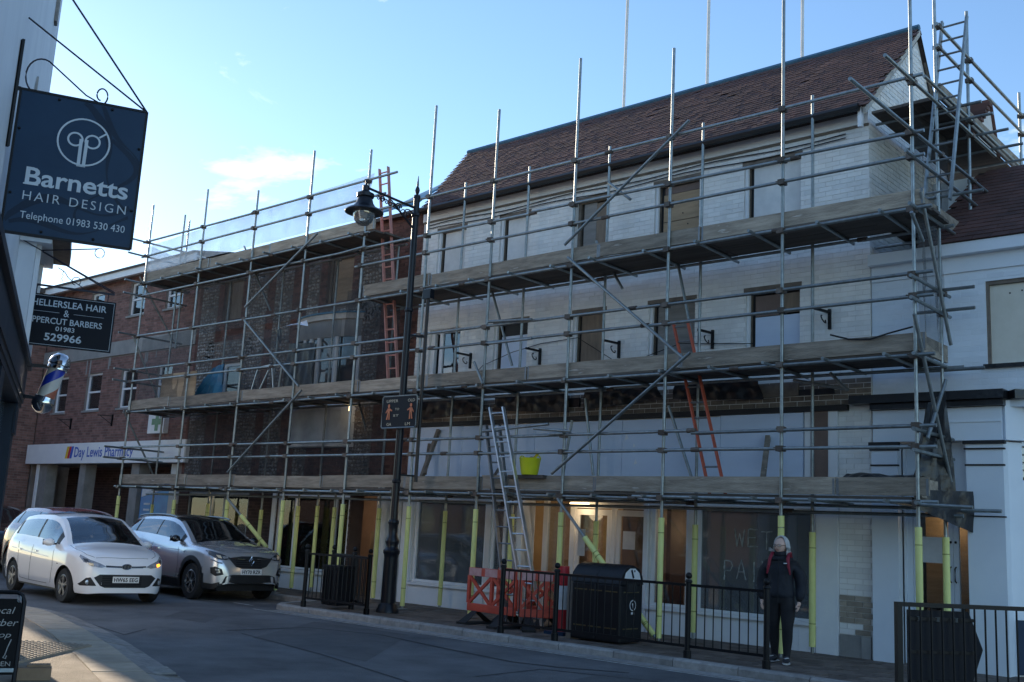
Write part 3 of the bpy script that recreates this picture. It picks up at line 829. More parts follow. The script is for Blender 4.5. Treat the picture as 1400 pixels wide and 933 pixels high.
# ground floor shopfront
def pane(parent, X0, X1, z0, z1, y, mt='shop_glass', name='pane'):
    return MB().box(X0, X1, y, y+0.008, z0, z1).build(name, mt, parent)
def shop_window(parent, X0, X1, z0, z1, mull=(), y=YW+0.06, matf='white_plain', glass='shop_glass', fr=0.06):
    mb = MB().box(X0, X0+fr, y-0.02, y+0.06, z0, z1).box(X1-fr, X1, y-0.02, y+0.06, z0, z1).box(X0+fr, X1-fr, y-0.02, y+0.06, z0, z0+fr*.7).box(X0+fr, X1-fr, y-0.02, y+0.06, z1-fr, z1)
    for m_ in mull: mb.box(m_-0.03, m_+0.03, y-0.015, y+0.055, z0+fr*.7, z1-fr)
    f = mb.build('shop_window', matf, parent)
    xs = [X0+fr] + [v for m_ in mull for v in (m_-0.03, m_+0.03)] + [X1-fr]
    for a, b in zip(xs[::2], xs[1::2]): pane(f, a, b, z0+fr*.7, z1-fr, y+0.015, glass)
    return f
shop_window(WB, -15.12, -13.22, 0.42, 1.98, glass='dusty_glass')
shop_window(WB, -13.10, -12.45, 0.42, 1.98, (-12.8,), glass='dusty_glass')
shop_window(WB, -9.62, -8.92, 0.42, 1.98)
WET = shop_window(WB, -8.78, -6.82, 0.40, 1.98, glass='dusty_glass')
for a, b in ((-15.16, -13.16), (-13.14, -12.40), (-9.66, -8.88), (-8.84, -6.78)):
    MB().box(a, b, YW-0.09, YW-0.004, 0.36, 0.415).build('sill', 'white_plain', WB)
    MB().box(a+0.02, b-0.02, YW-0.035, YW-0.004, 0.0, 0.355).build('stall_riser', 'white_plain', WB)
x = -8.8
while x < -6.85:
    MB().box(x, x+0.012, YW-0.042, YW-0.036, 0.0, 0.34).build('groove_bead', 'white_plain', WB); x += 0.16
MB().box(-6.78, -6.46, YW-0.05, YW-0.004, 0.0, 2.25).build('pilaster', 'white_plain', WB)
MB().box(-15.42, -15.14, YW-0.05, YW-0.004, 0.0, 2.25).build('pilaster', 'white_plain', WB)
MB().box(-9.74, -9.66, YW-0.03, YW+0.3, 0.0, 2.2).build('pilaster', 'white_plain', WB)
MB().box(-12.42, -12.32, YW-0.03, YW+0.3, 0.0, 2.2).build('pilaster', 'white_plain', WB)
# recessed entrance: door frames, glazed doors, board
YD = YW+0.55
df = MB().box(-11.70, -11.60, YD, YD+0.07, 0, 2.1).box(-10.80, -10.72, YD, YD+0.07, 0, 2.1).box(-9.98, -9.88, YD, YD+0.07, 0, 2.1).box(-11.6, -9.98, YD+0.002, YD+0.068, 1.92, 2.1).box(-12.32, -12.22, YD, YD+.07, 0, 2.1).build('door_frame', 'white_plain', WB)
for a, b in ((-11.58, -10.82), (-10.70, -10.0)):
    d = MB().box(a, a+0.08, YD+0.01, YD+0.05, 0.02, 1.9).box(b-0.08, b, YD+0.01, YD+0.05, 0.02, 1.9).box(a+.08, b-.08, YD+0.01, YD+0.05, 1.8, 1.9).box(a+.08, b-.08, YD+0.01, YD+0.05, .02, .3).build('door', 'white_plain', WB)
    pane(d, a+0.08, b-0.08, 0.3, 1.8, YD+0.03)
pane(df, -12.22, -11.70, 0.0, 2.0, YD+0.03)
pane(df, -9.88, -9.7, 0.0, 2.0, YD+0.03)
MB().box(-10.55, -10.3, YD+0.0, YD+0.008, 1.25, 1.55).build('notice', 'paper', WB)
MB().box(-11.2, -11.05, YD-0.4, YD-0.39, 1.1, 1.55).build('notice', 'paper', WB)
MB().box(-12.3, -9.75, YW+0.001, YD+0.1, 2.03, 2.2).build('soffit', 'interior_grey', WB)
# room behind the shopfront
def room(parent, X0, X1, y0, y1, z1, matw='interior_wall', matf='interior_dark'):
    a = MB().box(X0, X1, y1, y1+0.05, 0, z1).box(X0-0.05, X0, y0, y1, 0, z1).box(X1, X1+0.05, y0, y1, 0, z1).build('room_wall', matw, parent)
    MB().box(X0, X1, y0, y1, -0.05, 0.004).build('room_floor', matf, parent)
    MB().box(X0-0.05, X1+0.05, y0, y1+0.05, z1+0.002, z1+0.05).build('room_ceiling', 'interior_grey', parent)
room(WB, -15.3, -6.1, YW+0.33, 17.4, 2.24)
MB().box(-12.4, -12.33, YD+.1, 17.3, 0, 2.2).build('partition', 'plywood', WB)
MB().box(-9.74, -9.66, YD+.1, 17.3, 0, 2.2).build('partition', 'interior_dark', WB)
for X0, X1, y, z0, z1, mt in ((-15.2, -13.8, 16.2, 0, 1.2, 'interior_grey'), (-14.9, -14.5, 15.4, 1.5, 2.1, 'plywood'), (-9.6, -7.4, 16.0, 0.0, 2.1, 'interior_dark'), (-8.2, -7.6, 15.2, 0, 1.9, 'board_grey'), (-11.6, -10.9, 16.2, .4, 2.1, 'tan_brick'), (-10.6, -10.0, 15.9, .1, 1.7, 'plywood')):
    MB().box(X0, X1, y, y+0.04, z0, z1).build('inner_board', mt, WB)
for k in range(7):   # ladder and trestle shapes inside the WET PAINT window
    MB().box(-8.25, -7.75, 15.1, 15.13, 0.35+k*0.24, 0.39+k*0.24).build('inner_rung', 'interior_grey', WB)
for X in (-8.27, -7.75): MB().box(X, X+0.04, 15.08, 15.14, 0.1, 2.0).build('inner_stile', 'interior_grey', WB)
for a, b in (((-7.1, 14.7, .2), (-6.75, 14.75, 1.6)), ((-7.3, 14.72, .15), (-6.8, 14.72, 1.3)), ((-8.9, 14.8, 1.2), (-8.3, 14.9, .5))):
    MB().bar(a, b, 0.05, 0.05).build('inner_timber', 'interior_dark', WB)
# words daubed by finger on the pane
GL = {'W': [[(0, 1), (.25, 0), (.5, .75), (.75, 0), (1, 1)]], 'E': [[(.9, 1), (.05, .98), (0, 0), (.95, .03)], [(.03, .5), (.75, .53)]], 'T': [[(0, .97), (1, 1)], [(.5, .98), (.47, 0)]],
      'P': [[(0, 0), (.03, 1), (.7, .97), (.9, .75), (.65, .5), (.03, .47)]], 'A': [[(0, 0), (.5, 1), (1, 0)], [(.2, .38), (.82, .4)]], 'I': [[(.5, 0), (.52, 1)]], 'N': [[(0, 0), (.02, 1), (.95, .02), (1, 1)]]}
for word, x0, y0, cw, chh in (('WET', 1004, 748, .17, .26), ('PAINT', 990, 792, .155, .29)):
    o_ = py(x0, y0, YW+0.066)
    for k, ch_ in enumerate(word):
        ox = o_.x + k*(cw+.055); oz = o_.z + random.uniform(-.015, .015); mb = MB()
        for st in GL[ch_]:
            pts = []
            for (a, b), (c_, d_) in zip(st, st[1:]):
                for q in range(5):
                    t = q/5; pts.append((ox+cw*(a+(c_-a)*t)+random.uniform(-.004, .004), YW+0.066, oz+chh*(b+(d_-b)*t)+random.uniform(-.004, .004)))
            pts.append((ox+cw*st[-1][0], YW+0.066, oz+chh*st[-1][1]))
            mb.path(pts, [random.uniform(.006, .0115) for _ in pts], 5)
        mb.build('letter', 'window_chalk', WET)
# lamps that are lit inside: a strip over the entrance and two bare bulbs
def lamp(name, label, p, q, r, power, size):
    o = MB().tube(p, q, r, 8).build(name, 'bulb'); tag(o, label, 'light')
    MB().tube(Vector(p)+Vector((0, 0, r)), Vector(q)+Vector((0, 0, r+.02)), 0.006, 6).build('bracket', 'grey_metal', o)
    ld = bpy.data.lights.new(name, 'POINT'); ld.energy = power; ld.color = (1, 0.72, 0.42); ld.shadow_soft_size = size
    lo = bpy.data.objects.new('lamp_light', ld); COL.objects.link(lo); lo.parent = o
    lo.location = (Vector(p)+Vector(q))/2 - Vector((0, 0, r+0.12))
    return o
lamp('strip_light', 'lit strip light over the recessed shop entrance', (-11.55, YW+0.35, 1.985), (-11.15, YW+0.35, 1.985), 0.02, 1.5, 0.15)
lamp('ceiling_bulb', 'lit ceiling bulb inside the white shop, left of the door', (-13.6, 15.6, 2.1), (-13.55, 15.6, 2.1), 0.04, 14, 0.1)
lamp('ceiling_bulb', 'lit ceiling bulb inside the white shop behind the bin', (-10.4, 16.4, 2.1), (-10.35, 16.4, 2.1), 0.04, 14, 0.1)
lamp('ceiling_bulb', 'small lit bulb behind the narrow pane beside the right post', (-9.3, 15.2, 1.75), (-9.27, 15.2, 1.75), 0.03, 3, 0.1)

# wrought iron sign brackets on the white wall
for k, (x, y) in enumerate(((643, 490), (738, 484), (846, 474), (974, 460), (1134, 432))):
    c = py(x, y, YW-0.03)
    lab = ['beside the open window at the left end', 'between the second and third windows', 'beside the brown boarded window', 'right of the red ladder', 'near the right corner of the wall'][k]
    b = thing('wall_bracket', 'black iron sign bracket on white brick, ' + lab, 'bracket', c, 'iron brackets on the white wall')
    MB().box(c.x-0.02, c.x+0.02, c.y-0.015, c.y+0.025, c.z-0.2, c.z+0.1).build('plate', 'black_iron', b)
    MB().bar((c.x, c.y-0.0, c.z+0.05), (c.x-0.08, c.y-0.30, c.z+0.06), 0.035, 0.035).build('arm', 'black_iron', b)
    MB().path([(c.x-0.03*math.cos(t)-0.05, c.y-0.08-0.06*math.sin(t)-t*.005, c.z-0.06+0.06*math.cos(t)) for t in np.linspace(0, 4.6, 12)], 0.01, 5).build('scroll', 'black_iron', b)
# ------------------------------------------------------------------ flint and brick building (left part of the scaffold)
FB = thing('flint_building', 'old red brick and white flint building under repair behind the scaffolding', 'building', (-19.5, 15.5, 0))
FX0, FX1 = -23.72, -15.43
FW = [(-22.62, -21.80, 6.25, 7.30), (-18.52, -17.62, 6.25, 7.32), (-22.35, -21.45, 4.28, 5.15)]
FG = [(-23.3, -20.72, 0.45, 2.02), (-19.60, -17.12, 0.42, 2.02), (-17.05, -16.25, 0.0, 2.02)]
BAY = (-19.45, -17.15)
ops = [(a-FX0, b-FX0, c, d) for a, b, c, d in FW + FG] + [(BAY[0]-FX0, BAY[1]-FX0, 4.2, 5.4)]
W2 = Wall((FX0, YW+0.02, 0), (1, 0, 0), FX1-FX0, 7.95, 0.32, ops)
wall2 = W2.panel('wall', 'old_mortar', FB)
# flint panels between brick piers
FP = [(-23.6, -22.85), (-21.55, -20.75), (-20.45, -19.75), (-19.2, -18.75), (-17.4, -16.6)]
fp = [(a-FX0, b-FX0, 2.35, 7.6) for a, b in FP]
fp += [(-23.2-FX0, -21.2-FX0, 5.28, 5.72), (-18.7-FX0, -16.6-FX0, 5.75, 6.12)]
bk = W2.courses(2.2, 7.9, extra=fp)
nf = lambda q: -((FX0+q[0])**2) + (30 if q[2] > 4.2 else 0)
W2.bricks(bk, 'old_brick', wall2, 0.006, 260, nf)
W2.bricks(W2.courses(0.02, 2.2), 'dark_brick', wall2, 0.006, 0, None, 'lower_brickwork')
# each flint a rounded lump
mbf = MB().ball((0, 0, 0), 1, 1, 1, 6, 4)
flint_meshes = []
for k in range(4):
    vs = [Vector(v)*random.uniform(0.75, 1.2) for v in mbf.v]
    me = bpy.data.meshes.new('flint'); me.from_pydata(vs, [], mbf.f); me.materials.append(M['flint'])
    for p in me.polygons: p.use_smooth = True
    flint_meshes.append((me, vs))
spots = []
for (a, b, c, d) in fp:
    v = c + 0.04
    MB().obox(W2.P(a, c, 0.001), W2.r*(b-a), W2.n*0.004, Vector((0, 0, d-c))).build('flint_bed', 'flint_mortar', wall2)
    while v < d-0.03:
        u = a + 0.04 + random.uniform(0, .04)
        while u < b-0.03:
            if not any(o[0]-.03 < u < o[1]+.03 and o[2]-.03 < v < o[3]+.03 for o in ops) and random.random() < 0.93:
                spots.append((u, v+random.uniform(-.015, .015)))
            u += random.uniform(.075, .125)
        v += 0.082
random.shuffle(spots)
spots.sort(key=lambda q: 0 if q[1] > 4.3 else 1)
off = wloc(wall2)
for (u, v) in spots[:300]:
    me, _ = random.choice(flint_meshes)
    o = link('flint', me, wall2); o.location = W2.P(u, v, 0.006) - off
    o.scale = (random.uniform(.032, .052), 0.02, random.uniform(.026, .038)); o.rotation_euler = (0, random.uniform(-.5, .5), 0)
mb = MB()
for (u, v) in spots[300:]:
    _, vs = random.choice(flint_meshes); sx, sz = random.uniform(.032, .052), random.uniform(.026, .038)
    c = W2.P(u, v, 0.006)
    mb.add([(c.x+p.x*sx, c.y+p.y*0.02, c.z+p.z*sz) for p in vs], mbf.f)
tag(mb.build('flintwork', 'flint', wall2, smooth=True), kind='stuff')
# boarded windows
def flint_window(X0, X1, z0, z1, mt, split=True):
    y = YW+0.1
    f = MB().box(X0, X0+0.07, y, y+0.08, z0, z1).box(X1-0.06, X1, y, y+0.08, z0, z1).box(X0+.07, X1-.06, y, y+0.08, z1-0.07, z1).box(X0+0.14, X0+0.17, y-.01, y+0.06, z0, z1-.07).build('window', 'frame_wood', FB)
    m_ = z0+(z1-z0)*0.52
    if split:
        MB().box(X0+0.17, X1-0.06, y+0.03, y+0.05, z0, m_-0.004).build('board', mt, f)
        MB().box(X0+0.17, X1-0.06, y+0.035, y+0.05, m_+0.004, z1-.07).build('board', mt, f)
    else: MB().box(X0+0.17, X1-0.06, y+0.03, y+0.05, z0, z1-.07).build('board', mt, f)
    MB().box(X0, X1, y+0.15, y+0.2, z0, z1).build('void', 'dark_void', f)
flint_window(*FW[0], 'plywood_dark', False)
flint_window(*FW[1], 'plywood')
f = MB().box(FW[2][0], FW[2][0]+0.1, YW+0.06, YW+0.13, 4.28, 5.15).box(FW[2][1]-.08, FW[2][1], YW+0.06, YW+0.13, 4.28, 5.15).box(FW[2][0]+.1, FW[2][1]-.08, YW+0.06, YW+0.13, 5.07, 5.15).build('window', 'white_plain', FB)
MB().box(FW[2][0], FW[2][1], YW+0.25, YW+0.3, 4.28, 5.15).build('void', 'dark_void', f)
MB().box(FW[2][0]+.1, FW[2][1]-.08, YW+0.09, YW+0.098, 4.28, 5.07).build('pane', 'house_glass', f)
# bowed two-storey bay: apron, window, moulded head
def bow(y_out, inset=0.0):
    a, b = BAY; n = 8; pts = []
    for k in range(n+1):
        t = k/n; pts.append((a+inset+(b-a-2*inset)*t, YW+0.01 - (y_out)*math.sin(math.pi*t)**0.6 if 0 < t < 1 else YW+0.01))
    return pts
def bow_solid(name, z0, z1, out, mt, inset=0.0, parent=FB, thick=True):
    pts = [(x, y, z0) for x, y in bow(out, inset)]
    return MB().prism(pts + [(BAY[1]-inset, YW+0.06, z0), (BAY[0]+inset, YW+0.06, z0)], (0, 0, z1-z0)).build(name, mt, parent)
bay = bow_solid('bay', 3.10, 3.92, 0.26, 'blue_white_paint', 0.03)
bow_solid('moulding', 3.02, 3.10, 0.30, 'white_plain', 0.0, bay)
bow_solid('cornice', 3.80, 3.86, 0.29, 'white_plain', 0.01, bay)
bow_solid('head', 5.40, 5.78, 0.26, 'stone_band', 0.03, bay)
bow_solid('canopy', 5.78, 5.90, 0.33, 'verge_mortar', -0.03, bay)
bow_solid('canopy_edge', 5.90, 5.94, 0.36, 'tarp_blue', -0.05, bay)
pts = bow(0.24, 0.05)
for k in (0, 2, 3, 4, 6, 8):
    x, y = pts[k]
    MB().box(x-0.045, x+0.045, y-0.02, y+0.05, 4.2, 5.4).build('mullion', 'white_plain', bay)
for k in range(8):
    (xa, ya), (xb, yb) = pts[k], pts[k+1]
    MB().obox((xa, ya+0.02, 4.24), (xb-xa, yb-ya, 0), (0, 0.006, 0), (0, 0, 1.15)).build('pane', 'house_glass', bay)
MB().box(BAY[0], BAY[1], YW+0.5, YW+0.55, 4.1, 5.5).build('void', 'dark_void', bay)
# curved white upper board of lower bay seen behind
MB().box(-18.9, -17.9, YW-0.03, YW-0.005, 3.95, 4.15).build('panel', 'white_render', FB)
# ground floor of the flint building
shop_window(FB, -23.3, -20.72, 0.45, 2.02, (-22.3, -21.75), matf='grey_metal')
shop_window(FB, -19.60, -17.12, 0.42, 2.02, (-18.98, -17.62))
for a, b in ((-19.66, -17.08),):
    MB().box(a, b, YW-0.09, YW+0.0, 0.355, 0.415).build('sill', 'white_plain', FB)
    MB().box(a+0.02, b-0.02, YW-0.035, YW+0.0, 0.0, 0.35).build('stall_riser', 'white_plain', FB)
MB().box(-16.2, -15.46, YW-0.04, YW+0.005, 0.0, 2.25).build('pilaster', 'white_render', FB)
MB().box(-19.75, -19.62, YW-0.03, YW+0.005, 0.0, 2.25).build('pilaster', 'white_plain', FB)
room(FB, -23.4, -15.6, YW+0.36, 18.2, 2.24, 'interior_wall')
for X0, X1, y, z0, z1, mt in ((-22.2, -21.1, 15.6, .8, 1.8, 'board_cream'), (-21.9, -21.5, 15.2, .7, 1.5, 'paper'), (-18.9, -17.8, 16.4, 0, 1.25, 'plywood_dark'), (-18.2, -17.6, 15.8, .9, 1.3, 'interior_dark'), (-17.05, -16.3, 15.3, 0, 2.1, 'dark_brick')):
    MB().box(X0, X1, y, y+0.06, z0, z1).build('inner_board', mt, FB)
lamp('ceiling_bulb', 'lit bulb inside the left shop behind the silver car', (-21.9, 15.1, 2.1), (-21.85, 15.1, 2.1), 0.04, 14, 0.1)
lamp('ceiling_bulb', 'lit bulb inside the shop behind the small black bin', (-18.3, 15.4, 2.1), (-18.25, 15.4, 2.1), 0.04, 14, 0.1)
lamp('wall_lamp', 'small orange lamp glowing beside the white bow bay', py(478, 562, YW-0.25), py(478, 560, YW-0.25)+Vector((.01, 0, .06)), 0.025, .3, 0.05)
# low roof with tarp
mb = MB().prism([(FX0, YW-0.12, 7.92), (FX1, YW-0.12, 7.92), (FX1-0.9, 16.6, 8.75), (FX0, 16.6, 8.75)], (0, 0, -0.08))
rf = mb.build('roof', 'slate', FB)
MB().box(FX0, FX1, 16.6, 16.7, 0, 8.7).build('back_wall', 'old_mortar', FB)
mb = MB(); n = 14
tv = []
for i in range(n+1):
    for j in range(6):
        x = -17.5 + i*0.145; t = j/5
        tv.append((x - 0.25*t, YW-0.2+1.3*t, 7.96+(.62+.03*i)*t + random.uniform(0, .05)))
mb.add(tv, [(i*6+j, (i+1)*6+j, (i+1)*6+j+1, i*6+j+1) for i in range(n) for j in range(5)])
t_ = mb.build('tarpaulin', 'tarp_blue', None, smooth=True); tag(t_, 'blue tarpaulin over the roof beside the street lamp', 'tarpaulin')
so = t_.modifiers.new('thick', 'SOLIDIFY'); so.thickness = 0.012

# ------------------------------------------------------------------ pharmacy building
PB = thing('pharmacy_building', 'red brick pharmacy with white sash windows left of the scaffolding', 'building', (-28.5, 16, 0))
PX0, PX1 = -32.3, -23.74
PW = [(-31.35, -30.55, 4.25, 5.33), (-29.4, -28.5, 4.25, 5.33), (-27.42, -26.5, 4.25, 5.33), (-25.5, -24.75, 4.3, 5.33),
      (-29.75, -28.95, 6.88, 7.75), (-27.45, -26.6, 6.85, 7.80), (-25.5, -24.62, 6.85, 7.60)]
PGO = [(-32.2, -24.0, 0.0, 2.72)]
W3 = Wall((PX0, YW+0.05, 0), (1, 0, 0), PX1-PX0, 8.05, 0.3, [(a-PX0, b-PX0, c, d) for a, b, c, d in PW + PGO])
wall3 = W3.panel('wall', 'red_mortar', PB)
rects = W3.courses(3.32, 8.03, extra=[(0, 8.6, 5.74, 6.16)])
W3.bricks(rects, 'red_brick', wall3, 0.006, 300, lambda q: -(PX0+q[0])**2)
MB().box(PX0, PX1, YW+0.0, YW+0.048, 5.75, 6.15).build('stone_band', 'stone_band', PB)
for a, b, c, d in PW: sash(PB, W3, a-PX0, b-PX0, c, d)
# pale streaks below the band
for k in range(9):
    X = random.uniform(-31.5, -24.5); L = random.uniform(.15, .5)
    MB().box(X, X+random.uniform(.03, .1), YW+0.036, YW+0.042, 5.74-L, 5.745).build('lime_streak', 'stone_band', PB)
MB().box(PX0-0.1, PX1, YW-0.28, YW-0.2, 7.92, 8.12).build('fascia_board', 'white_plain', PB)
MB().box(PX0-0.1, PX1, YW-0.2, YW+0.05, 8.02, 8.06).build('soffit', 'white_plain', PB)
MB().prism([(PX0-.1, YW-0.32, 8.1), (PX1, YW-0.32, 8.1), (PX1, 18.5, 9.0), (PX0-.1, 18.5, 9.0)], (0, 0, 0.06)).build('roof', 'slate', PB)
MB().box(PX0, PX1, 18.4, 18.5, 0, 8.9).build('back_wall', 'red_mortar', PB)
# fascia sign
sg = MB().box(-32.25, -23.4, YW-0.16, YW-0.02, 2.72, 3.29).build('sign_panel', 'white_plain', PB)
tx = py(101, 627, YW-0.16).x
text_obj('lettering', 'Day Lewis Pharmacy', (tx, YW-0.165, 2.80), (1, 0, 0), (0, 0, 1), py(182, 620, YW-0.16).x - tx, 0.38, 'sign_blue', sg, bold=0.012)
for k, (mt, dx) in enumerate((('sign_yellow', 0), ('sign_red', .14), ('sign_blue', .28))):
    X = py(90, 625, YW-0.16).x + dx
    MB().prism([(X-.05, YW-0.161, 2.86), (X+.07, YW-0.161, 2.86), (X+.15, YW-0.161, 3.2), (X+.03, YW-0.161, 3.2)], (0, -0.006, 0)).build('sign_stripe', mt, sg)
# piers and recessed ground floor
for a, b in ((-31.75, -31.15), (-29.1, -28.75), (-26.2, -25.8)):
    MB().box(a, b, YW+0.02, YW+0.34, 0, 2.715).build('pier', 'concrete', PB)
MB().box(-31.76, -31.62, YW-0.02, YW+0.018, 0, 2.71).build('pipe', 'white_plain', PB)
Wg = Wall((-32.2, YW+1.2, 0), (1, 0, 0), 8.2, 2.72, 0.1, [])
gw = Wg.panel('ground_wall', 'old_mortar', PB)
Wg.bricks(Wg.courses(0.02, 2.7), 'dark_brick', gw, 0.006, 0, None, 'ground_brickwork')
MB().box(-32.2, -24.0, YW+0.03, YW+1.2, 2.715, 2.719).build('soffit', 'interior_grey', PB)
# poster, door and shop window at the right end
MB().box(-25.7, -24.3, YW+0.1, YW+0.16, 0.3, 2.3).build('poster', 'poster_blue', PB)
MB().prism([(-25.65, YW+0.095, 2.28), (-24.6, YW+0.095, 2.28), (-24.6, YW+0.095, 2.05), (-25.65, YW+0.095, 1.85)], (0, -0.004, 0)).build('poster_band', 'paper', PB)
for z in (1.65, 1.5, 1.35): MB().box(-25.5, -25.2, YW+0.09, YW+0.097, z, z+.05).build('poster_line', 'letter_grey', PB)
MB().box(-24.25, -24.02, YW+0.04, YW+0.2, 0, 2.7).build('pier', 'white_render', PB)
MB().box(-23.95, -23.75, YW-0.01, YW+0.04, 1.7, 2.0).build('notice', 'paper', PB)
# green cross box sign
c = py(216, 577, YW-0.06)
gc = thing('cross_sign', 'white box sign with dark green cross on the pharmacy wall', 'sign', (c.x, YW, c.z))
MB().box(c.x-0.42, c.x+0.36, YW-0.1, YW+0.045, c.z-0.3, c.z+0.3).build('box', 'sign_white', gc)
MB().box(c.x-0.23, c.x+0.27, YW-0.106, YW-0.1005, c.z-0.08, c.z+0.08).build('cross_arm', 'pharmacy_green', gc)
MB().box(c.x-0.06, c.x+0.10, YW-0.108, YW-0.1065, c.z-0.24, c.z+0.24).build('cross_arm', 'pharmacy_green', gc)
# small iron brackets on the brick
for k, (x, y) in enumerate(((92, 580), (148, 575))):
    c = py(x, y, YW); b = thing('wall_bracket', 'small dark iron bracket on red brick, ' + ('left' if k == 0 else 'right') + ' of the pair above the pharmacy sign', 'bracket', c, 'iron brackets on the pharmacy wall')
    MB().box(c.x+.15, c.x+.18, YW-0.0, YW+0.045, c.z-.16, c.z+.16).build('plate', 'black_iron', b)
    MB().bar((c.x+.165, YW, c.z+.12), (c.x-.1, YW-.28, c.z+.12), .02, .02).build('arm', 'black_iron', b)
    MB().bar((c.x+.165, YW, c.z-.1), (c.x-.05, YW-.22, c.z+.11), .016, .016).build('brace', 'black_iron', b)
# projecting wing at its left end
WX = -32.35; WY0 = 10.75
WG = thing('brick_wing', 'dark red brick wing at the far left edge beyond the pharmacy', 'building', (-35, 14, 0))
W4 = Wall((WX, WY0, 0), (0, 1, 0), YW-WY0+0.04, 8.0, 0.3, [])
w4 = W4.panel('wall', 'red_mortar', WG)
W4.bricks(W4.courses(0.02, 7.9), 'red_brick', w4, 0.006, 0, None, 'side_brickwork')
MB().box(-33.3, WX-0.31, WY0, 18, 0, 8.0).build('core', 'red_mortar', WG)
MB().box(-33.5, WX+0.15, WY0-0.2, 18, 8.0, 8.15).build('roof', 'slate', WG)

# ------------------------------------------------------------------ corner building at the right
CB = thing('corner_building', 'pale blue-white painted corner shop with black cornice at right', 'building', (-4, 16, 0))
YC = YW+0.03
CX0, CX1 = XR+0.01, 1.5
W5 = Wall((CX0, YC, 0), (1, 0, 0), CX1-CX0, 5.45, 0.3, [(-4.42-CX0, -3.2-CX0, 3.92, 5.04), (0, CX1-CX0, 0.0, 3.35)])
wall5 = W5.panel('wall', 'blue_white_paint', CB)
W5.bricks(W5.courses(3.58, 5.2), 'blue_white_brick', wall5, 0.0035, 200, lambda q: -abs(q[0]-1.6), jit=0.0015)
MB().box(CX0+.01, CX1, YC-0.03, YC-0.002, 5.20, 5.46).build('frieze', 'blue_white_paint', CB)
MB().box(CX0+.01, CX1, YC-0.16, YC-0.032, 5.42, 5.58).build('fascia_board', 'blue_white_paint', CB)
f = MB().box(-4.42, -4.38, YC+0.02, YC+0.1, 3.92, 5.04).box(-4.38, -3.2, YC+0.02, YC+0.1, 4.99, 5.04).build('window', 'frame_wood', CB)
MB().box(-4.38, -3.2, YC+0.06, YC+0.08, 3.93, 4.985).build('board', 'board_cream', f)
for dx, dz in ((.45, .62), (.44, .18), (.25, .93), (.4, .95)):
    MB().lathe((-4.38+dx, YC+0.057, 3.93+dz), [(0.012, 0), (0.012, 0.002)], 8, 'Y').build('screw', 'dark_void', f)
MB().box(-4.46, -3.16, YC-0.05, YC+0.02, 3.86, 3.915).build('sill', 'black_sheet', f)
# roof
rs = Vector((0, 2.62, 1.84)); rd = rs.normalized(); rn = Vector((0, -rd.z, rd.y))
r5 = MB().prism([(-5.24, YC-0.12, 5.60), (CX1, YC-0.12, 5.60), (CX1, YC+2.5, 7.46), (-5.24, YC+2.5, 7.46)], -rn*0.08).build('roof', 'roof_underlay', CB)
mb = MB()
off = wloc(r5); kcount = 0
me_s = unit_box('slate', 'roof_tile', -0.118, 0.118, -0.14, 0.14, 0, 0.012)
for i in range(int(rs.length/0.16)):
    x = -5.25 + (0.12 if i % 2 else 0)
    while x < -2.6:
        c = Vector((x+.118, YC-0.14, 5.60)) + rd*((i+.6)*0.16) + rn*0.008
        if kcount < 280 and i > 0 and i < 18:
            o = link('roof_tile', me_s, r5); o.location = c - off; kcount += 1
            o.rotation_euler = (math.atan2(rd.z, rd.y)-0.06+random.uniform(-.015, .015), random.uniform(-.01, .01), 0)
        else:
            mb.obox(c - Vector((.118, 0, 0)) - rd*.14 + rn*.006, Vector((.234, 0, 0)), rd*.28 - rn*.014, rn*.012)
        x += 0.242
tag(mb.build('tiling', 'roof_tile', r5), kind='stuff')
MB().box(CX0+.01, CX1, YC+2.5, YC+2.6, 0, 7.42).build('back_wall', 'blue_white_paint', CB)
MB().prism([(-5.95, YC-.02, 5.58), (-5.26, YC-.02, 5.58), (-5.26, YC+2.5, 5.9), (-5.95, YC+2.5, 5.9)], (0, 0, -.1)).build('valley', 'slate', CB)
MB().prism([(-5.255, YC-.1, 5.5), (-5.255, YC+2.5, 7.36), (-5.255, YC+2.5, 5.5)], (.05, 0, 0)).build('cheek', 'slate', CB)
# black cornice, frieze, pilasters
CA = Vector((math.sin(RAD(48)), math.cos(RAD(48)), 0)); CN = Vector((CA.y, -CA.x, 0))
K0 = Vector((-4.25, YC, 0))
def canted(name, p0, p1, d0, d1, z0, z1, mt, parent=CB):
    mb = MB().obox(K0 + CA*p0 + CN*d0 + Vector((0, 0, z0)), CA*(p1-p0), CN*(d1-d0), Vector((0, 0, z1-z0)))
    return mb.build(name, mt, parent)
MB().box(CX0-.25, -4.17, YC-0.24, YC-0.002, 3.44, 3.555).build('cornice', 'black_sheet', CB)
MB().box(CX0+.015, -4.2, YC-0.15, YC-0.004, 3.36, 3.438).build('cornice_bed', 'black_sheet', CB)
canted('cornice', 0.05, 4.5, 0.0, 0.24, 3.44, 3.555, 'black_sheet')
MB().box(CX0+.02, -4.25, YC-0.06, YC-0.004, 2.92, 3.355).build('sign_band', 'blue_white_paint', CB)
MB().box(CX0+.02, -4.25, YC-0.075, YC-0.062, 3.155, 3.175).build('bead', 'blue_white_paint', CB)
canted('sign_band', 0.0, 4.5, -0.06, 0.06, 2.92, 3.435, 'blue_white_paint')
for a, b in ((-5.94, -5.58), (-4.68, -4.22)):
    p = MB().box(a, b, YC-0.14, YC+0.05, 0.0, 2.9).build('pilaster', 'blue_white_paint', CB)
    for z, o_, h in ((2.86, .03, .045), (2.79, .02, .02), (2.58, .012, .022), (1.93 if a > -5 else 2.42, .008, .018)):
        MB().box(a-o_, b+o_, YC-0.141-o_, YC-0.1, z, z+h).build('line', 'dark_void', p)
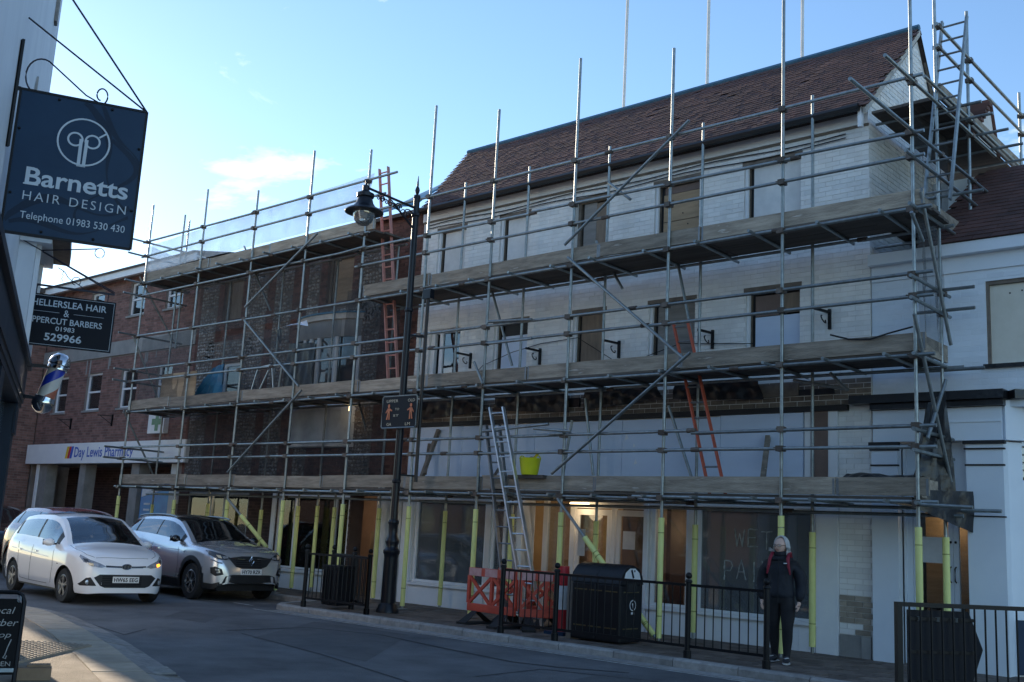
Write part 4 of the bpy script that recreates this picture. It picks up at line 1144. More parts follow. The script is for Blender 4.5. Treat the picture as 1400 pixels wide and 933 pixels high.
MB().box(-5.58, -4.68, YC+0.2, YC+0.25, 2.16, 2.915).build('transom_panel', 'blue_white_paint', CB)
MB().box(-5.6, -4.66, YC+0.13, YC+0.197, 2.10, 2.165).build('lintel', 'blue_white_paint', CB)
MB().box(-5.72, -5.58, YC+0.0, YC+0.3, 0, 2.9).build('reveal', 'blue_white_paint', CB)
dfr = MB().box(-5.58, -5.50, YC+0.16, YC+0.24, 0, 2.1).box(-4.72, -4.68, YC+0.16, YC+0.24, 0, 2.1).build('door_frame', 'blue_white_paint', CB)
for a, b in ((-5.495, -4.975), (-4.97, -4.725)):
    d = MB().box(a, a+0.07, YC+0.17, YC+0.22, 0.02, 2.08).box(b-0.06, b, YC+0.17, YC+0.22, 0.02, 2.08).box(a+.07, b-.06, YC+0.17, YC+0.22, 1.98, 2.08).box(a+.07, b-.06, YC+0.17, YC+0.22, .02, .36).build('door', 'blue_white_paint', CB)
    pane(d, a+.07, b-.06, .36, 1.98, YC+0.195)
    hx_ = b-0.03 if a < -5.2 else a+0.03
    MB().path([(hx_, YC+0.168, 1.08), (hx_, YC+0.12, 1.1), (hx_, YC+0.12, 1.26), (hx_, YC+0.168, 1.28)], 0.009, 6).build('handle', 'black_iron', d)
    MB().lathe((hx_, YC+0.163, 1.6), [(.018, 0), (.018, .006)], 8, 'Y').build('lock', 'black_iron', d)
MB().box(-5.38, -5.12, YC+0.185, YC+0.19, 1.32, 1.66).build('notice', 'paper', CB)
MB().box(-5.6, -4.6, YC+0.9, YC+0.95, 0, 2.4).build('inner_board', 'plywood', CB)
MB().box(-5.45, -5.0, YC+0.6, YC+0.66, 0.0, 0.75).build('inner_board', 'interior_dark', CB)
MB().box(-5.6, -4.6, YC+0.26, YC+0.9, -.05, 0.003).build('room_floor', 'interior_dark', CB)
lamp('ceiling_bulb', 'lit bulb inside the corner shop doorway', (-5.2, YC+0.6, 2.05), (-5.17, YC+0.6, 2.05), 0.03, 1.5, 0.1)
# canted shopfront at the right edge
canted('canted_wall', 0.02, 0.24, -0.2, -0.02, 0, 2.9, 'blue_white_paint')
canted('canted_wall', 0.24, 2.4, -0.2, -0.02, 0, 0.75, 'blue_white_paint')
canted('canted_wall', 0.24, 2.4, -0.2, -0.02, 2.15, 2.42, 'blue_white_paint')
canted('canted_wall', 0.24, 2.4, -0.2, -0.02, 2.86, 2.915, 'blue_white_paint')
canted('canted_wall', 2.4, 4.5, -0.2, -0.02, 0, 2.915, 'blue_white_paint')
fw = canted('window_frame', 0.24, 2.4, -0.12, -0.08, 2.42, 2.46, 'black_iron')
for k in range(10): canted('lead', 0.26+k*0.11, 0.272+k*0.11, -0.115, -0.1, 2.46, 2.86, 'black_iron', fw)
for z in (2.55, 2.65, 2.75): canted('lead', 0.24, 2.4, -0.113, -0.102, z, z+.012, 'black_iron', fw)
canted('pane', 0.24, 2.4, -0.13, -0.125, 2.42, 2.86, 'house_glass')
canted('pane', 0.24, 2.4, -0.13, -0.125, 0.75, 2.15, 'shop_glass')
# arched head of the big pane
mb = MB(); arc = []
for k in range(9):
    t = math.pi/2 + math.pi/2*k/8; arc.append((0.24+0.30+0.30*math.cos(t), 1.85+0.30*math.sin(t)))
arc.append((0.24, 2.15))
mb.prism([K0 + CA*a + CN*(-0.12) + Vector((0, 0, z)) for a, z in arc], CN*0.1); mb.build('arch_head', 'blue_white_paint', CB)
canted('inner_board', 0.1, 2.6, -1.0, -0.95, 0, 3, 'plywood_dark')
canted('stall_panel', 0.1, 1.1, 0.0, 0.02, 0.02, 0.68, 'navy_panel')
# wall piece behind and upper flank
MB().box(-4.2, 1.5, YC+0.01, YC+0.25, 3.36, 3.5).build('beam', 'blue_white_paint', CB)

# small rear roof with white gable, seen past the ladder
RB = thing('rear_building', 'small rear gable with brown tiles behind the top scaffold ladder', 'building', (-6.5, 20.5, 0))
a = pxx(1352, 138, -5.9)
MB().prism([(-5.9, a.y-.9, 5), (-5.9, a.y+0.6, 5), (-5.9, a.y+0.6, a.z-1.6), (-5.9, a.y, a.z-.05), (-5.9, a.y-.9, a.z-1.0)], (-0.2, 0, 0)).build('gable', 'white_render', RB)
mb = MB()
for k in range(8):
    y0, z0 = a.y-1.0 + k*0.125, a.z-0.95+k*0.115
    mb.box(-9, -5.85, y0-.02, y0+0.14, z0, z0+0.06)
mb.prism([(-9, a.y, a.z-.02), (-5.85, a.y, a.z-.02), (-5.85, a.y+.65, a.z-1.6), (-9, a.y+.65, a.z-1.6)], (0, 0, 0.05))
mb.build('roof', 'roof_tile', RB)
# tall pale poles of the rear scaffold standing up behind the ridge
for k, (x, y) in enumerate(((852, 150), (966, 120), (1096, 84))):
    p = py(x, y, 17.6)
    o = MB().tube((p.x, p.y, 6.0), (p.x+0.02, p.y, 14.5), 0.034, 8).build('scaffold_pole', 'board_white')
    tag(o, ['leftmost', 'middle', 'rightmost'][k] + ' pale pole rising behind the tiled ridge', 'pole', 'poles behind the ridge')
# ------------------------------------------------------------------ scaffolding
SC = thing('scaffolding', 'galvanised tube scaffolding with timber decks and yellow padded feet', 'scaffolding', (-14, 13.4, 0))
YF, YI, TR = 12.95, 13.87, 0.0242
XS = [(-24.32, 9.22), (-21.78, 9.17), (-19.65, 8.75), (-17.68, 9.28), (-15.79, 8.9), (-13.95, 9.4), (-12.30, 8.92), (-10.46, 9.4), (-8.59, 9.05), (-6.70, 10.6), (-4.88, 10.6)]
def stube(name, p, q, r=TR, n=10):
    return MB().tube(p, q, r, n).build(name, 'galv', SC, smooth=True)
def sleeve(par, p, q, r=0.043):
    s_ = MB().tube(p, q, r, 12).build('foam_sleeve', 'yellow_foam', par, smooth=True)
    p, q = Vector(p), Vector(q); L = (q-p).length; d = (q-p).normalized()
    for t in (L-0.22, 0.3):
        if 0 < t < L-.1: MB().tube(p+d*t, p+d*(t+0.012), r+0.002, 12).build('tape_band', 'tape', par)
for i, (X, zt) in enumerate(XS):
    lean = random.uniform(-.012, .012)
    o = stube('standard', (X, YF, 0.02), (X+lean, YF, zt))
    MB().box(X-.075, X+.075, YF-.075, YF+.075, 0.004, 0.018).build('base_plate', 'grey_metal', o)
    if i == 9: sleeve(o, (X, YF, 1.68), (X, YF, 1.83))
    z1 = random.uniform(1.72, 1.86)
    if i != 9: sleeve(o, (X, YF, 0.06), (X, YF, z1))
    else: sleeve(o, (X, YF, 0.06), (X, YF, 1.67))
for i, (X, zt) in enumerate(XS):
    X2 = X if i < 10 else X
    top = 8.12 if i >= 5 else (7.1 if i > 0 else 9.2)
    if i == 10: top = 10.2
    X3 = X + (-0.05 if i in (1, 2, 3) else 0)
    o = stube('standard', (X3, YI, 0.02), (X3, YI, top))
    sleeve(o, (X3, YI, random.uniform(.04, .12)), (X3, YI, random.uniform(1.62, 1.80)), random.uniform(.040, .046))
# extra inner posts in the left part
for x in (458, 408):
    p = py(x, 690, YI); o = stube('standard', (p.x, YI, 0.02), (p.x, YI, 2.05)); sleeve(o, (p.x, YI, .05), (p.x, YI, 1.75))
# ledgers and rails along the front
WHITE = (-15.95, -4.70); FLINT = (-24.5, -15.6); ALL = (-24.5, -4.62)
yl = YF - 2*TR
def run(name, z, x0, x1, y=yl, sag=0.02):
    """long run made of several tubes joined end to end"""
    x = x0
    while x < x1-0.3:
        L = min(random.uniform(4.6, 6.3), x1-x)
        if x1-(x+L) < 1.0: L = x1-x
        a, b = random.uniform(-sag, sag), random.uniform(-sag, sag)
        o = stube(name, (x, y, z+a), (x+L, y, z+b))
        if x+L < x1-0.3: MB().tube((x+L-.07, y, z+b), (x+L+.07, y, z+b), 0.034, 8).build('sleeve_coupler', 'coupler', o)
        x += L
for z in (2.03, 3.86): run('ledger', z, *ALL); run('ledger', z, *ALL, y=YI+2*TR)
for z in (2.72, 2.98, 4.62, 4.90): run('guard_rail', z, *ALL)
run('ledger', 5.76, *ALL); run('ledger', 5.76, *WHITE, y=YI+2*TR)
for z in (6.47, 6.80): run('guard_rail', z, *WHITE)
run('guard_rail', 7.56, *WHITE)
run('ledger', 7.12, *FLINT); run('ledger', 7.12, *FLINT, y=YI+2*TR)
run('guard_rail', 6.82, *FLINT)
for z in (7.85, 8.22): run('guard_rail', z, FLINT[0], -14.9 if z > 8 else -15.2)
# second lower tube just under the first deck
run('ledger', 1.93, *ALL, y=YI-0.1)
# short doubled rail ends
for (x0, y0, x1, y1) in ((668, 440, 727, 437), (668, 470, 727, 463), (660, 590, 750, 580), (730, 586, 780, 590), (752, 594, 770, 593), (460, 348, 500, 337), (1258, 690, 1330, 694)):
    a, b = py(x0, y0, yl-.05), py(x1, y1, yl-.05); stube('guard_rail', a, b)
# transoms sticking out under the decks
DECKS = [(2.10, -24.4, -4.75), (3.93, -24.4, -4.75), (5.83, -15.7, -4.75), (7.19, -24.4, -15.55)]
for z, x0, x1 in DECKS:
    x = x0+0.25
    while x < x1:
        o = stube('transom', (x, YF-random.uniform(.12, .26), z-0.055), (x+random.uniform(-.05, .05), YI+random.uniform(.15, .28), z-0.055), n=8)
        x += random.uniform(.82, 1.0)
# decks of boards
BW = 0.222
for z, x0, x1 in DECKS:
    for r_ in range(4):
        y0 = YF + 0.045 + r_*(BW+0.004)
        x = x0 - random.uniform(0, .1)
        while x < x1-0.4:
            L = min(3.9, x1-x+random.uniform(0, .08))
            dz = random.uniform(0, .006)
            MB().box(x, x+L-0.01, y0, y0+BW, z-0.030+dz, z+0.008+dz).build('deck_board', 'deck_wood', SC)
            x += L
    # toe board
    x = x0 - 0.05; k = 0
    while x < x1-0.2:
        L = min(random.choice((3.9, 3.0, 2.4, 1.9)), x1-x+.02)
        if x1-(x+L) < .6: L = x1-x
        ta_, tb_ = random.uniform(-.018, .018), random.uniform(-.018, .018)
        yy = YF + 0.028 + (k % 2)*0.018
        mb = MB().add([(x, yy, z+.012+ta_), (x+L-.012, yy, z+.012+tb_), (x+L-.012, yy+.038, z+.012+tb_), (x, yy+.038, z+.012+ta_), (x, yy, z+.238+ta_), (x+L-.012, yy, z+.238+tb_), (x+L-.012, yy+.038, z+.238+tb_), (x, yy+.038, z+.238+ta_)],
                      [(0, 3, 2, 1), (4, 5, 6, 7), (0, 1, 5, 4), (1, 2, 6, 5), (2, 3, 7, 6), (3, 0, 4, 7)])
        b_ = mb.build('toe_board', 'board_wood', SC)
        for e in (x+.004, x+L-.045):
            MB().box(e, e+.03, yy-.002, yy-.0005, z+.02, z+.23).build('hoop_iron', 'grey_metal', b_)
        x += L; k += 1
# couplers where tubes cross
me_c = bpy.data.meshes.new('coupler')
mbc = MB().box(-.045, .045, -.075, .03, -.032, .032).box(-.06, .06, -.05, -.03, -.018, .018).tube((-.05, -.06, 0), (.075, -.06, .01), .009, 6)
me_c.from_pydata(mbc.v, [], mbc.f); me_c.materials.append(M['coupler'])
off = wloc(SC)
for i, (X, zt) in enumerate(XS):
    zs = [2.03, 2.72, 2.98, 3.86, 4.62, 4.90, 5.76]
    zs += [6.47, 6.80, 7.56] if i >= 4 else [6.82, 7.12, 7.85, 8.22]
    if i == 4: zs += [7.12, 7.85, 8.22]
    for z in zs:
        o = link('coupler', me_c, SC); o.location = Vector((X, YF, z)) - off
        o.rotation_euler = (0, 0, random.uniform(-.25, .25)); o.scale = (random.choice((1, -1))*1.1, 1.1, 1.15)
# diagonal braces in the plane of the front, and inside
def brace(x0, y0, x1, y1, Y=YF-0.1, name='brace'):
    return stube(name, py(x0, y0, Y), py(x1, y1, Y))
brace(942, 165, 772, 335); brace(776, 352, 934, 490); brace(944, 482, 754, 648)
brace(434, 319, 335, 420); brace(334, 438, 408, 528); brace(412, 534, 311, 646)
brace(270+570/3.1-120, 337, 370, 425, YI-.06); brace(482, 520, 500, 585, YI-.06); brace(815, 330, 851, 395, YI-.06) 
brace(922, 335, 948, 470, YI-.06); brace(914, 555, 946, 655, YI-.06); brace(648, 495, 660, 525, YF-.1)
brace(672, 395, 700, 500, YI-.06); brace(800, 545, 811, 650, YI-.06); brace(768, 660, 782, 575, YI-.06)
brace(832, 250, 862, 273, YF+.1, 'brace'); brace(1085, 520, 1160, 533, YI); brace(1135, 510, 1158, 534, YI)
# raking shores with padded feet
p, q = py(762, 682, YF-.12), py(896, 872, YF-.12)
o = stube('raker', p, q); d = (q-p)
sleeve(o, p+d*.30, p+d*.52); sleeve(o, p+d*.8, p+d*.985)
p, q = py(311, 682, YF-.12), py(344, 748, YF-.12)
q.y = YF+.25; q.x = p.x+(q.x-p.x); o = stube('raker', p, q); d = (q-p); sleeve(o, p+d*.35, q)
# return along the right-hand gable
XRT = -4.88
for z in (2.72, 2.98, 4.62, 4.90): stube('guard_rail', (XRT+.05, YF-.25, z-.06), (XRT+.05, YI+.2, z-.06))
for z, y0, y1 in ((5.78, YF-.25, 15.4), (6.80, 10.95, 15.9), (7.5, 11.98, 16.2), (6.45, 12.6, 15.6), (8.37, 13.8, 18.3), (8.69, 13.8, 18.3), (7.72, 13.3, 18.2)):
    stube('guard_rail', (XRT+.05, y0, z), (XRT+.05, y1, z))
stube('ledger', (XRT+.05, YF-.2, 2.03), (XRT+.05, YI+.2, 2.03)); stube('ledger', (XRT+.05, YF-.2, 3.86), (XRT+.05, YI+.25, 3.86))
stube('standard', (XRT, 15.1, 3.56), (XRT, 15.22, 9.5)); stube('standard', (XRT, 17.72, 6.9), (XRT, 17.75, 9.12))
for z, x1 in ((4.62, -4.45), (4.9, -4.45), (2.0, -4.2), (3.82, -4.35), (6.2, -4.3)): stube('transom', (-5.2, YI+.02, z), (x1, YI+.02, z), n=8)
for y_, z in ((14.4, 7.66), (14.9, 7.66), (15.6, 7.66), (16.3, 7.66), (17.0, 7.66), (14.3, 5.74), (15.0, 5.74)):
    stube('transom', (-5.95, y_, z), (-4.45, y_, z), n=8)
for (x0, y0, x1, y1) in ((1259, 262, 1300, 472), (1250, 430, 1300, 659), (1293, 520, 1268, 600), (1246, 290, 1262, 330)):
    stube('brace', pxx(x0, y0, XRT+.1), pxx(x1, y1, XRT+.1))
for z, y0, y1, xa in ((7.70, 14.0, 17.9, -5.85), (5.83, YF+.1, 15.3, -5.55), (3.93, YF+.1, YI+.15, -5.4)):
    for r_ in range(4):
        x = xa + r_*0.226
        if x+BW > XRT-.03: continue
        MB().box(x, x+BW, y0, y1, z-.031, z+.007+.004*r_).build('deck_board', 'deck_wood', SC)
    if z > 5: MB().box(XRT-.055, XRT-.017, y0+.1, y1, z+.012, z+.24).build('toe_board', 'board_wood', SC)
MB().box(XRT-.03, XRT+.01, YF+.1, YI+.2, 3.94, 4.17).build('toe_board', 'board_wood', SC)
MB().box(XRT-.03, XRT+.01, YF+.1, YI+.15, 2.11, 2.34).build('toe_board', 'board_wood', SC)
for y_, z in ((YF, 6.80), (YF, 7.5), (13.9, 8.37), (13.9, 8.69), (13.9, 7.5), (13.9, 6.8), (15.2, 8.37), (15.2, 8.69), (15.2, 7.5), (15.2, 7.72), (15.2, 6.8), (17.74, 8.37), (17.74, 8.69), (YI, 4.56), (YI, 4.84), (YI, 2.66), (YI, 2.92), (15.14, 5.78)):
    o = link('coupler', me_c, SC); o.location = Vector((XRT, y_, z)) - off; o.rotation_euler = (0, 0, math.pi/2)
# left end return
XLT = -24.32
for z in (2.72, 2.98, 4.62, 4.90, 5.80, 6.82, 7.15, 7.85, 8.22): stube('guard_rail', (XLT-.05, YF-.5, z), (XLT-.05, YI+.35, z), n=8)
stube('standard', (XLT+.28, YI-.02, 5.6), (XLT+.28, YI-.02, 9.0), n=8)
stube('brace', (XLT-.08, YF-.1, 7.3), (XLT-.08, YI+.1, 5.85), n=8); stube('brace', (XLT-.08, YF-.1, 5.8), (XLT-.08, YI+.1, 3.9), n=8); stube('brace', (XLT-.08, YF-.1, 3.9), (XLT-.08, YI+.1, 2.2), n=8)
MB().box(-23.1, -21.6, YF+.1, YF+.12, 4.17, 4.75).build('leaning_board', 'plywood', SC)

# ------------------------------------------------------------------ nets and sheets hung on the scaffold
def cloth(name, label, P00, P10, P01, P11, nu, nv, amp, mt, cat='netting', freq=7.0, thick=0.004, fold=1.0):
    P00, P10, P01, P11 = (Vector(p) for p in (P00, P10, P01, P11))
    nrm = (P10-P00).cross(P01-P00).normalized(); vs = []
    ph = random.uniform(0, 6)
    for i in range(nu+1):
        for j in range(nv+1):
            u, v = i/nu, j/nv
            p = P00*(1-u)*(1-v) + P10*u*(1-v) + P01*(1-u)*v + P11*u*v
            a = amp*(math.sin(u*freq*2+ph+fold*v*2) + .6*math.sin(u*freq*5.3+ph*2-v*3) + (.12 if 'black' in mt else .4)*random.uniform(-1, 1))
            sag = 0.0
            vs.append(p + nrm*a*(0.35+0.65*(1-abs(2*v-1))))
    mb = MB().add(vs, [(i*(nv+1)+j, (i+1)*(nv+1)+j, (i+1)*(nv+1)+j+1, i*(nv+1)+j+1) for i in range(nu) for j in range(nv)])
    o = mb.build(name, mt, None, smooth=True)
    return tag(o, label, cat)
cloth('debris_net', 'dark debris netting hung behind the lowest lift of the left scaffold', (-22.9, YI-.09, 2.3), (-15.6, YI-.09, 2.3), (-22.9, YI-.09, 3.85), (-15.6, YI-.09, 3.85), 70, 8, .02, 'net_dark')
cloth('debris_net', 'torn dark netting over the left end of the middle lift', (-24.2, YF+.09, 4.0), (-21.9, YF+.09, 4.1), (-24.2, YF+.09, 5.7), (-21.9, YF+.09, 5.75), 24, 8, .03, 'net_grey')
cloth('debris_net', 'dark netting hung right of the bow bay beside the faded red ladder', (-17.2, YI-.1, 4.1), (-15.5, YI-.1, 4.1), (-17.2, YI-.1, 6.3), (-15.5, YI-.1, 6.3), 20, 8, .025, 'net_dark')
cloth('debris_net', 'grey netting gathered on the right-hand scaffold return below the top deck', (XRT+.02, YF+.12, 4.1), (XRT+.02, YI-.05, 4.0), (XRT+.02, YF+.15, 5.7), (XRT+.02, YI-.02, 5.72), 14, 10, .03, 'net_grey', freq=11)
cloth('debris_net', 'dark netting behind the ladder at the top right of the scaffold', (-5.3, 14.05, 5.9), (-5.3, 15.5, 5.9), (-5.3, 14.05, 7.65), (-5.3, 15.5, 7.68), 18, 8, .03, 'net_dark')
cloth('debris_net', 'sheer grey netting over the middle lift left of the bow bay', (-21.8, YI-.12, 4.1), (-17.3, YI-.12, 4.1), (-21.8, YI-.12, 5.7), (-17.3, YI-.12, 5.7), 40, 8, .025, 'net_grey')
cloth('debris_net', 'sheer grey netting below the top left deck', (-23.2, YI-.12, 5.85), (-15.7, YI-.12, 5.85), (-23.2, YI-.12, 7.05), (-15.7, YI-.12, 7.05), 60, 8, .025, 'net_grey')
for k, (xa, xb, za, zb) in enumerate(((-15.2, -13.3, 3.50, 3.62), (-13.1, -11.3, 3.62, 3.52), (-11.0, -9.4, 3.55, 3.66), (-9.2, -7.6, 3.66, 3.58))):  # black cloths added to darken the shadowed strip above the hoarding
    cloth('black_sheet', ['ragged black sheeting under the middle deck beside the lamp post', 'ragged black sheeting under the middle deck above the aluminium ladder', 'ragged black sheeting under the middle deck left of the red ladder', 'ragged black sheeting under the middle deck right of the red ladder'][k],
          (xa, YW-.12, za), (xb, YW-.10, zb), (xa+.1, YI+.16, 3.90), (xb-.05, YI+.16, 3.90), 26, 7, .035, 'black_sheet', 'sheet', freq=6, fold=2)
cloth('plastic_sheet', 'clear plastic sheeting tied along the top left guard rails', (-24.2, YF+.06, 7.45), (-15.9, YF+.06, 7.50), (-24.25, YF+.06, 8.16), (-15.7, YF+.06, 8.40), 70, 6, .025, 'sheer_white', 'sheeting', freq=12)
cloth('plastic_sheet', 'small plastic sheet at the left end guard rail', (XLT-.02, YF+.05, 7.4), (XLT-.02, YI, 7.4), (XLT-.02, YF+.05, 8.15), (XLT-.02, YI, 8.0), 14, 6, .03, 'sheer_white', 'sheeting', freq=9)
cloth('black_sheet', 'black plastic sheet over the opening left of the bow window', (-19.35, YW-.32, 4.2), (-18.3, YW-.32, 4.2), (-19.3, YW-.3, 5.35), (-18.35, YW-.3, 5.3), 20, 12, .022, 'black_sheet', 'sheet', freq=6, fold=4)
cloth('black_sheet', 'crumpled black plastic lying along the right end of the lowest deck', (-6.1, YF+.1, 2.30), (-4.9, YF+.1, 2.32), (-6.0, YF+.5, 2.44), (-4.95, YF+.5, 2.40), 24, 8, .03, 'black_sheet', 'sheet', freq=5)
cloth('black_sheet', 'black plastic gathered up the right-hand corner of the scaffold', (-5.05, YF+.2, 2.3), (-4.75, YI, 2.2), (-4.92, YF+.45, 3.3), (-4.8, YI-.05, 3.55), 14, 14, .05, 'black_sheet', 'sheet', freq=7)
cloth('black_sheet', 'black plastic drooping under the right end of the lowest deck', (-4.95, YF+.05, 1.98), (-4.6, YI+.25, 1.72), (-4.95, YF+.05, 2.2), (-4.6, YI+.2, 2.25), 16, 8, .02, 'black_sheet', 'sheet', freq=4)
cloth('blue_sheet', 'crumpled blue plastic sheet hanging over the left flint window', (-22.3, YF+.55, 4.2), (-21.2, YF+.55, 4.2), (-21.75, YF+.6, 4.9), (-21.25, YF+.6, 4.98), 16, 10, .05, 'tarp_blue', 'sheet', freq=5)
cloth('grey_flap', 'torn grey sheet flapping above the bow window', py(398, 443, YF+.4), py(421, 446, YF+.4), py(378, 450, YF+.4), py(420, 438, YF+.4), 10, 4, .02, 'hoarding', 'sheet')
cloth('grey_flap', 'dark torn sheet hanging below the grey flap', py(376, 452, YF+.42), py(386, 450, YF+.42), py(382, 470, YF+.42), py(384, 470, YF+.42), 6, 4, .02, 'black_sheet', 'sheet')
# cables draped along the wall and deck
def cable(name, label, pts, r=0.012, mt='cable'):
    o = MB().path(pts, r, 5).build(name, mt); return tag(o, label, 'cable')
for k, (zz, lab) in enumerate(((7.52, 'upper black cable slung along the white wall under the eaves'), (7.44, 'lower black cable slung along the white wall under the eaves'))):
    cable('wall_cable', lab, [(XL+.1+t*9.0, YW-.03, zz+.025*math.sin(t*19+k)) for t in np.linspace(0, 1, 30)], 0.009)
cable('wall_cable', 'black cable hanging across the white wall beside the middle windows', [py(x, y, YW-.04) for x, y in ((605, 560), (660, 500), (700, 482), (740, 470), (790, 462), (850, 500), (930, 470), (1030, 470))], 0.007)
cable('deck_cable', 'black cable draped over the middle toe board near the right corner', [py(x, y, YF-.0) for x, y in ((1135, 458), (1160, 464), (1190, 464), (1215, 456), (1248, 447))], 0.012)

# ------------------------------------------------------------------ ladders
def ladder(name, label, a0, a1, b0, b1, n, mt, rmat, sw=0.028, sd=0.065, group=None):
    """a0->a1 left stile foot to head, b0->b1 right stile"""
    a0, a1, b0, b1 = (Vector(p) for p in (a0, a1, b0, b1))
    t = thing(name, label, 'ladder', a0, group); sw = .022 if 'fibre' in mt else sw
    acr = (b0-a0).normalized(); axis = (a1-a0).normalized(); nrm = acr.cross(axis)
    MB().bar(a0, a1, sw, sd, nrm).build('stile', mt, t); MB().bar(b0, b1, sw, sd, nrm).build('stile', mt, t)
    for k in range(n):
        f = (k+.6)/n
        MB().tube(a0+(a1-a0)*f, b0+(b1-b0)*f, .015, 6).build('rung', rmat, t)
    return t
def lad_px(name, label, foot, head, wid, n, mt, rmat, **k):
    f_, h_ = Vector(foot), Vector(head); d = Vector((wid, 0, 0))
    return ladder(name, label, f_-d/2, h_-d/2, f_+d/2, h_+d/2, n, mt, rmat, **k)
lad_px('ladder', 'aluminium ladder leaning from the pavement up to the lowest deck', (py(737, 860, 12.45).x-.08, 12.45, 0.03), (py(679, 557, 12.88).x, 12.88, 3.48), .30, 14, 'aluminium', 'aluminium')
lad_px('ladder', 'grey rear section of ladder standing behind the aluminium ladder', (py(703, 850, 12.78).x-.0, 12.78, 0.03), (py(672, 560, 13.0).x+.05, 13.0, 3.2), .30, 12, 'grey_metal', 'grey_metal')
lad_px('ladder', 'orange-red ladder between the lowest and middle decks', (py(986, 655, 13.45).x, 13.35, 2.13), (py(930, 440, 13.6).x, 13.6, 4.80), .26, 11, 'red_fibreglass', 'grey_metal')
lad_px('ladder', 'faded red ladder rising past the street lamp to the left top deck', (py(549, 505, 13.4).x-.08, 13.3, 4.0), (py(522, 235, 13.5).x, 13.55, 8.75), .27, 18, 'pink_fibreglass', 'pink_fibreglass')
y0_, y1_ = 13.6, 14.75
t0 = pxx(1279, 270, XRT-.25); t1 = pxx(1306, 25, XRT-.25)
la, lb = py(1281, 276, 13.55), py(1305, 26, 14.3); lad_px('ladder', 'grey ladder standing on the top right corner of the scaffold', la, lb, .34, 12, 'galv', 'grey_metal')
ts = thing('trestle', 'small white-topped folding trestle on the middle deck left of the bow bay', 'trestle', (-20.6, 13.4, 3.94))
a, b = py(353, 504, 13.4), py(372, 500, 13.4)
MB().bar(a, b, .09, .04).build('top', 'aluminium', ts)
for p, q in ((a, py(340, 532, 13.4)), (b, py(377, 528, 13.4)), (a+Vector((.05, .25, 0)), py(347, 531, 13.7)), (b+Vector((0, .25, 0)), py(380, 526, 13.7))): MB().bar(p, Vector((q.x, q.y, 3.95)), .03, .02).build('leg', 'aluminium', ts)
# planks and poles leaning on the hoarding
for (x0, y0, x1, y1, r, mt, lab) in ((577, 652, 600, 588, .035, 'frame_wood', 'weathered timber pole leaning on the hoarding near the lamp post'), (581, 648, 587, 608, .03, 'frame_wood', 'short timber post leaning beside the weathered pole'), (1043, 655, 1050, 597, .035, 'board_wood', 'pale plank leaning on the hoarding right of the red ladder'), (675, 652, 683, 640, .02, 'frame_wood', 'stub of timber lying on the lowest deck by the bucket')):
    a, b = py(x0, y0, 13.75), py(x1, y1, 14.1); a.z = max(a.z, 2.12)
    tag(MB().bar(a, b, r*2, r*2).build('timber_prop', mt), lab, 'timber')
for k, (x, y, w_) in enumerate(((553, 648, .5), (838, 650, .5), (600, 652, .3), (690, 668, .35))):
    c = py(x, y, 13.5)
    mb = MB(); 
    for j in range(5): mb.ball((c.x+random.uniform(-w_, w_)*.5, 13.3+random.uniform(0, .4), 2.15+random.uniform(0, .05)), .16, .12, .08, 7, 4)
    tag(mb.build('rubble_sack', 'black_sheet', None, smooth=True), 'black bundle of sacking on the lowest deck, ' + ['just right of the lamp post', 'behind the long right toe board', 'small one near the leaning poles', 'under the yellow bucket'][k], 'sacking')
# yellow trug with a brush in it
c = py(723, 665, 12.98); c.z = 2.36
bk_ = thing('bucket', 'bright yellow flexible bucket standing on the lowest deck', 'bucket', c)
MB().box(c.x-.4, c.x+.35, c.y-.08, c.y+.3, c.z-.06, c.z-.005).build('plank', 'deck_wood', SC)
MB().lathe(c, [(.13, 0), (.145, .05), (.175, .25), (.185, .27), (.175, .272), (.135, .06), (.0, .05)], 18).build('tub', 'lime_plastic', bk_, smooth=True)
for s in (-1, 1): MB().path([(c.x+s*.17, c.y+.06*math.cos(t), c.z+.26+.05*math.sin(t)) for t in np.linspace(0, math.pi, 7)], .011, 5).build('handle', 'lime_plastic', bk_)
br = thing('brush', 'paint brush with orange handle sticking out of the yellow bucket', 'brush', (c.x, c.y, c.z+.2))
MB().bar((c.x+.02, c.y, c.z+.22), (c.x+.16, c.y+.02, c.z+.36), .035, .025).build('handle', 'sign_yellow', br); MB().bar((c.x-.06, c.y, c.z+.24), (c.x+.05, c.y, c.z+.28), .05, .04).build('head', 'board_grey', br)
# ------------------------------------------------------------------ street lamp
lx, ly = -13.5, 12.2
LM = thing('street_lamp', 'tall black cast iron street lamp with bell lantern on a scrolled arm', 'street lamp', (lx, ly, 0))
MB().lathe((lx, ly, 0), [(.20, 0), (.20, .04), (.17, .08), (.165, .12), (.125, .16), (.12, .9), (.125, .95), (.145, .98), (.145, 1.02), (.115, 1.05), (.10, 1.10), (.12, 1.16), (.12, 1.19), (.085, 1.26), (.08, 1.45), (.095, 1.48), (.095, 1.51), (.07, 1.54)], 10).build('base', 'lamp_paint', LM, smooth=True)
MB().tube((lx, ly, 1.5), (lx, ly, 7.25), .068, 10, .056).build('column', 'lamp_paint', LM, smooth=True)
for z in (5.15, 2.15, 6.9): MB().lathe((lx, ly, z), [(.066, 0), (.078, .02), (.078, .05), (.066, .07)], 10).build('collar', 'lamp_paint', LM)
MB().lathe((lx, ly, 7.25), [(.066, 0), (.06, .05), (.02, .07), (.035, .1), (.045, .15), (.03, .2), (.018, .22), (.02, .25), (.005, .42)], 10).build('finial', 'lamp_paint', LM, smooth=True)
za = py(565, 285, ly).z
yh = pxx(497, 300, lx).y
arm = MB().bar((lx, ly, za-.02), (lx, yh, za+.04), .03, .035).build('arm', 'lamp_paint', LM)
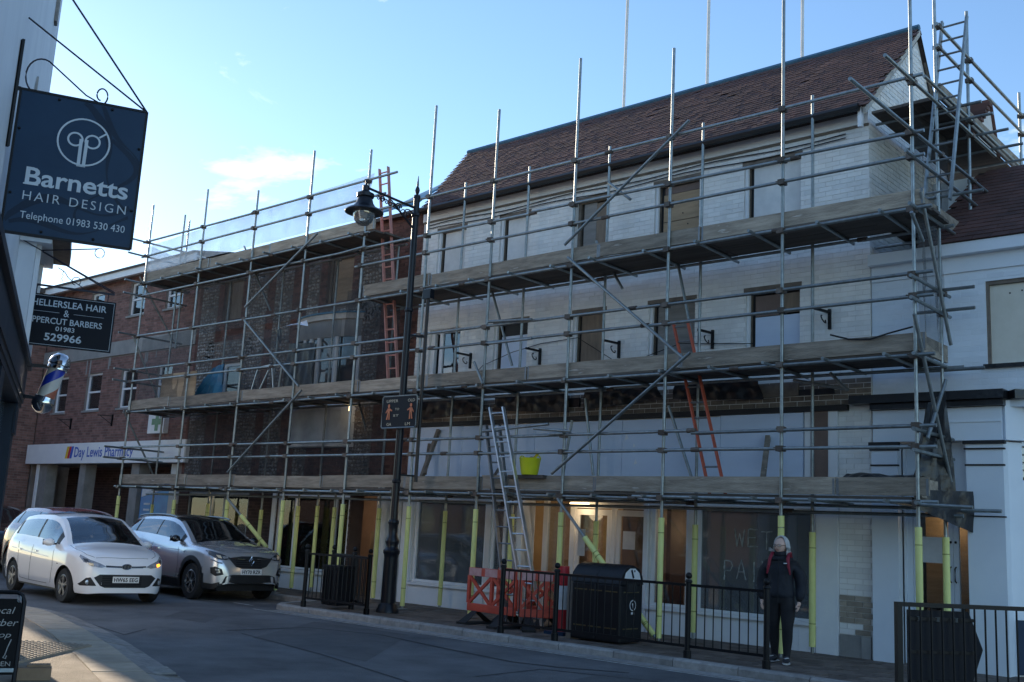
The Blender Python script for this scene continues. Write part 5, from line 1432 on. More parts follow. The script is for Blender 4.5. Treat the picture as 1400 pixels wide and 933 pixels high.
MB().bar((lx, ly, za-.42), (lx, (ly*.55+yh*.45), za-.08), .02, .03).build('brace', 'lamp_paint', LM)
def spiral(cy, cz, r0, turns, sgn=1, n=22):
    return [(lx, cy + sgn*r0*(1-.8*t)*math.cos(turns*2*math.pi*t), cz + r0*(1-.8*t)*math.sin(turns*2*math.pi*t)) for t in np.linspace(0, 1, n)]
L_ = ly-yh
for fy, fz, r0 in ((.16, -.20, .13), (.36, -.11, .08), (.52, -.09, .07), (.68, -.07, .06)):
    MB().path(spiral(ly-L_*fy, za+fz, r0, 1.6), .012, 5).build('scroll', 'lamp_paint', LM)
    MB().path(spiral(ly-L_*(fy+.08), za+fz, r0*.7, 1.4, -1), .010, 5).build('scroll', 'lamp_paint', LM)
lt = MB().lathe((lx, yh, za-.42), [(.33, 0), (.335, .015), (.30, .05), (.20, .10), (.15, .17), (.125, .26), (.15, .28), (.15, .34), (.09, .37), (.06, .40), (.06, .48), (.02, .50), (.02, .58), (.0, .60)], 20).build('lantern', 'lamp_paint', LM, smooth=True)
MB().lathe((lx, yh, za-.41), [(.19, 0), (.185, -.07), (.15, -.16), (.09, -.22), (.0, -.24)], 16).build('globe', 'globe_glass', lt, smooth=True)
MB().lathe((lx, yh, za-.40), [(.06, 0), (.06, -.1), (.0, -.13)], 10).build('bulb_holder', 'paper', lt)
# second slim black post beside it with a two-figure direction sign
c = py(556, 420, 12.6)
sp = thing('sign_pole', 'slim black pole standing just behind the street lamp', 'pole', (lx+.18, 12.5, 0))
MB().tube((lx+.1, 12.55, 2.2), (lx+.1, 12.55, 5.45), .032, 8).build('shaft', 'lamp_paint', sp)
for z in (2.3, 3.7, 4.75): MB().bar((lx, ly, z), (lx+.1, 12.55, z), .03, .03).build('clamp', 'lamp_paint', sp)
bt = MB().box(lx+.0, lx+.2, 12.5, 12.6, 5.45, 5.62).build('bracket', 'lamp_paint', sp)
A, B, Cc, D = (py(x, y, 12.1) for x, y in ((521, 586), (567, 593), (571, 551), (525, 543)))
u = (B-A); v = (D-A); W_, H_ = u.length, v.length; u.normalize(); v.normalize(); u.z = 0; u.normalize(); v = Vector((0, 0, 1))
ns = u.cross(v)
ds = thing('direction_sign', 'black rounded sign with two orange figures fixed to the street lamp', 'sign', A)
mb = MB().prism([A+u*a+v*b for a, b in ((.03, 0), (W_-.03, 0), (W_, .03), (W_, H_-.03), (W_-.03, H_), (.03, H_), (0, H_-.03), (0, .03))], -ns*.02)
mb.build('panel', 'sign_black', ds)
rim = [A+u*a+v*b for a, b in ((.03, 0), (W_-.03, 0), (W_, .03), (W_, H_-.03), (W_-.03, H_), (.03, H_), (0, H_-.03), (0, .03), (.03, 0))]
MB().path(rim, .014, 5).build('rim', 'galv', ds)
def stick(cx, cy, h, flip):
    m_ = MB(); k = h/1.0
    def Q(a, b): return A+u*(cx+a*k*flip)+v*(cy+b*k)+ns*.006
    for poly in ([(-.10, .42), (.10, .42), (.12, .72), (-.12, .72)], [(-.10, .42), (-.02, .42), (-.08, .0), (-.2, .02)], [(.02, .42), (.10, .42), (.12, 0), (.02, 0)], [(-.12, .70), (-.06, .62), (-.24, .4), (-.28, .46)], [(.12, .70), (.06, .60), (.30, .52), (.32, .6)]):
        m_.prism([Q(*p) for p in poly], ns*.003)
    m_.prism([Q(.1*math.cos(t), .86+.12*math.sin(t)) for t in np.linspace(0, 2*math.pi, 11)[:-1]], ns*.003)
    m_.build('figure', 'figure_orange', ds)
stick(W_*.20, H_*.26, H_*.50, 1); stick(W_*.84, H_*.26, H_*.50, -1)
for s, a, b, w_, h_ in (('UPPER', .12, .80, .34, .09), ('OLD', .74, .80, .2, .09), ('TO', .38, .55, .12, .07), ('ST', .34, .35, .16, .07), ('GA', .16, .07, .14, .09), ('LM', .70, .07, .14, .09)):
    text_obj('lettering', s, A+u*W_*a+v*H_*b, u, v, W_*w_, H_*h_, 'letter_cream', ds, ext=.006)
MB().bar(A+u*W_*.5+v*H_*.7-ns*.02, Vector((lx, ly, (A+v*H_*.7).z)), .03, .03).build('clamp', 'galv', ds)

# ------------------------------------------------------------------ railings
def rail_fence(name, label, pts, top=.92, posts=None, gap=.115, ball=True, group='black pedestrian railings'):
    pts = [Vector((p[0], p[1], 0)) for p in pts]
    t = thing(name, label, 'railing', pts[0], group)
    for p in pts:
        MB().tube(p, p+Vector((0, 0, top+.04)), .036, 10).build('post', 'black_iron', t, smooth=True)
        MB().tube(p, p+Vector((0, 0, .10)), .05, 10).build('post_foot', 'black_iron', t, smooth=True)
        if ball: MB().ball(p+Vector((0, 0, top+.085)), .042, n=10, m=6).build('ball_cap', 'black_iron', t, smooth=True)
        MB().lathe(p+Vector((0, 0, top)), [(.042, 0), (.048, .01), (.042, .03)], 10).build('collar', 'black_iron', t)
    for a, b in zip(pts, pts[1:]):
        d = b-a; L = d.length; d.normalize()
        for z in (.15, top-.03): MB().bar(a+Vector((0, 0, z)), b+Vector((0, 0, z)), .018, .034).build('rail', 'black_iron', t)
        n = max(2, int(round(L/gap)))
        for k in range(1, n):
            q = a+d*(L*k/n); MB().tube(q+Vector((0, 0, .16)), q+Vector((0, 0, top-.04)), .0085, 6).build('bar', 'black_iron', t)
    return t
rail_fence('railing', 'long black railing with ball caps along the kerb in front of the big bin', [(-10.35, 11.55), (-9.35, 11.55), (-7.25, 11.58), (-6.18, 11.60)])
rail_fence('railing', 'short black railing at the kerb around the small bin', [(-14.8, 11.45), (-13.22, 11.5)], gap=.105)
rail_fence('railing', 'black railing return set back behind the small bin, left of the lamp', [(-14.95, 12.15), (-14.2, 12.0), (-13.22, 11.5)], gap=.105)
# nearer railing at the right edge, with a dark arrow board on its far side
q0 = gz(1228, 826, .95); q1 = gz(1400, 833, .95); dq = (q1-q0).normalized()
FR = thing('railing', 'black railing with plain square posts at the bottom right corner', 'railing', (q0.x, q0.y, 0))
q0 = Vector((q0.x, q0.y, 0)); dq.z = 0; dq.normalize()
for k in (0, 2.2): MB().bar(q0+dq*k, q0+dq*k+Vector((0, 0, .97)), .055, .055, dq).build('post', 'black_iron', FR)
MB().bar(q0+Vector((0, 0, .95)), q0+dq*3+Vector((0, 0, .95)), .03, .04).build('rail', 'black_iron', FR)
MB().bar(q0+Vector((0, 0, .12)), q0+dq*3+Vector((0, 0, .12)), .03, .035).build('rail', 'black_iron', FR)
for k in range(1, 26): MB().tube(q0+dq*k*.118+Vector((0, 0, .13)), q0+dq*k*.118+Vector((0, 0, .94)), .0095, 6).build('bar', 'black_iron', FR)
nq = Vector((-dq.y, dq.x, 0))
ab = thing('arrow_board', 'black arrow-shaped road sign seen from behind on the bottom right railing', 'sign', q0+dq*.12+nq*.06)
pts = [(.13, .90), (.80, .90), (.95, .55), (.80, .18), (.13, .18)]
mb = MB().prism([q0+dq*a+nq*.05+Vector((0, 0, b)) for a, b in pts], nq*.012); mb.build('panel', 'sign_black', ab)
for z in (.82, .52, .25): MB().bar(q0+dq*.14+nq*.04+Vector((0, 0, z)), q0+dq*.84+nq*.04+Vector((0, 0, z)), .018, .03).build('channel', 'black_iron', ab)
for a in (.25, .45, .65): MB().box(0, 0, 0, 0, 0, 0) if False else MB().bar(q0+dq*a+nq*.04+Vector((0, 0, .8)), q0+dq*a+nq*.04+Vector((0, 0, .84)), .03, .03).build('clip', 'galv', ab)

# ------------------------------------------------------------------ bins
def bin_big():
    x0, x1, y0, y1 = -9.42, -8.58, 11.98, 12.5
    t = thing('litter_bin', 'large black double litter bin with gold bands and white stickers', 'bin', ((x0+x1)/2, (y0+y1)/2, 0))
    MB().box(x0, x1, y0, y1, .02, .80).build('body', 'bin_plastic', t, bevel=.025)
    prof = [(y0-.01, .80), (y0+.02, .92), (y0+.12, 1.02), (y0+.26, 1.065), (y1-.26, 1.065), (y1-.12, 1.02), (y1-.02, .92), (y1+.01, .80)]
    MB().prism([(x0-.01, y, z) for y, z in prof], (x1-x0+.02, 0, 0)).build('hood', 'bin_plastic', t, smooth=True)
    MB().prism([((x0+x1)/2-.012, y, z+.004) for y, z in prof], (.024, 0, 0)).build('hood_rib', 'bin_plastic', t)
    for z in (.20, .69):
        for k in range(3):
            a = x0+.05+k*.26; MB().box(a, a+.22, y0-.004, y0+.002, z, z+.016).build('gold_band', 'gold', t)
        MB().box(x1-.002, x1+.004, y0+.08, y1-.08, z, z+.016).build('gold_band', 'gold', t)
    MB().box((x0+x1)/2-.012, (x0+x1)/2+.012, y0-.014, y0+.0, .05, .79).build('door_gap', 'dark_void', t)
    # end stickers
    st = MB().prism([(x1+.0105, y, z) for y, z in ((y0+.06, .86), (y0+.10, .96), (y0+.2, 1.02), (y1-.2, 1.02), (y1-.1, .96), (y1-.06, .86))], (.003, 0, 0)).build('sticker', 'sign_white', t)
    cy = (y0+y1)/2
    MB().bar((x1+.016, cy+.02, .89), (x1+.016, cy-.03, 1.0), .004, .035, (0, 1, 0)).build('pictogram', 'sign_black', st)
    MB().ball((x1+.016, cy+.045, .985), .004, .016, .016, 8, 5).build('pictogram', 'sign_black', st)
    s2 = MB().lathe((x1-.001, y0+.30, .52), [(.075, 0), (.075, .004)], 16, 'X').build('sticker', 'sign_white', t)
    MB().lathe((x1+.003, y0+.30, .52), [(.06, 0), (.06, .003)], 16, 'X').build('sticker_disc', 'sign_black', s2)
    MB().bar((x1+.008, y0+.31, .48), (x1+.008, y0+.28, .55), .004, .022, (0, 1, 0)).build('pictogram', 'sign_white', s2)
    MB().box(x1-.001, x1+.004, y0+.265, y0+.335, .40, .43).build('sticker', 'sign_white', t)
    MB().box(x1-.01, x1+.02, y0+.15, y1-.15, .70, .82).build('aperture', 'dark_void', t)
    MB().box(x0-.12, x0-.03, y0+.05, y0+.13, 0, .86).build('side_post', 'brown_post', t)
bin_big()
sb = thing('litter_bin', 'small black slatted bin inside the left railing', 'bin', (-14.35, 11.8, 0))
MB().box(-14.55, -14.15, 11.62, 12.0, .06, .66).build('body', 'bin_plastic', sb, bevel=.02); MB().box(-14.57, -14.13, 11.6, 12.02, .66, .72).build('rim', 'bin_plastic', sb, bevel=.01)
for k in range(6): MB().box(-14.53+k*.065, -14.50+k*.065, 11.605, 11.622, .1, .64).build('slat', 'bin_plastic', sb)

# ------------------------------------------------------------------ orange barrier around the ladder foot
def barrier(label, p, q):
    p, q = Vector((p.x, p.y, 0)), Vector((q.x, q.y, 0)); d = q-p; L = d.length; d.normalize()
    t = thing('plastic_barrier', label, 'barrier', p, 'orange plastic barriers')
    up_ = Vector((0, 0, 1))
    def P(a, z): return p+d*(a*L)+up_*z
    MB().bar(P(0, .25), P(1, .25), .05, .12).build('bottom_rail', 'barrier_orange', t, bevel=.01)
    MB().bar(P(0, .79), P(1, .79), .04, .13).build('top_rail', 'barrier_orange', t, bevel=.01)
    n_ = Vector((d.y, -d.x, 0))
    for a in (.02, .36, .70):
        MB().obox(P(a, .73)+n_*.0205, d*(.26*L), n_*.004, up_*.118).build('band', 'barrier_band', t)
    for a in (.01, .5, .99): MB().bar(P(a, .31), P(a, .73), .045, .055, d).build('upright', 'barrier_orange', t)
    for a, b in ((.03, .47), (.53, .97)):
        MB().bar(P(a, .32), P(b, .71), .035, .045).build('brace', 'barrier_orange', t); MB().bar(P(b, .32)-d*.01, P(a, .71), .033, .045).build('brace', 'barrier_orange', t)
    for a in (.18, .82): MB().prism([P(a, 0)+n_*.3-d*.1, P(a, 0)+n_*.3+d*.1, P(a, .2)+d*.06, P(a, .2)-d*.06], d*.0+Vector((0, 0, .012))).prism([P(a, 0)-n_*.3-d*.1, P(a, 0)-n_*.3+d*.1, P(a, .2)+d*.06, P(a, .2)-d*.06], Vector((0, 0, .012))).obox(P(a, 0)-d*.1-n_*.3, d*.2, n_*.6, up_*.035).build('foot', 'rubber', t)
pa, pb, pc = Vector((-11.72, 12.28, 0)), Vector((-10.64, 12.18, 0)), Vector((-10.02, 12.75, 0))
barrier('orange plastic barrier panel facing the road, left of the ladder foot', pa, pb)
barrier('orange plastic barrier panel angled back behind the ladder foot', pb+Vector((.06, 0.02, 0)), pc)
barrier('orange plastic barrier panel farther back, parallel to the front one', Vector((-11.75, 13.0, 0)), Vector((-10.45, 13.0, 0)))
cn = thing('road_cone', 'red and white traffic cylinder left of the large bin', 'cone', (-9.88, 12.35, 0))
MB().box(-10.06, -9.7, 12.17, 12.53, 0, .05).build('base', 'navy_panel', cn)
for z0, z1, r0, r1, mt in ((.05, .36, .125, .115, 'cone_red'), (.36, .70, .115, .10, 'sign_white'), (.70, .98, .10, .085, 'cone_red')):
    MB().lathe((-9.88, 12.35, 0), [(r0, z0), (r1, z1-.002)], 16).build('band', mt, cn, smooth=True)

# ------------------------------------------------------------------ near shop at the left, with hanging signs
PF, SCN = 0.77, 13.7
NB = thing('near_shop', 'dark fronted shop with pale upper wall at the left edge', 'building', SP(9, 1.5))
def nbox(name, s0, s1, p0, p1, z0, z1, mt, parent=NB, bevel=0):
    return MB().obox(SP(s0, p0, z0), LS*(s1-s0), LP*(p1-p0), Vector((0, 0, z1-z0))).build(name, mt, parent, bevel=bevel)
zf_t = pP(60, 482, .46).z; zf_b = pP(60, 545, .46).z
nbox('wall', 1.5, SCN, PF, PF+.35, 0, 9.5, 'near_white')
nbox('end_wall', SCN-.3, SCN-.004, PF+.35, 4.5, 0, 9.5, 'near_white')
nbox('roof', 1.3, SCN+.2, PF-.2, 5.0, 9.5, 9.62, 'slate')
fs_t, fs_b = 3.02, 2.62
fs = nbox('fascia', 1.5, SCN+.05, .585, PF-.002, fs_b, fs_t, 'shop_dark')
nbox('cornice', 1.5, SCN+.07, .54, PF-.004, fs_t, fs_t+.07, 'shop_dark', fs)
nbox('cornice', 1.5, SCN+.06, .57, PF-.004, fs_t+.07, fs_t+.10, 'shop_dark', fs)
nbox('bead', 1.5, SCN+.055, .57, .583, fs_b+.06, fs_b+.09, 'shop_dark', fs)
nbox('soffit', 1.5, SCN+.03, .60, PF-.004, fs_b-.06, fs_b-.002, 'shop_dark', fs)
for s0 in (13.0, 9.6, 6.5):
    nbox('pilaster', s0, s0+.42, .63, PF-.003, 0, fs_b-.062, 'shop_dark')
    nbox('pilaster_base', s0-.03, s0+.45, .60, .628, 0, .3, 'shop_dark')
    nbox('console', s0-.01, s0+.43, .605, .628, fs_b-.4, fs_b-.064, 'shop_dark')
nbox('shop_panel', 1.6, 12.98, .70, PF-.003, 0, .55, 'shop_dark')
for s0 in (10.1, 7.0): nbox('pane', s0, s0+2.7, .73, .738, .55, fs_b-.07, 'dusty_glass')
# terrace across the side street beyond the near shop, outside the frame but mirrored in the shop windows
NT = thing('side_terrace', 'red brick terrace across the side street, mirrored in the shop windows', 'building', (-28, -3, 0))
W9 = Wall((-14.8, -2.0, 0), (-1, 0, 0), 26.0, 7.2, 0.3, [(1.0+k*2.6, 1.95+k*2.6, z0, z0+1.4) for k in range(9) for z0 in (1.0, 4.2)])
w9 = W9.panel('wall', 'red_brick', NT)
for o_ in W9.op: sash(NT, W9, *o_)
MB().box(-41, -14.7, -8, -1.7, 7.2, 7.4).build('roof', 'slate', NT)
MB().box(-41, -14.8, -8, -7.8, 0, 7.2).build('back_wall', 'red_mortar', NT)
# oriel with dark eave, behind the big sign
zo = pS(60, 338, 12.6).z
nbox('oriel', 12.15, 13.35, PF-.17, PF-.002, zo-1.3, zo, 'near_white')
nbox('oriel_window', 12.3, 13.2, PF-.19, PF-.172, zo-1.2, zo-.12, 'house_glass')
nbox('oriel_frame', 12.24, 12.3, PF-.22, PF-.172, zo-1.25, zo-.05, 'white_plain'); nbox('oriel_frame', 13.2, 13.28, PF-.22, PF-.172, zo-1.25, zo-.05, 'white_plain')
nbox('oriel_roof', 12.0, 13.45, PF-.5, PF-.002, zo+.0, zo+.16, 'frame_wood'); nbox('oriel_cornice', 12.08, 13.4, PF-.32, PF-.003, zo-.07, zo-.002, 'near_white')
nbox('wall_vent', 12.6, 12.75, PF-.035, PF-.002, pS(60, 25, 12.6).z, pS(60, 25, 12.6).z+1.0, 'board_grey')
MB().prism([SP(10.9, PF-.004, pS(30, 125, 10.9).z-.9), SP(11.5, PF-.004, pS(30, 125, 10.9).z-.9), SP(11.2, PF-.004, pS(30, 85, 10.9).z)], -LP*.02).build('flashing', 'stone_band', NB)
nbox('downpipe', 12.9, 12.98, PF-.1, PF-.02, fs_t+.1, zo-1.35, 'near_white')

def hang_sign(name, label, s, corners, mt, border=None):
    """flat hanging board square to the shopfront at distance s along it; corners px: tl, tr, br, bl"""
    P4 = [pS(x, y, s) for x, y in corners]
    pl = [p.dot(LP) for p in P4]; zz = [p.z for p in P4]
    p_in, p_out = (pl[0]+pl[3])/2, (pl[1]+pl[2])/2
    z1, z0 = (zz[0]+zz[1])/2, (zz[2]+zz[3])/2
    o = SP(s, p_in, z0); r = -LP
    return thing(name, label, 'sign', o), o, r, p_in-p_out, z1-z0
# --- large navy hair salon sign
BS, bo, br_, bw, bh = hang_sign('hanging_sign', 'large navy hanging sign lettered Barnetts Hair Design', 9.0, ((25, 122), (200, 153), (180, 340), (4, 318)), 'navy_panel')
up_ = Vector((0, 0, 1)); nb_ = br_.cross(up_)
if nb_.dot(LS) > 0: nb_ = -nb_
def BP(u_, v_, d=0.0): return bo + br_*(u_*bw) + up_*(v_*bh) + nb_*d
pnl = MB().obox(BP(0, 0, -.012), br_*bw, up_*bh, nb_*.02).build('panel', 'navy_panel', BS)
for a, b in (((0, 0), (1, 0)), ((1, 0), (1, 1)), ((1, 1), (0, 1)), ((0, 1), (0, 0))):
    MB().bar(BP(*a), BP(*b), .02, .026, nb_).build('frame', 'black_iron', BS)
# darker swirling bands printed on the board
def swirl(f, w_):
    pts = [f(t) for t in np.linspace(0, 1, 22)]
    pts = [(min(max(a, .012), .988), min(max(b, .012), .988)) for a, b in pts]
    mb = MB(); vs = []
    for i, p in enumerate(pts):
        q = pts[min(i+1, 21)]; r_ = pts[max(i-1, 0)]; dx, dy = q[0]-r_[0], q[1]-r_[1]; l_ = math.hypot(dx, dy) or 1
        k = w_*(.6+.4*math.sin(i*.3))
        for s_ in (-1, 1):
            a, b = p[0]-dy/l_*k*s_, p[1]+dx/l_*k*s_
            vs.append(BP(min(max(a, .012), .988), min(max(b, .012), .988), .0095))
    mb.add(vs, [(2*i, 2*i+1, 2*i+3, 2*i+2) for i in range(21)]); mb.build('swirl', 'navy_swirl', pnl)
swirl(lambda t: (.50+.45*t+.08*math.sin(t*6), 1-.75*t), .03)
swirl(lambda t: (.64+.36*t, 1-.45*t-.05*math.sin(t*5)), .022)
swirl(lambda t: (.95*t, .08+.28*t+.10*math.sin(t*5.5)), .03)
swirl(lambda t: (.05+.9*t, .02+.16*t+.06*math.sin(t*6+1)), .02)
swirl(lambda t: (.75+.22*math.sin(t*5), .75-.6*t), .022)
# round emblem: ring, scissors handles and comb
def ring2(cu, cv, r, t, n=40, a0=0, a1=2*math.pi):
    mb = MB(); vs = []
    for k in range(n+1):
        an = a0+(a1-a0)*k/n
        for rr in (r, r-t): vs.append(bo+br_*(cu*bw+rr*math.cos(an))+up_*(cv*bh+rr*math.sin(an))+nb_*.011)
    return mb.add(vs, [(2*k, 2*k+1, 2*k+3, 2*k+2) for k in range(n)]).build('emblem', 'letter_grey', pnl)
ec, ev_ = .53, .70
ring2(ec, ev_, .205, .014)
ring2(ec-.068, ev_+.012, .062, .015); ring2(ec+.068, ev_+.012, .062, .015)
def strip(a, b, w_):
    A_, B_ = BP(*a, .0115), BP(*b, .0115); d = (B_-A_).normalized(); c_ = d.cross(nb_)*w_/2
    MB().add([A_-c_, A_+c_, B_+c_, B_-c_], [(0, 1, 2, 3)]).build('emblem', 'letter_grey', pnl)
strip((ec-.022, ev_+.02), (ec-.020, ev_-.175), .026); strip((ec+.022, ev_+.02), (ec+.020, ev_-.175), .026); strip((ec+.115, ev_+.05), (ec+.165, ev_+.085), .014); strip((ec-.035, ev_-.172), (ec+.035, ev_-.172), .012)
text_obj('lettering', 'Barnetts', BP(.125, .34), br_, up_, .80*bw, .125*bh, 'letter_grey', pnl, ext=.011, bold=.018)
for u_ in (.135, .20): strip((u_-.02, .347), (u_+.03, .347), .012)
text_obj('lettering', 'HAIR DESIGN', BP(.125, .235), br_, up_, .80*bw, .062*bh, 'letter_grey', pnl, ext=.011, bold=-.006, spacing=1.3)
text_obj('lettering', 'Telephone 01983 530 430', BP(.125, .09), br_, up_, .81*bw, .066*bh, 'letter_grey', pnl, ext=.011)
for u_, v_ in ((.03, .72), (.03, .27), (.97, .72), (.97, .27), (.3, .97), (.72, .97), (.3, .03), (.7, .03)):
    MB().ball(BP(u_, v_, .012), .012, n=8, m=5).build('bolt', 'black_iron', BS)
wp = lambda x, y, s=9.0: pS(x, y, s)
MB().bar(BP(0, 1.0, 0), SP(9.0, PF-.01, BP(0, 1.0).z), .022, .03).build('arm', 'black_iron', BS)
MB().bar(SP(9.0, PF-.015, BP(0, 1).z-.5), SP(9.0, PF-.015, BP(0, 1).z+.42), .02, .04).build('back_bar', 'black_iron', BS)
a_ = BP(1, 1.0)
MB().tube(a_, SP(9.3, PF-.01, pP(25, 62, PF).z if False else a_.z+.75), .008, 6).build('stay', 'iron_scroll', BS)
MB().tube(a_, SP(8.7, PF-.01, a_.z+1.15), .008, 6).build('stay', 'iron_scroll', BS)
MB().path([BP(.02+.12*(1-math.cos(t)), 1.03+.13*math.sin(t)+.08) for t in np.linspace(-1.2, 2.2, 14)] + [BP(.5, 1.04), BP(.62, 1.0)], .007, 5).build('scroll', 'iron_scroll', BS)
MB().path([BP(.62+.05*math.cos(t)*(1-t/12), 1.06+.06*math.sin(t)*(1-t/12)) for t in np.linspace(-1.6, 4.6, 18)], .007, 5).build('scroll', 'iron_scroll', BS)

# --- black barbers sign beneath
HS, ho, hr, hw, hh = hang_sign('hanging_sign', 'black hanging sign lettered Hellerslea Hair and Uppercut Barbers', 12.4, ((37, 397), (159, 417), (150, 487), (28, 466)), 'sign_black')
def HP(u_, v_, d=0.0): return ho + hr*(u_*hw) + up_*(v_*hh) + nb_*d
hp = MB().obox(HP(0, 0, -.015), hr*hw, up_*hh, nb_*.03).build('panel', 'sign_black', HS)
for a, b in (((.02, .03), (.98, .03)), ((.98, .03), (.98, .97)), ((.98, .97), (.02, .97)), ((.02, .97), (.02, .03))):
    MB().bar(HP(*a, .016), HP(*b, .016), .004, .008, nb_).build('border', 'letter_grey', hp)
for s, u0, v0, u1, v1, b in (('HELLERSLEA HAIR', .07, .77, .90, .90, .014), ('&', .43, .60, .49, .73, 0), ('UPPERCUT BARBERS', .03, .44, .87, .56, .012), ('01983', .36, .31, .57, .40, .012), ('529966', .25, .11, .66, .26, .02)):
    text_obj('lettering', s, HP(u0, v0), hr, up_, (u1-u0)*hw, (v1-v0)*hh, 'letter_grey', hp, ext=.017, bold=b)
for a, b in ((.07, .38), (.54, .88)):
    MB().bar(HP(a, .665, .016), HP(b, .665, .016), .003, .012, nb_).build('rule', 'letter_grey', hp)
MB().bar(SP(12.4, PF, HP(0, 1).z+.10), HP(.97, 1.16), .016, .022).build('arm', 'iron_scroll', HS)
MB().tube(HP(.9, 1.16), HP(.9, 1.0), .006, 6).build('link', 'iron_scroll', HS); MB().tube(HP(.1, 1.16), HP(.1, 1.0), .006, 6).build('link', 'iron_scroll', HS)
MB().tube(HP(.97, 1.17), SP(12.6, PF, HP(0, 1).z+.62), .007, 6).build('stay', 'iron_scroll', HS); MB().tube(HP(.97, 1.2), SP(12.1, PF, HP(0, 1).z+.52), .006, 6).build('stay', 'iron_scroll', HS)
MB().path([HP(.30+.30*t+.02*math.sin(t*9), 1.55-.36*t) for t in np.linspace(0, 1, 10)], .005, 5).build('scroll', 'iron_scroll', HS)
MB().path([HP(.52+.05*math.cos(t), 1.33+.08*math.sin(t)) for t in np.linspace(-1, 4.6, 16)], .005, 5).build('scroll', 'iron_scroll', HS)
MB().path([HP(.74+.055*math.cos(t), 1.95+.10*math.sin(t)) for t in np.linspace(-1, 5, 16)], .005, 5).build('scroll', 'iron_scroll', HS)
MB().tube(SP(12.3, PF, HP(0, 1).z+.42), HP(.72, 2.03), .007, 6).build('stay', 'iron_scroll', HS)
MB().path([HP(.36+.012*math.sin(t*3), 1.28+.045*t) for t in np.linspace(0, 5, 8)], .004, 5).build('scroll', 'iron_scroll', HS)

# --- barber's pole
pt, pb_ = pS(83, 482, 13.2), pS(57, 567, 13.2)
ax = Vector((0, 0, 1))
mid = (pt+pb_)/2
BPL = thing('barber_pole', 'striped barber pole with chrome caps below the black hanging sign', 'barber pole', mid)
hgt = (pt-pb_).length*.98; r0 = .098
tilt = Matrix.Rotation(RAD(14), 3, LS)
def bp_ring(prof, name, mt, seg=None, n=24):
    vs = []
    for r, h in prof:
        for i in range(n):
            t = 2*math.pi*i/n; vs.append(mid + tilt @ Vector((r*math.cos(t), r*math.sin(t), h)))
    fs = [(j*n+i, j*n+(i+1) % n, (j+1)*n+(i+1) % n, (j+1)*n+i) for j in range(len(prof)-1) for i in range(n)]
    return MB().add(vs, fs).build(name, mt, BPL, smooth=True)
hh2 = hgt/2
bp_ring([(.0, hh2), (.06, hh2-.01), (.10, hh2-.05), (.122, hh2-.11), (.126, hh2-.14), (.108, hh2-.15), (.115, hh2-.17), (.115, hh2-.2), (.09, hh2-.205)], 'cap', 'chrome')
bp_ring([(.09, -hh2+.20), (.115, -hh2+.19), (.118, -hh2+.16), (.125, -hh2+.13), (.12, -hh2+.09), (.09, -hh2+.04), (.04, -hh2+.005), (0, -hh2)], 'cap', 'chrome')
# helical stripes
zb_, zt_ = -hh2+.195, hh2-.2
n, m = 30, 20
buckets = {'pole_white': [], 'pole_red': [], 'pole_blue': []}
vs = []
for j in range(m+1):
    for i in range(n):
        t = 2*math.pi*i/n; vs.append(mid + tilt @ Vector((r0*math.cos(t), r0*math.sin(t), zb_+(zt_-zb_)*j/m)))
def stripe_key(i, j):
    ph = (i/n*1.0 + j/m*1.1 + .30) % 1.0
    return 'pole_red' if ph < .24 else 'pole_white' if ph < .5 else 'pole_blue' if ph < .72 else 'pole_white'
# smooth spiral: shear the grid by the pitch so the stripe edges are straight helices
vs = []
for j in range(m+1):
    for i in range(n):
        t = 2*math.pi*(i/n + 1.1*j/m*.5); vs.append(mid + tilt @ Vector((r0*math.cos(t), r0*math.sin(t), zb_+(zt_-zb_)*j/m)))
for j in range(m):
    for i in range(n):
        ph = (i/n + .12) % 1.0
        key = 'pole_red' if ph < .25 else 'pole_white' if ph < .5 else 'pole_blue' if ph < .75 else 'pole_white'
        buckets[key].append((j*n+i, j*n+(i+1) % n, (j+1)*n+(i+1) % n, (j+1)*n+i))
for key, fs in buckets.items():
    if fs: MB().add(vs, fs).build('stripe', key, BPL, smooth=True)
MB().bar(mid+tilt@Vector((0, 0, hh2-.17)), SP(13.3, PF-.2, mid.z+hh2-.17), .03, .04).build('bracket', 'chrome', BPL); MB().bar(mid+tilt@Vector((0, 0, -hh2+.17)), SP(13.3, PF-.2, mid.z-hh2+.2), .03, .04).build('bracket', 'chrome', BPL)

# ------------------------------------------------------------------ chalkboard and box on the near pavement
foot = gz(12, 940, 0.0); top_z = 0
dcam = Vector((foot.x, foot.y, 0)).normalized(); rgt = Vector((-dcam.y, dcam.x, 0)); rgt = rgt if rgt.dot(CR) > 0 else -rgt
sR = foot.dot(dcam)
pr_ = ray(27, 870); pr_ = CAM + pr_*(sR/pr_.dot(dcam)); edge = pr_.dot(rgt)
ptop = ray(15, 812); ptop = CAM + ptop*(sR/ptop.dot(dcam)); Ht = ptop.z
AB = thing('chalkboard', 'black pavement chalkboard advertising a barber shop at the left edge', 'chalkboard', (foot.x, foot.y, 0))
def ap(a, z, d=0.0): return dcam*(sR + .16*z/Ht + d) + rgt*(edge - .36 + a*.36/.56) + Vector((0, 0, z))
zb0 = .13*Ht
fr_pts = [ap(0, 0), ap(0, Ht-.07), ap(.03, Ht-.02), ap(.09, Ht), ap(.47, Ht), ap(.53, Ht-.02), ap(.56, Ht-.07), ap(.56, 0)]
MB().path(fr_pts, .018, 6).build('frame', 'black_iron', AB)
MB().path([p+dcam*(.34-.0*i) if p.z < .1 else p+dcam*.02 for i, p in enumerate(fr_pts)], .016, 6).build('frame', 'black_iron', AB)
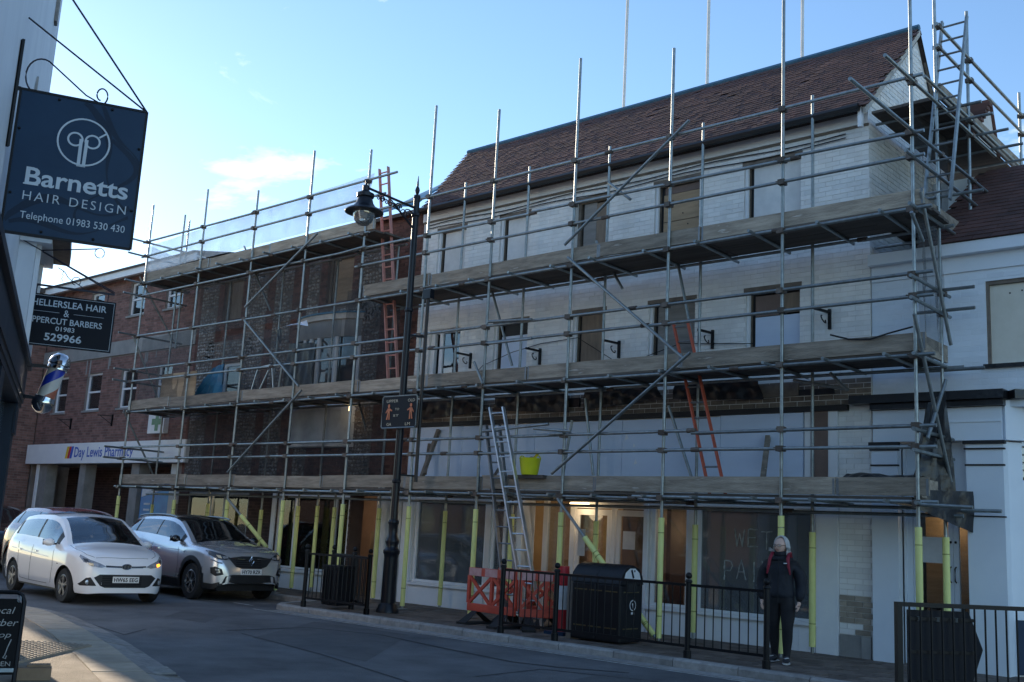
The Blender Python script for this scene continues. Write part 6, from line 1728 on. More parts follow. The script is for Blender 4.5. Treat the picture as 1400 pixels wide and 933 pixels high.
MB().prism([ap(.02, zb0, -.012), ap(.54, zb0, -.012), ap(.54, Ht-.09, -.012), ap(.47, Ht-.05, -.012), ap(.09, Ht-.05, -.012), ap(.02, Ht-.09, -.012)], dcam*.012).build('board', 'plate_black', AB)
upb = (ap(0, Ht)-ap(0, 0)).normalized()
MB().bar(ap(.02, zb0+.035, -.02), ap(.54, zb0+.035, -.02), .006, .03, upb).build('ledge', 'galv', AB)
for s, a, zf, w_, h_, it in (('Local', .16, .77, .20, .075, .25), ('Barber', .12, .64, .26, .075, .25), ('Shop', .18, .50, .18, .08, .25), ('OPEN', .26, .22, .15, .05, 0)):
    text_obj('lettering', s, ap(a, Ht*zf, -.016), rgt, upb, w_, h_*Ht, 'chalk', AB, ext=.002, italic=it, bold=-.004)
MB().path([ap(.47, Ht*.5, -.018), ap(.44, Ht*.42, -.018), ap(.42, Ht*.34, -.018), ap(.40, Ht*.31, -.018), ap(.43, Ht*.30, -.018), ap(.44, Ht*.33, -.018)], .005, 4).build('drawing', 'chalk', AB)
MB().path([ap(.5+.02*math.cos(t), Ht-.05+.025*math.sin(t), -.02) for t in np.linspace(0, 6.3, 12)], .004, 4).build('hook', 'galv', AB)
bx0 = gz(22, 931, 0)
cb = thing('cardboard_box', 'small brown box on the pavement at the foot of the chalkboard', 'box', bx0)
MB().obox(bx0, rgt*.26, dcam*.16, Vector((0, 0, .10))).build('body', 'cardboard', cb); MB().obox(bx0+Vector((0, 0, .102))+rgt*.07+dcam*.05, rgt*.18, dcam*.1, Vector((0, 0, .018))).build('flap', 'cardboard', cb)
# ------------------------------------------------------------------ cars
def pchip(xs, ys):
    xs, ys = np.array(xs, float), np.array(ys, float); h = np.diff(xs); d = np.diff(ys)/h
    m = np.zeros(len(xs)); m[0], m[-1] = d[0], d[-1]
    for i in range(1, len(xs)-1):
        if d[i-1]*d[i] > 0:
            w1, w2 = 2*h[i]+h[i-1], h[i]+2*h[i-1]; m[i] = (w1+w2)/(w1/d[i-1]+w2/d[i])
    def f(x):
        x = min(max(x, xs[0]), xs[-1]); i = min(max(int(np.searchsorted(xs, x)-1), 0), len(xs)-2)
        t = (x-xs[i])/h[i]
        return float((2*t**3-3*t**2+1)*ys[i] + (t**3-2*t**2+t)*h[i]*m[i] + (-2*t**3+3*t**2)*ys[i+1] + (t**3-t**2)*h[i]*m[i+1])
    return f

class Car:
    """body shell lofted from profile curves; x forward, y left, z up, origin on the road under the middle"""
    def __init__(s, root, S):
        s.root, s.S = root, S
        g = lambda k: pchip([p[0] for p in S[k]], [p[1] for p in S[k]])
        s.zc, s.w, s.belt, s.wr, s.zre, s.sill = (g(k) for k in ('zc', 'w', 'belt', 'wr', 'zre', 'sill'))
        s.R = S['R']; s.wx = S['wheels']; s.zw = s.R
        s.parts = {}
    def zlow(s, x):
        z = s.sill(x); ra = s.S['arch']
        for wx in s.wx:
            d = abs(x-wx)
            if d < ra: z = max(z, s.zw + math.sqrt(ra*ra-d*d)*1.0)
        return z
    def side_y(s, x, z):
        """half width of the lower body at height z"""
        b = s.belt(x); lo = .18; t = min(max((z-lo)/(b-lo), 0), 1)
        k = pchip([0, .12, .35, .6, .82, .94, 1.0], s.S.get('bulge', [.93, .975, .995, 1.0, .985, .965, .93]))
        return s.w(x)*k(t)
    def section(s, x):
        zl, b = s.zlow(x), s.belt(x); pts = []
        zl = min(zl, b-.02)
        for k in range(13):
            z = zl + (b-zl)*k/12; pts.append((s.side_y(x, z), z, 'side'))
        y0, wr, zr = pts[-1][0], s.wr(x), s.zre(x)
        wr = min(wr, y0*.995)
        for k in range(1, 7):
            t = k/6; bow_ = .018*math.sin(math.pi*t)*max(0, min(1, (zr-b)*4))
            pts.append((y0+(wr-y0)*t + bow_, b+(zr-b)*t, 'glass'))
        zc = s.zc(x)
        for k in range(1, 9):
            t = k/8; y = wr*(1-t); pts.append((y, zr + (zc-zr)*(1-(1-t)**2.2), 'top'))
        return pts
    def build(s):
        S = s.S; x0, x1 = S['x0'], S['x1']; L = x1-x0
        st = set(np.linspace(x0, x1, 90))
        for e in (.002, .006, .012, .02, .03, .045, .06): st.add(x0+e*L*.6); st.add(x1-e*L*.6)
        for k in ('cuts',):
            for c in S[k]: st.add(c)
        for wx in s.wx:
            for a in np.linspace(-1, 1, 25): st.add(wx+S['arch']*math.sin(a*math.pi/2))
        xs = sorted(st); secs = [s.section(x) for x in xs]; n = len(secs[0])
        buckets = {}
        allv = []; 
        for sgn in (1, -1):
            for sec, x in zip(secs, xs):
                for (y, z, _) in sec: allv.append((x, y*sgn, z))
        N = len(xs)*n; allf = []
        def put(key, f): buckets.setdefault(key, []).append(f); allf.append(f)
        for sg in (0, 1):
            o = sg*N; side = 'l' if sg == 0 else 'r'
            for i in range(len(xs)-1):
                xm = (xs[i]+xs[i+1])/2
                for j in range(n-1):
                    f = (o+i*n+j, o+(i+1)*n+j, o+(i+1)*n+j+1, o+i*n+j+1)
                    if sg: f = f[::-1]
                    kind = secs[i][j+1][2]
                    put(S['paint'](xm, j, kind, side, secs[i][j], s), f)
        # end caps
        for i, rev in ((0, False), (len(xs)-1, True)):
            ring_ = [i*n+j for j in range(n)] + [N+i*n+j for j in range(n-2, -1, -1)]
            put('body', tuple(ring_[::-1] if rev else ring_))
        s.bvh = BVHTree.FromPolygons([Vector(v) for v in allv], allf)
        for key, fs in buckets.items():
            name, mt = S['parts'][key]
            used = sorted({v for f in fs for v in f}); mp = {v: k for k, v in enumerate(used)}
            me = bpy.data.meshes.new(name)
            me.from_pydata([allv[v] for v in used], [], [tuple(mp[v] for v in f) for f in fs])
            bm = bmesh.new(); bm.from_mesh(me); bmesh.ops.remove_doubles(bm, verts=bm.verts, dist=.0006); bmesh.ops.recalc_face_normals(bm, faces=bm.faces); bm.to_mesh(me); bm.free()
            for p in me.polygons: p.use_smooth = True
            try: me.set_sharp_from_angle(angle=RAD(32))
            except Exception: pass
            me.materials.append(M[mt]); s.parts[key] = link(name, me, s.root)
        # dark underbody and wheel wells
        W = S['W']
        MB().box(x0+.12, x1-.14, -W/2+.24, W/2-.24, .20, .62).box(x0+.5, x1-.5, -W/2+.06, W/2-.06, .19, .24).build('underbody', 'car_trim', s.root, local=True)
        for wx in s.wx: MB().box(wx-.4, wx+.4, -W/2+.25, W/2-.25, .3, .72).build('wheel_well', 'tyre', s.root, local=True)
        for wx in s.wx:
            for sg in (1, -1): s.wheel(wx, sg)
    def hit(s, origin, d):
        h = s.bvh.ray_cast(Vector(origin), Vector(d)); return (h[0], h[1]) if h[0] is not None else (None, None)
    def front(s, y, z): return s.hit((4, y, z), (-1, 0, 0))
    def rear(s, y, z): return s.hit((-4, y, z), (1, 0, 0))
    def side(s, x, z, sg): return s.hit((x, 4*sg, z), (0, -sg, 0))
    def patch(s, name, mt, outline, face, t=.006, parent=None, rings=4, sub=3, sg=1, back=.012):
        """raised panel that follows the bodywork: outline in (y,z) for front/rear or (x,z) for side"""
        pts = []
        for (a, b), (c, d) in zip(outline, outline[1:]+outline[:1]):
            for k in range(sub): pts.append((a+(c-a)*k/sub, b+(d-b)*k/sub))
        cy = sum(p[0] for p in pts)/len(pts); cz = sum(p[1] for p in pts)/len(pts)
        vs, fs = [], []; n = len(pts)
        def cast(a, b):
            p, nn = s.front(a, b) if face == 'front' else s.rear(a, b) if face == 'rear' else s.side(a, b, sg)
            if p is None: return None
            ax = {'front': Vector((1, 0, 0)), 'rear': Vector((-1, 0, 0)), 'side': Vector((0, sg, 0))}[face]
            if nn.dot(ax) < 0: nn = -nn
            return p + (nn*.5+ax*.5).normalized()*t, ax
        last = None
        for r in range(rings+1):
            k = r/rings
            for (a, b) in pts:
                q = cast(cy+(a-cy)*k, cz+(b-cz)*k)
                if q is None: q = (last, None) if last else (Vector((0, 0, 0)), None)
                last = q[0]; vs.append(q[0])
        for r in range(rings):
            for k in range(n): fs.append((r*n+k, r*n+(k+1) % n, (r+1)*n+(k+1) % n, (r+1)*n+k))
        ax = {'front': Vector((1, 0, 0)), 'rear': Vector((-1, 0, 0)), 'side': Vector((0, sg, 0))}[face]
        base = len(vs)
        for k in range(n): vs.append(vs[rings*n+k] - ax*back)
        for k in range(n): fs.append((rings*n+k, rings*n+(k+1) % n, base+(k+1) % n, base+k))
        me = bpy.data.meshes.new(name); me.from_pydata([tuple(v) for v in vs], [], fs)
        bm = bmesh.new(); bm.from_mesh(me); bmesh.ops.remove_doubles(bm, verts=bm.verts, dist=.0003); bmesh.ops.recalc_face_normals(bm, faces=bm.faces); bm.to_mesh(me); bm.free()
        for p in me.polygons: p.use_smooth = True
        try: me.set_sharp_from_angle(angle=RAD(35))
        except Exception: pass
        me.materials.append(M[mt]); return link(name, me, parent or s.root)
    def line(s, name, pts, face, r=.005, sg=1, mt='seam', parent=None, out=.0):
        res = []
        for a, b in zip(pts, pts[1:]):
            for k in range(6):
                u = (a[0]+(b[0]-a[0])*k/6, a[1]+(b[1]-a[1])*k/6)
                p, nn = s.front(*u) if face == 'front' else s.side(u[0], u[1], sg)
                if p is not None: res.append(p + (Vector((1, 0, 0)) if face == 'front' else Vector((0, sg, 0)))*out)
        if len(res) > 1: return MB().path(res, r, 5).build(name, mt, parent or s.root, local=True, smooth=True)
    def wheel(s, wx, sg):
        R, W = s.R, s.S['W']; y0 = sg*(W/2-.20); y1 = sg*(W/2-.015); S = s.S
        t = R*.36
        ty = MB().lathe((wx, 0, R), [(R-t, y0), (R-.02, y0+sg*.008), (R, y0+sg*.03), (R, y1-sg*.03), (R-.02, y1-sg*.006), (R-t, y1-sg*.012), (R-t, y0)], 32, 'Y', cap=False).build('wheel', 'tyre', s.root, local=True, smooth=True)
        rm = MB().lathe((wx, 0, R), [(R-t+.004, y1-sg*.016), (R-t-.012, y1-sg*.01), (R-t-.02, y1-sg*.05)], 32, 'Y', cap=False).build('rim', S['rim'], ty, local=True, smooth=True)
        MB().lathe((wx, 0, R), [(R-t-.002, y1-sg*.07), (0.0001, y1-sg*.071)], 24, 'Y').build('brake_disc', 'tyre', ty, local=True)
        ns = S['spokes']
        for k in range(ns):
            a = 2*math.pi*k/ns + .3
            for da in (-.13, .13):
                p0 = Vector((wx+.04*math.cos(a), y1-sg*.022, R+.04*math.sin(a))); p1 = Vector((wx+(R-t-.008)*math.cos(a+da), y1-sg*.016, R+(R-t-.008)*math.sin(a+da)))
                MB().bar(p0, p1, .02, .02, (0, 1, 0)).build('spoke', S['rim'], ty, local=True)
        MB().lathe((wx, 0, R), [(.05, y1-sg*.03), (.045, y1-sg*.008), (.0001, y1-sg*.006)], 14, 'Y').build('hub', S['rim'], ty, local=True, smooth=True)
    def plate(s, text, z, w=.47, h=.105, y=0, face='front', t=.012):
        p, nn = s.front(y, z) if face == 'front' else s.rear(y, z)
        xs_ = [s.front(y+dy, z+dz)[0].x for dy in (-w/2, 0, w/2) for dz in (-h/2, h/2)]
        X = max(xs_)+t
        o = MB().box(X-.03, X, y-w/2, y+w/2, z-h/2, z+h/2).build('number_plate', 'plate', s.root, local=True)
        text_obj('lettering', text, Vector((X, y-w*.45, z-h*.34)), (0, 1, 0), (0, 0, 1), w*.90, h*.66, 'plate_black', o, ext=.002, bold=.02, local=True)
        return o
    def mirror(s, x, z, mt, sg):
        p, _ = s.side(x, z, sg)
        if p is None: return
        c = p + Vector((.0, sg*.13, .03))
        m_ = MB().ball(c, .075, .105, .068, 12, 8).build('door_mirror', mt, s.root, local=True, smooth=True)
        MB().bar(p-Vector((0, sg*.03, -.0)), c-Vector((0, sg*.05, .03)), .05, .03).build('mirror_arm', 'car_trim', m_, local=True)
        MB().box(c.x-.078, c.x-.066, c.y-.08, c.y+.08, c.z-.05, c.z+.05).build('mirror_glass', 'lamp_dark', m_, local=True)

def common_paint(win, pil, screen, rear_screen, roofmat=None, black_pillar=True, trimz=None):
    def paint(x, j, kind, side, p, car):
        if kind == 'glass':
            for k, (a, b) in enumerate(win):
                if a < x < b and 13 <= j <= 16: return 'win%d%s' % (k, side)
            for k, (a, b) in enumerate(pil):
                if a < x < b and 13 <= j <= 16: return 'pillar%d%s' % (k, side)
            if roofmat and j >= 16 and win[0][0]-.3 < x < win[-1][1]+.6: return 'rail' + side
            return 'body'
        if kind == 'top':
            if screen[0] < x < screen[1] and j < 28: return 'screen' if j >= 19 else 'pillar_a' + side
            if rear_screen[0] < x < rear_screen[1]: return 'rear_screen' if j >= 20 else 'body'
            if roofmat and rear_screen[1]-.05 <= x <= screen[0]+.02: return 'roof'
            if roofmat == 'all' : return 'roof'
            return 'body'
        if trimz and p[1] < trimz(x, car): return 'trim'
        return 'body'
    return paint

def make_parts(body, roof=None):
    d = {'body': ('body', body), 'screen': ('windscreen', 'car_glass'), 'rear_screen': ('rear_window', 'car_glass'), 'roof': ('roof', roof or body), 'trim': ('cladding', 'car_trim')}
    for k in range(3):
        for s_ in 'lr': d['win%d%s' % (k, s_)] = ('side_window', 'car_glass'); d['pillar%d%s' % (k, s_)] = ('pillar', 'car_trim'); d['pillar_a'+s_] = ('windscreen_pillar', body); d['rail'+s_] = ('roof_edge', 'car_silver' if roof == 'car_black' else body)
    return d

# ---- small white hatchback
hatch = dict(x0=-1.86, x1=1.86, W=1.70, R=.292, arch=.345, wheels=(-1.19, 1.23), rim='rim_grey', spokes=5, cuts=(),
    zc=[(-1.86, .62), (-1.84, .95), (-1.78, 1.10), (-1.62, 1.31), (-1.48, 1.41), (-1.2, 1.475), (-.6, 1.525), (-.1, 1.53), (.22, 1.49), (.45, 1.40), (.75, 1.215), (1.08, 1.015), (1.2, .98), (1.45, .925), (1.66, .845), (1.76, .765), (1.82, .68), (1.845, .60), (1.86, .50)],
    w=[(-1.86, .62), (-1.82, .72), (-1.7, .79), (-1.4, .835), (-.8, .85), (.8, .85), (1.2, .845), (1.5, .81), (1.68, .74), (1.78, .65), (1.83, .56), (1.86, .42)],
    belt=[(-1.86, .60), (-1.83, .9), (-1.72, 1.02), (-1.5, 1.02), (-.9, 1.0), (.3, .945), (.9, .925), (1.2, .905), (1.45, .855), (1.66, .765), (1.76, .70), (1.82, .64), (1.845, .57), (1.86, .48)],
    wr=[(-1.86, .5), (-1.7, .62), (-1.5, .60), (-1.0, .60), (0, .60), (.3, .595), (.7, .655), (1.05, .735), (1.2, .74), (1.5, .70), (1.7, .60), (1.8, .5), (1.86, .36)],
    zre=[(-1.86, .61), (-1.83, .93), (-1.76, 1.06), (-1.6, 1.27), (-1.46, 1.365), (-1.2, 1.425), (-.6, 1.47), (-.1, 1.475), (.2, 1.435), (.45, 1.335), (.75, 1.155), (1.05, .965), (1.2, .93), (1.45, .885), (1.66, .80), (1.76, .73), (1.82, .66), (1.845, .585), (1.86, .49)],
    sill=[(-1.86, .40), (-1.8, .28), (-1.5, .24), (-.8, .22), (.8, .22), (1.5, .20), (1.78, .19), (1.86, .21)],
    paint=common_paint([(-1.30, -.33), (-.25, .60)], [(-1.42, -1.30), (-.33, -.25), (.60, .78)], (.26, 1.04), (-1.72, -1.5)), parts=make_parts('car_white'))
fl, rl = gz(84, 824, -.1), gz(14, 808, -.1)
hd = math.atan2(fl.y-rl.y, fl.x-rl.x)
hv = Vector((math.cos(hd), math.sin(hd), 0)); lv = Vector((-hv.y, hv.x, 0))
ctr = (fl+rl)/2 + lv*.76 + hv*.0; ctr.z = -.1
HC = thing('white_car', 'small white hatchback with its amber indicator lit, driving along the road', 'car', ctr, rz=hd)
HC.scale = (1.04, .95, .955)
c = Car(HC, hatch); c.build()
for sg in (1, -1):
    hl = c.patch('headlight', 'lamp_glass', [(sg*.36, .655), (sg*.44, .63), (sg*.60, .655), (sg*.70, .72), (sg*.735, .80), (sg*.715, .83), (sg*.60, .755), (sg*.45, .70)], 'front', .008)
    c.patch('lens', 'lamp_dark', [(sg*.63, .72), (sg*.685, .72), (sg*.70, .775), (sg*.64, .765)], 'front', .014, hl, 2, 2)
    c.patch('lens', 'lamp_glass', [(sg*.47, .66), (sg*.52, .655), (sg*.54, .70), (sg*.49, .705)], 'front', .014, hl, 2, 2)
    am = 'lamp_amber'
    c.patch('indicator', 'lamp_amber' if sg > 0 else 'lamp_lit', [(sg*.57, .655), (sg*.63, .67), (sg*.63, .71), (sg*.57, .70)], 'front', .016, hl, 2, 2)
    fg = c.patch('fog_light', 'car_trim', [(sg*.50, .33), (sg*.72, .325), (sg*.745, .35), (sg*.66, .455), (sg*.60, .47)], 'front', .005)
    p, _ = c.front(sg*.635, .385)
    if p: MB().lathe((p.x-.01, p.y, p.z), [(.042, .0), (.042, .018), (.02, .024)], 14, 'X').build('lens', 'lamp_glass', fg, local=True, smooth=True)
    for x0_, x1_ in ((-.30, -.30), (.62, .72)): c.line('door_seam', [(x0_, .28), (x0_, .6), (x0_, .98)] if x0_ < 0 else [(.70, .30), (.74, .6), (.66, .94)], 'side', .0045, sg)
    c.line('door_seam', [(-.30, .28), (.70, .28)], 'side', .004, sg)
    c.line('door_seam', [(-.30, .28), (-.85, .30), (-.95, .75), (-1.05, .98)], 'side', .004, sg)
    c.line('crease', [(-1.5, .84), (-.8, .80), (.1, .76), (.55, .74)], 'side', .006, sg, 'car_white')
    for x in (-.22, -1.0):
        c.patch('door_handle', 'car_white', [(x, .80), (x+.17, .79), (x+.17, .825), (x, .835)], 'side', .022, None, 2, 2, sg, .03)
    c.mirror(.62, .97, 'car_white', sg)
    c.patch('side_repeater', 'lamp_amber' if False else 'lamp_dark', [(.92, .64), (.97, .64), (.97, .655), (.92, .655)], 'side', .004, None, 2, 2, sg)
    c.patch('tail_light', 'lamp_red', [(-1.60, .98), (-1.78, .95), (-1.80, .80), (-1.70, .78), (-1.64, .88)], 'side', .008, None, 3, 2, sg)
gr = c.patch('grille', 'car_trim', [(-.55, .465), (-.46, .52), (.46, .52), (.55, .465), (.44, .33), (.36, .30), (-.36, .30), (-.44, .33)], 'front', .005, None, 5, 4)
for z in (.335, .365, .395, .425, .455, .485): c.line('grille_bar', [(-.42, z), (.42, z)], 'front', .006, mt='plate_black', parent=gr, out=.006)
c.patch('grille_strip', 'car_trim', [(-.36, .648), (-.2, .640), (.2, .640), (.36, .648), (.36, .672), (.2, .664), (-.2, .664), (-.36, .672)], 'front', .005, None, 3, 3)
c.line('chrome_strip', [(-.36, .645), (0, .636), (.36, .645)], 'front', .006, mt='chrome', out=.004)
c.plate('HW65 EEG', .435)
p, _ = c.front(0, .655)
em = thing('x', None, None) if False else None
bdg = MB().path([(p.x+.018, .085*math.cos(t), .655+.045*math.sin(t)) for t in np.linspace(0, 2*math.pi, 25)], .006, 6).build('badge', 'chrome', HC, local=True, smooth=True)
MB().prism([(p.x+.008, .085*math.cos(t), .655+.045*math.sin(t)) for t in np.linspace(0, 2*math.pi, 25)[:-1]], (.008, 0, 0)).build('badge_field', 'lamp_dark', bdg, local=True)
for y in (-.03, .03): MB().bar((p.x+.02, y-.012, .622), (p.x+.02, y+.012, .688), .006, .016, (0, 1, 0)).build('badge_stroke', 'chrome', bdg, local=True)
MB().bar((p.x+.02, -.03, .65), (p.x+.02, .03, .66), .006, .014, (0, 0, 1)).build('badge_stroke', 'chrome', bdg, local=True)
# bonnet shut lines
def top_line(car, pts, root, r=.004):
    res = []
    for (xa, ya), (xb, yb) in zip(pts, pts[1:]):
        for q in range(8):
            h = car.hit((xa+(xb-xa)*q/8, ya+(yb-ya)*q/8, 3), (0, 0, -1))[0]
            if h is not None: res.append(h)
    if len(res) > 2: MB().path(res, r, 5).build('bonnet_seam', 'seam', root, local=True, smooth=True)
for sg in (1, -1): top_line(c, [(1.06, sg*.70), (1.35, sg*.70), (1.60, sg*.62), (1.70, sg*.50)], HC)
top_line(c, [(1.70, -.50), (1.735, 0), (1.70, .50)], HC)
# wipers, seats and an empty cabin
for y in (-.45, .12): MB().bar((1.04, y, 1.0), (.92, y+.5, 1.085), .012, .012).build('wiper', 'car_trim', HC, local=True)
for y in (-.36, .36):
    MB().box(-.35, -.15, y-.22, y+.22, .55, 1.12).build('seat', 'interior_grey', HC, local=True, bevel=.05); MB().box(-.33, -.2, y-.12, y+.12, 1.14, 1.3).build('headrest', 'interior_grey', HC, local=True, bevel=.03)
MB().box(.55, 1.0, -.7, .7, .75, .93).build('dashboard', 'car_trim', HC, local=True)

# ---- silver crossover
def capt_trim(x, car):
    t = .315
    for wx in car.wx:
        d = math.hypot(x-wx, 0)
        if d < .47: t = max(t, car.zw + math.sqrt(max(.47**2-d*d, 0)))
    return t
cross = dict(x0=-2.11, x1=2.11, W=1.80, R=.335, arch=.395, wheels=(-1.32, 1.32), rim='rim_bright', spokes=6, cuts=(),
    zc=[(-2.11, .70), (-2.09, 1.0), (-2.02, 1.15), (-1.80, 1.42), (-1.60, 1.515), (-1.2, 1.555), (-.6, 1.575), (-.1, 1.56), (.25, 1.50), (.55, 1.36), (.9, 1.19), (1.13, 1.095), (1.3, 1.065), (1.65, 1.015), (1.88, .955), (2.0, .885), (2.05, .80), (2.09, .66), (2.11, .52)],
    w=[(-2.11, .64), (-2.06, .76), (-1.9, .84), (-1.5, .89), (-.8, .885), (.5, .885), (1.0, .90), (1.4, .905), (1.7, .88), (1.9, .82), (2.0, .75), (2.06, .66), (2.11, .50)],
    belt=[(-2.11, .68), (-2.08, .95), (-1.95, 1.08), (-1.6, 1.13), (-.9, 1.10), (.3, 1.03), (1.0, 1.0), (1.3, .985), (1.65, .935), (1.88, .86), (2.0, .79), (2.05, .73), (2.09, .62), (2.11, .50)],
    wr=[(-2.11, .5), (-1.95, .66), (-1.7, .60), (-1.2, .605), (0, .61), (.3, .615), (.75, .69), (1.1, .775), (1.3, .79), (1.65, .77), (1.9, .69), (2.03, .58), (2.11, .42)],
    zre=[(-2.11, .69), (-2.08, .97), (-1.98, 1.12), (-1.78, 1.36), (-1.6, 1.455), (-1.2, 1.505), (-.6, 1.52), (-.1, 1.505), (.22, 1.44), (.55, 1.285), (.9, 1.115), (1.12, 1.03), (1.3, 1.01), (1.65, .965), (1.88, .90), (2.0, .83), (2.05, .755), (2.09, .64), (2.11, .51)],
    sill=[(-2.11, .46), (-2.0, .32), (-1.6, .27), (-.8, .24), (.8, .24), (1.6, .23), (1.95, .23), (2.11, .34)],
    paint=common_paint([(-1.62, -1.32), (-1.26, -.42), (-.34, .62)], [(-1.32, -1.26), (-.42, -.34), (.62, .80)], (.28, 1.12), (-1.96, -1.62), 'yes', trimz=capt_trim), parts=make_parts('car_silver', 'car_black'))
frw, flw = gz(258, 813, -.1), gz(352, 822, -.1)
hd2 = RAD(-3.0)
hv = Vector((math.cos(hd2), math.sin(hd2), 0)); lv = Vector((-hv.y, hv.x, 0))
frw = py(259, 815, 11.02); ctr = frw + lv*.81 - hv*1.30; ctr.z = -.1
SV = thing('silver_car', 'silver crossover with black roof parked at the kerb under the scaffolding', 'car', ctr, rz=hd2)
SV.scale = (.96, .93, .985)
c = Car(SV, cross); c.build()
for sg in (1, -1):
    hl = c.patch('headlight', 'lamp_dark', [(sg*.44, .80), (sg*.56, .765), (sg*.72, .775), (sg*.80, .84), (sg*.82, .925), (sg*.76, .92), (sg*.60, .865)], 'front', .008)
    c.patch('lens', 'lamp_glass', [(sg*.50, .795), (sg*.60, .785), (sg*.62, .825), (sg*.52, .83)], 'front', .015, hl, 2, 2)
    c.patch('lens', 'lamp_lit', [(sg*.64, .79), (sg*.70, .80), (sg*.72, .85), (sg*.65, .84)], 'front', .015, hl, 2, 2)
    c.line('running_light', [(sg*.80, .92), (sg*.82, .86), (sg*.80, .77), (sg*.70, .715), (sg*.62, .71)], 'front', .012, mt='lamp_glass', out=.008)
    fg = c.patch('fog_light', 'car_trim', [(sg*.60, .50), (sg*.74, .47), (sg*.80, .52), (sg*.81, .62), (sg*.75, .645), (sg*.64, .60)], 'front', .005)
    c.patch('lens', 'lamp_glass', [(sg*.66, .53), (sg*.72, .52), (sg*.73, .55), (sg*.67, .56)], 'front', .012, fg, 2, 2); c.patch('lens', 'lamp_glass', [(sg*.68, .57), (sg*.74, .57), (sg*.75, .60), (sg*.69, .60)], 'front', .012, fg, 2, 2)
    c.line('door_seam', [(-.38, .34), (-.38, .7), (-.38, 1.06)], 'side', .0045, sg); c.line('door_seam', [(.74, .36), (.80, .66), (.70, 1.0)], 'side', .0045, sg)
    c.line('door_seam', [(-.38, .36), (.74, .36)], 'side', .004, sg); c.line('door_seam', [(-.38, .36), (-.98, .38), (-1.05, .75), (-1.25, 1.1)], 'side', .004, sg)
    c.line('crease', [(-1.7, .98), (-.8, .93), (.2, .90), (.9, .90)], 'side', .007, sg, 'car_silver')
    c.patch('sill_strip', 'chrome', [(-.85, .365), (.85, .35), (.85, .375), (-.85, .39)], 'side', .006, None, 2, 6, sg)
    c.patch('door_handle', 'chrome', [(-.28, .885), (-.08, .875), (-.08, .915), (-.28, .925)], 'side', .024, None, 2, 2, sg, .03)
    c.patch('door_handle', 'car_silver', [(-1.12, .95), (-.94, .94), (-.94, .975), (-1.12, .985)], 'side', .024, None, 2, 2, sg, .03)
    c.patch('wing_badge', 'chrome', [(.94, .86), (1.06, .85), (1.04, .89), (.95, .90)], 'side', .006, None, 2, 2, sg)
    c.mirror(.66, 1.07, 'car_black', sg)
    c.patch('tail_light', 'lamp_red', [(-1.85, 1.06), (-2.02, 1.02), (-2.04, .92), (-1.9, .95)], 'side', .008, None, 3, 2, sg)
gr = c.patch('grille', 'car_trim', [(-.50, .80), (-.2, .84), (.2, .84), (.50, .80), (.36, .66), (.22, .615), (-.22, .615), (-.36, .66)], 'front', .005, None, 5, 4)
for z in (.65, .69, .73, .77): c.line('grille_bar', [(-.34, z), (.34, z)], 'front', .007, mt='plate_black', parent=gr, out=.005)
for sg in (1, -1): c.line('chrome_strip', [(sg*.14, .79), (sg*.3, .79), (sg*.46, .81)], 'front', .009, mt='chrome', out=.008)
c.patch('lower_grille', 'car_trim', [(-.62, .34), (.62, .34), (.56, .47), (.42, .50), (-.42, .50), (-.56, .47)], 'front', .005, None, 4, 4)
c.patch('skid_plate', 'grey_metal', [(-.66, .27), (.66, .27), (.70, .335), (-.70, .335)], 'front', .014, None, 3, 4)
c.plate('HY70 RZR', .555)
p, _ = c.front(0, .755)
bd = MB().path([(p.x+.02, y, .755+z) for y, z in ((0, .085), (.058, 0), (0, -.085), (-.058, 0), (0, .085))], .011, 6).build('badge', 'chrome', SV, local=True)
MB().path([(p.x+.018, y, .755+z) for y, z in ((.02, .05), (-.02, 0), (.015, -.05))], .008, 5).build('badge_stroke', 'chrome', bd, local=True)
for sg in (1, -1): MB().path([(x, sg*(c.wr(x)+.015), c.zre(x)+.03) for x in np.linspace(-1.55, .1, 14)], .018, 6).build('roof_rail', 'galv', SV, local=True, smooth=True)
for y in (-.45, .12): MB().bar((1.12, y, 1.075), (.98, y+.55, 1.165), .012, .012).build('wiper', 'car_trim', SV, local=True)
for y in (-.36, .36):
    MB().box(-.35, -.13, y-.23, y+.23, .6, 1.18).build('seat', 'interior_dark', SV, local=True, bevel=.05); MB().box(-.33, -.2, y-.12, y+.12, 1.2, 1.36).build('headrest', 'interior_dark', SV, local=True, bevel=.03)
MB().box(.6, 1.05, -.75, .75, .8, 1.0).build('dashboard', 'car_trim', SV, local=True)
for sg in (1, -1): top_line(c, [(1.15, sg*.74), (1.5, sg*.74), (1.80, sg*.66), (1.93, sg*.5)], SV)
top_line(c, [(1.93, -.5), (1.975, 0), (1.93, .5)], SV)
p, _ = c.hit((1.0, .3, 3), (0, 0, -1))

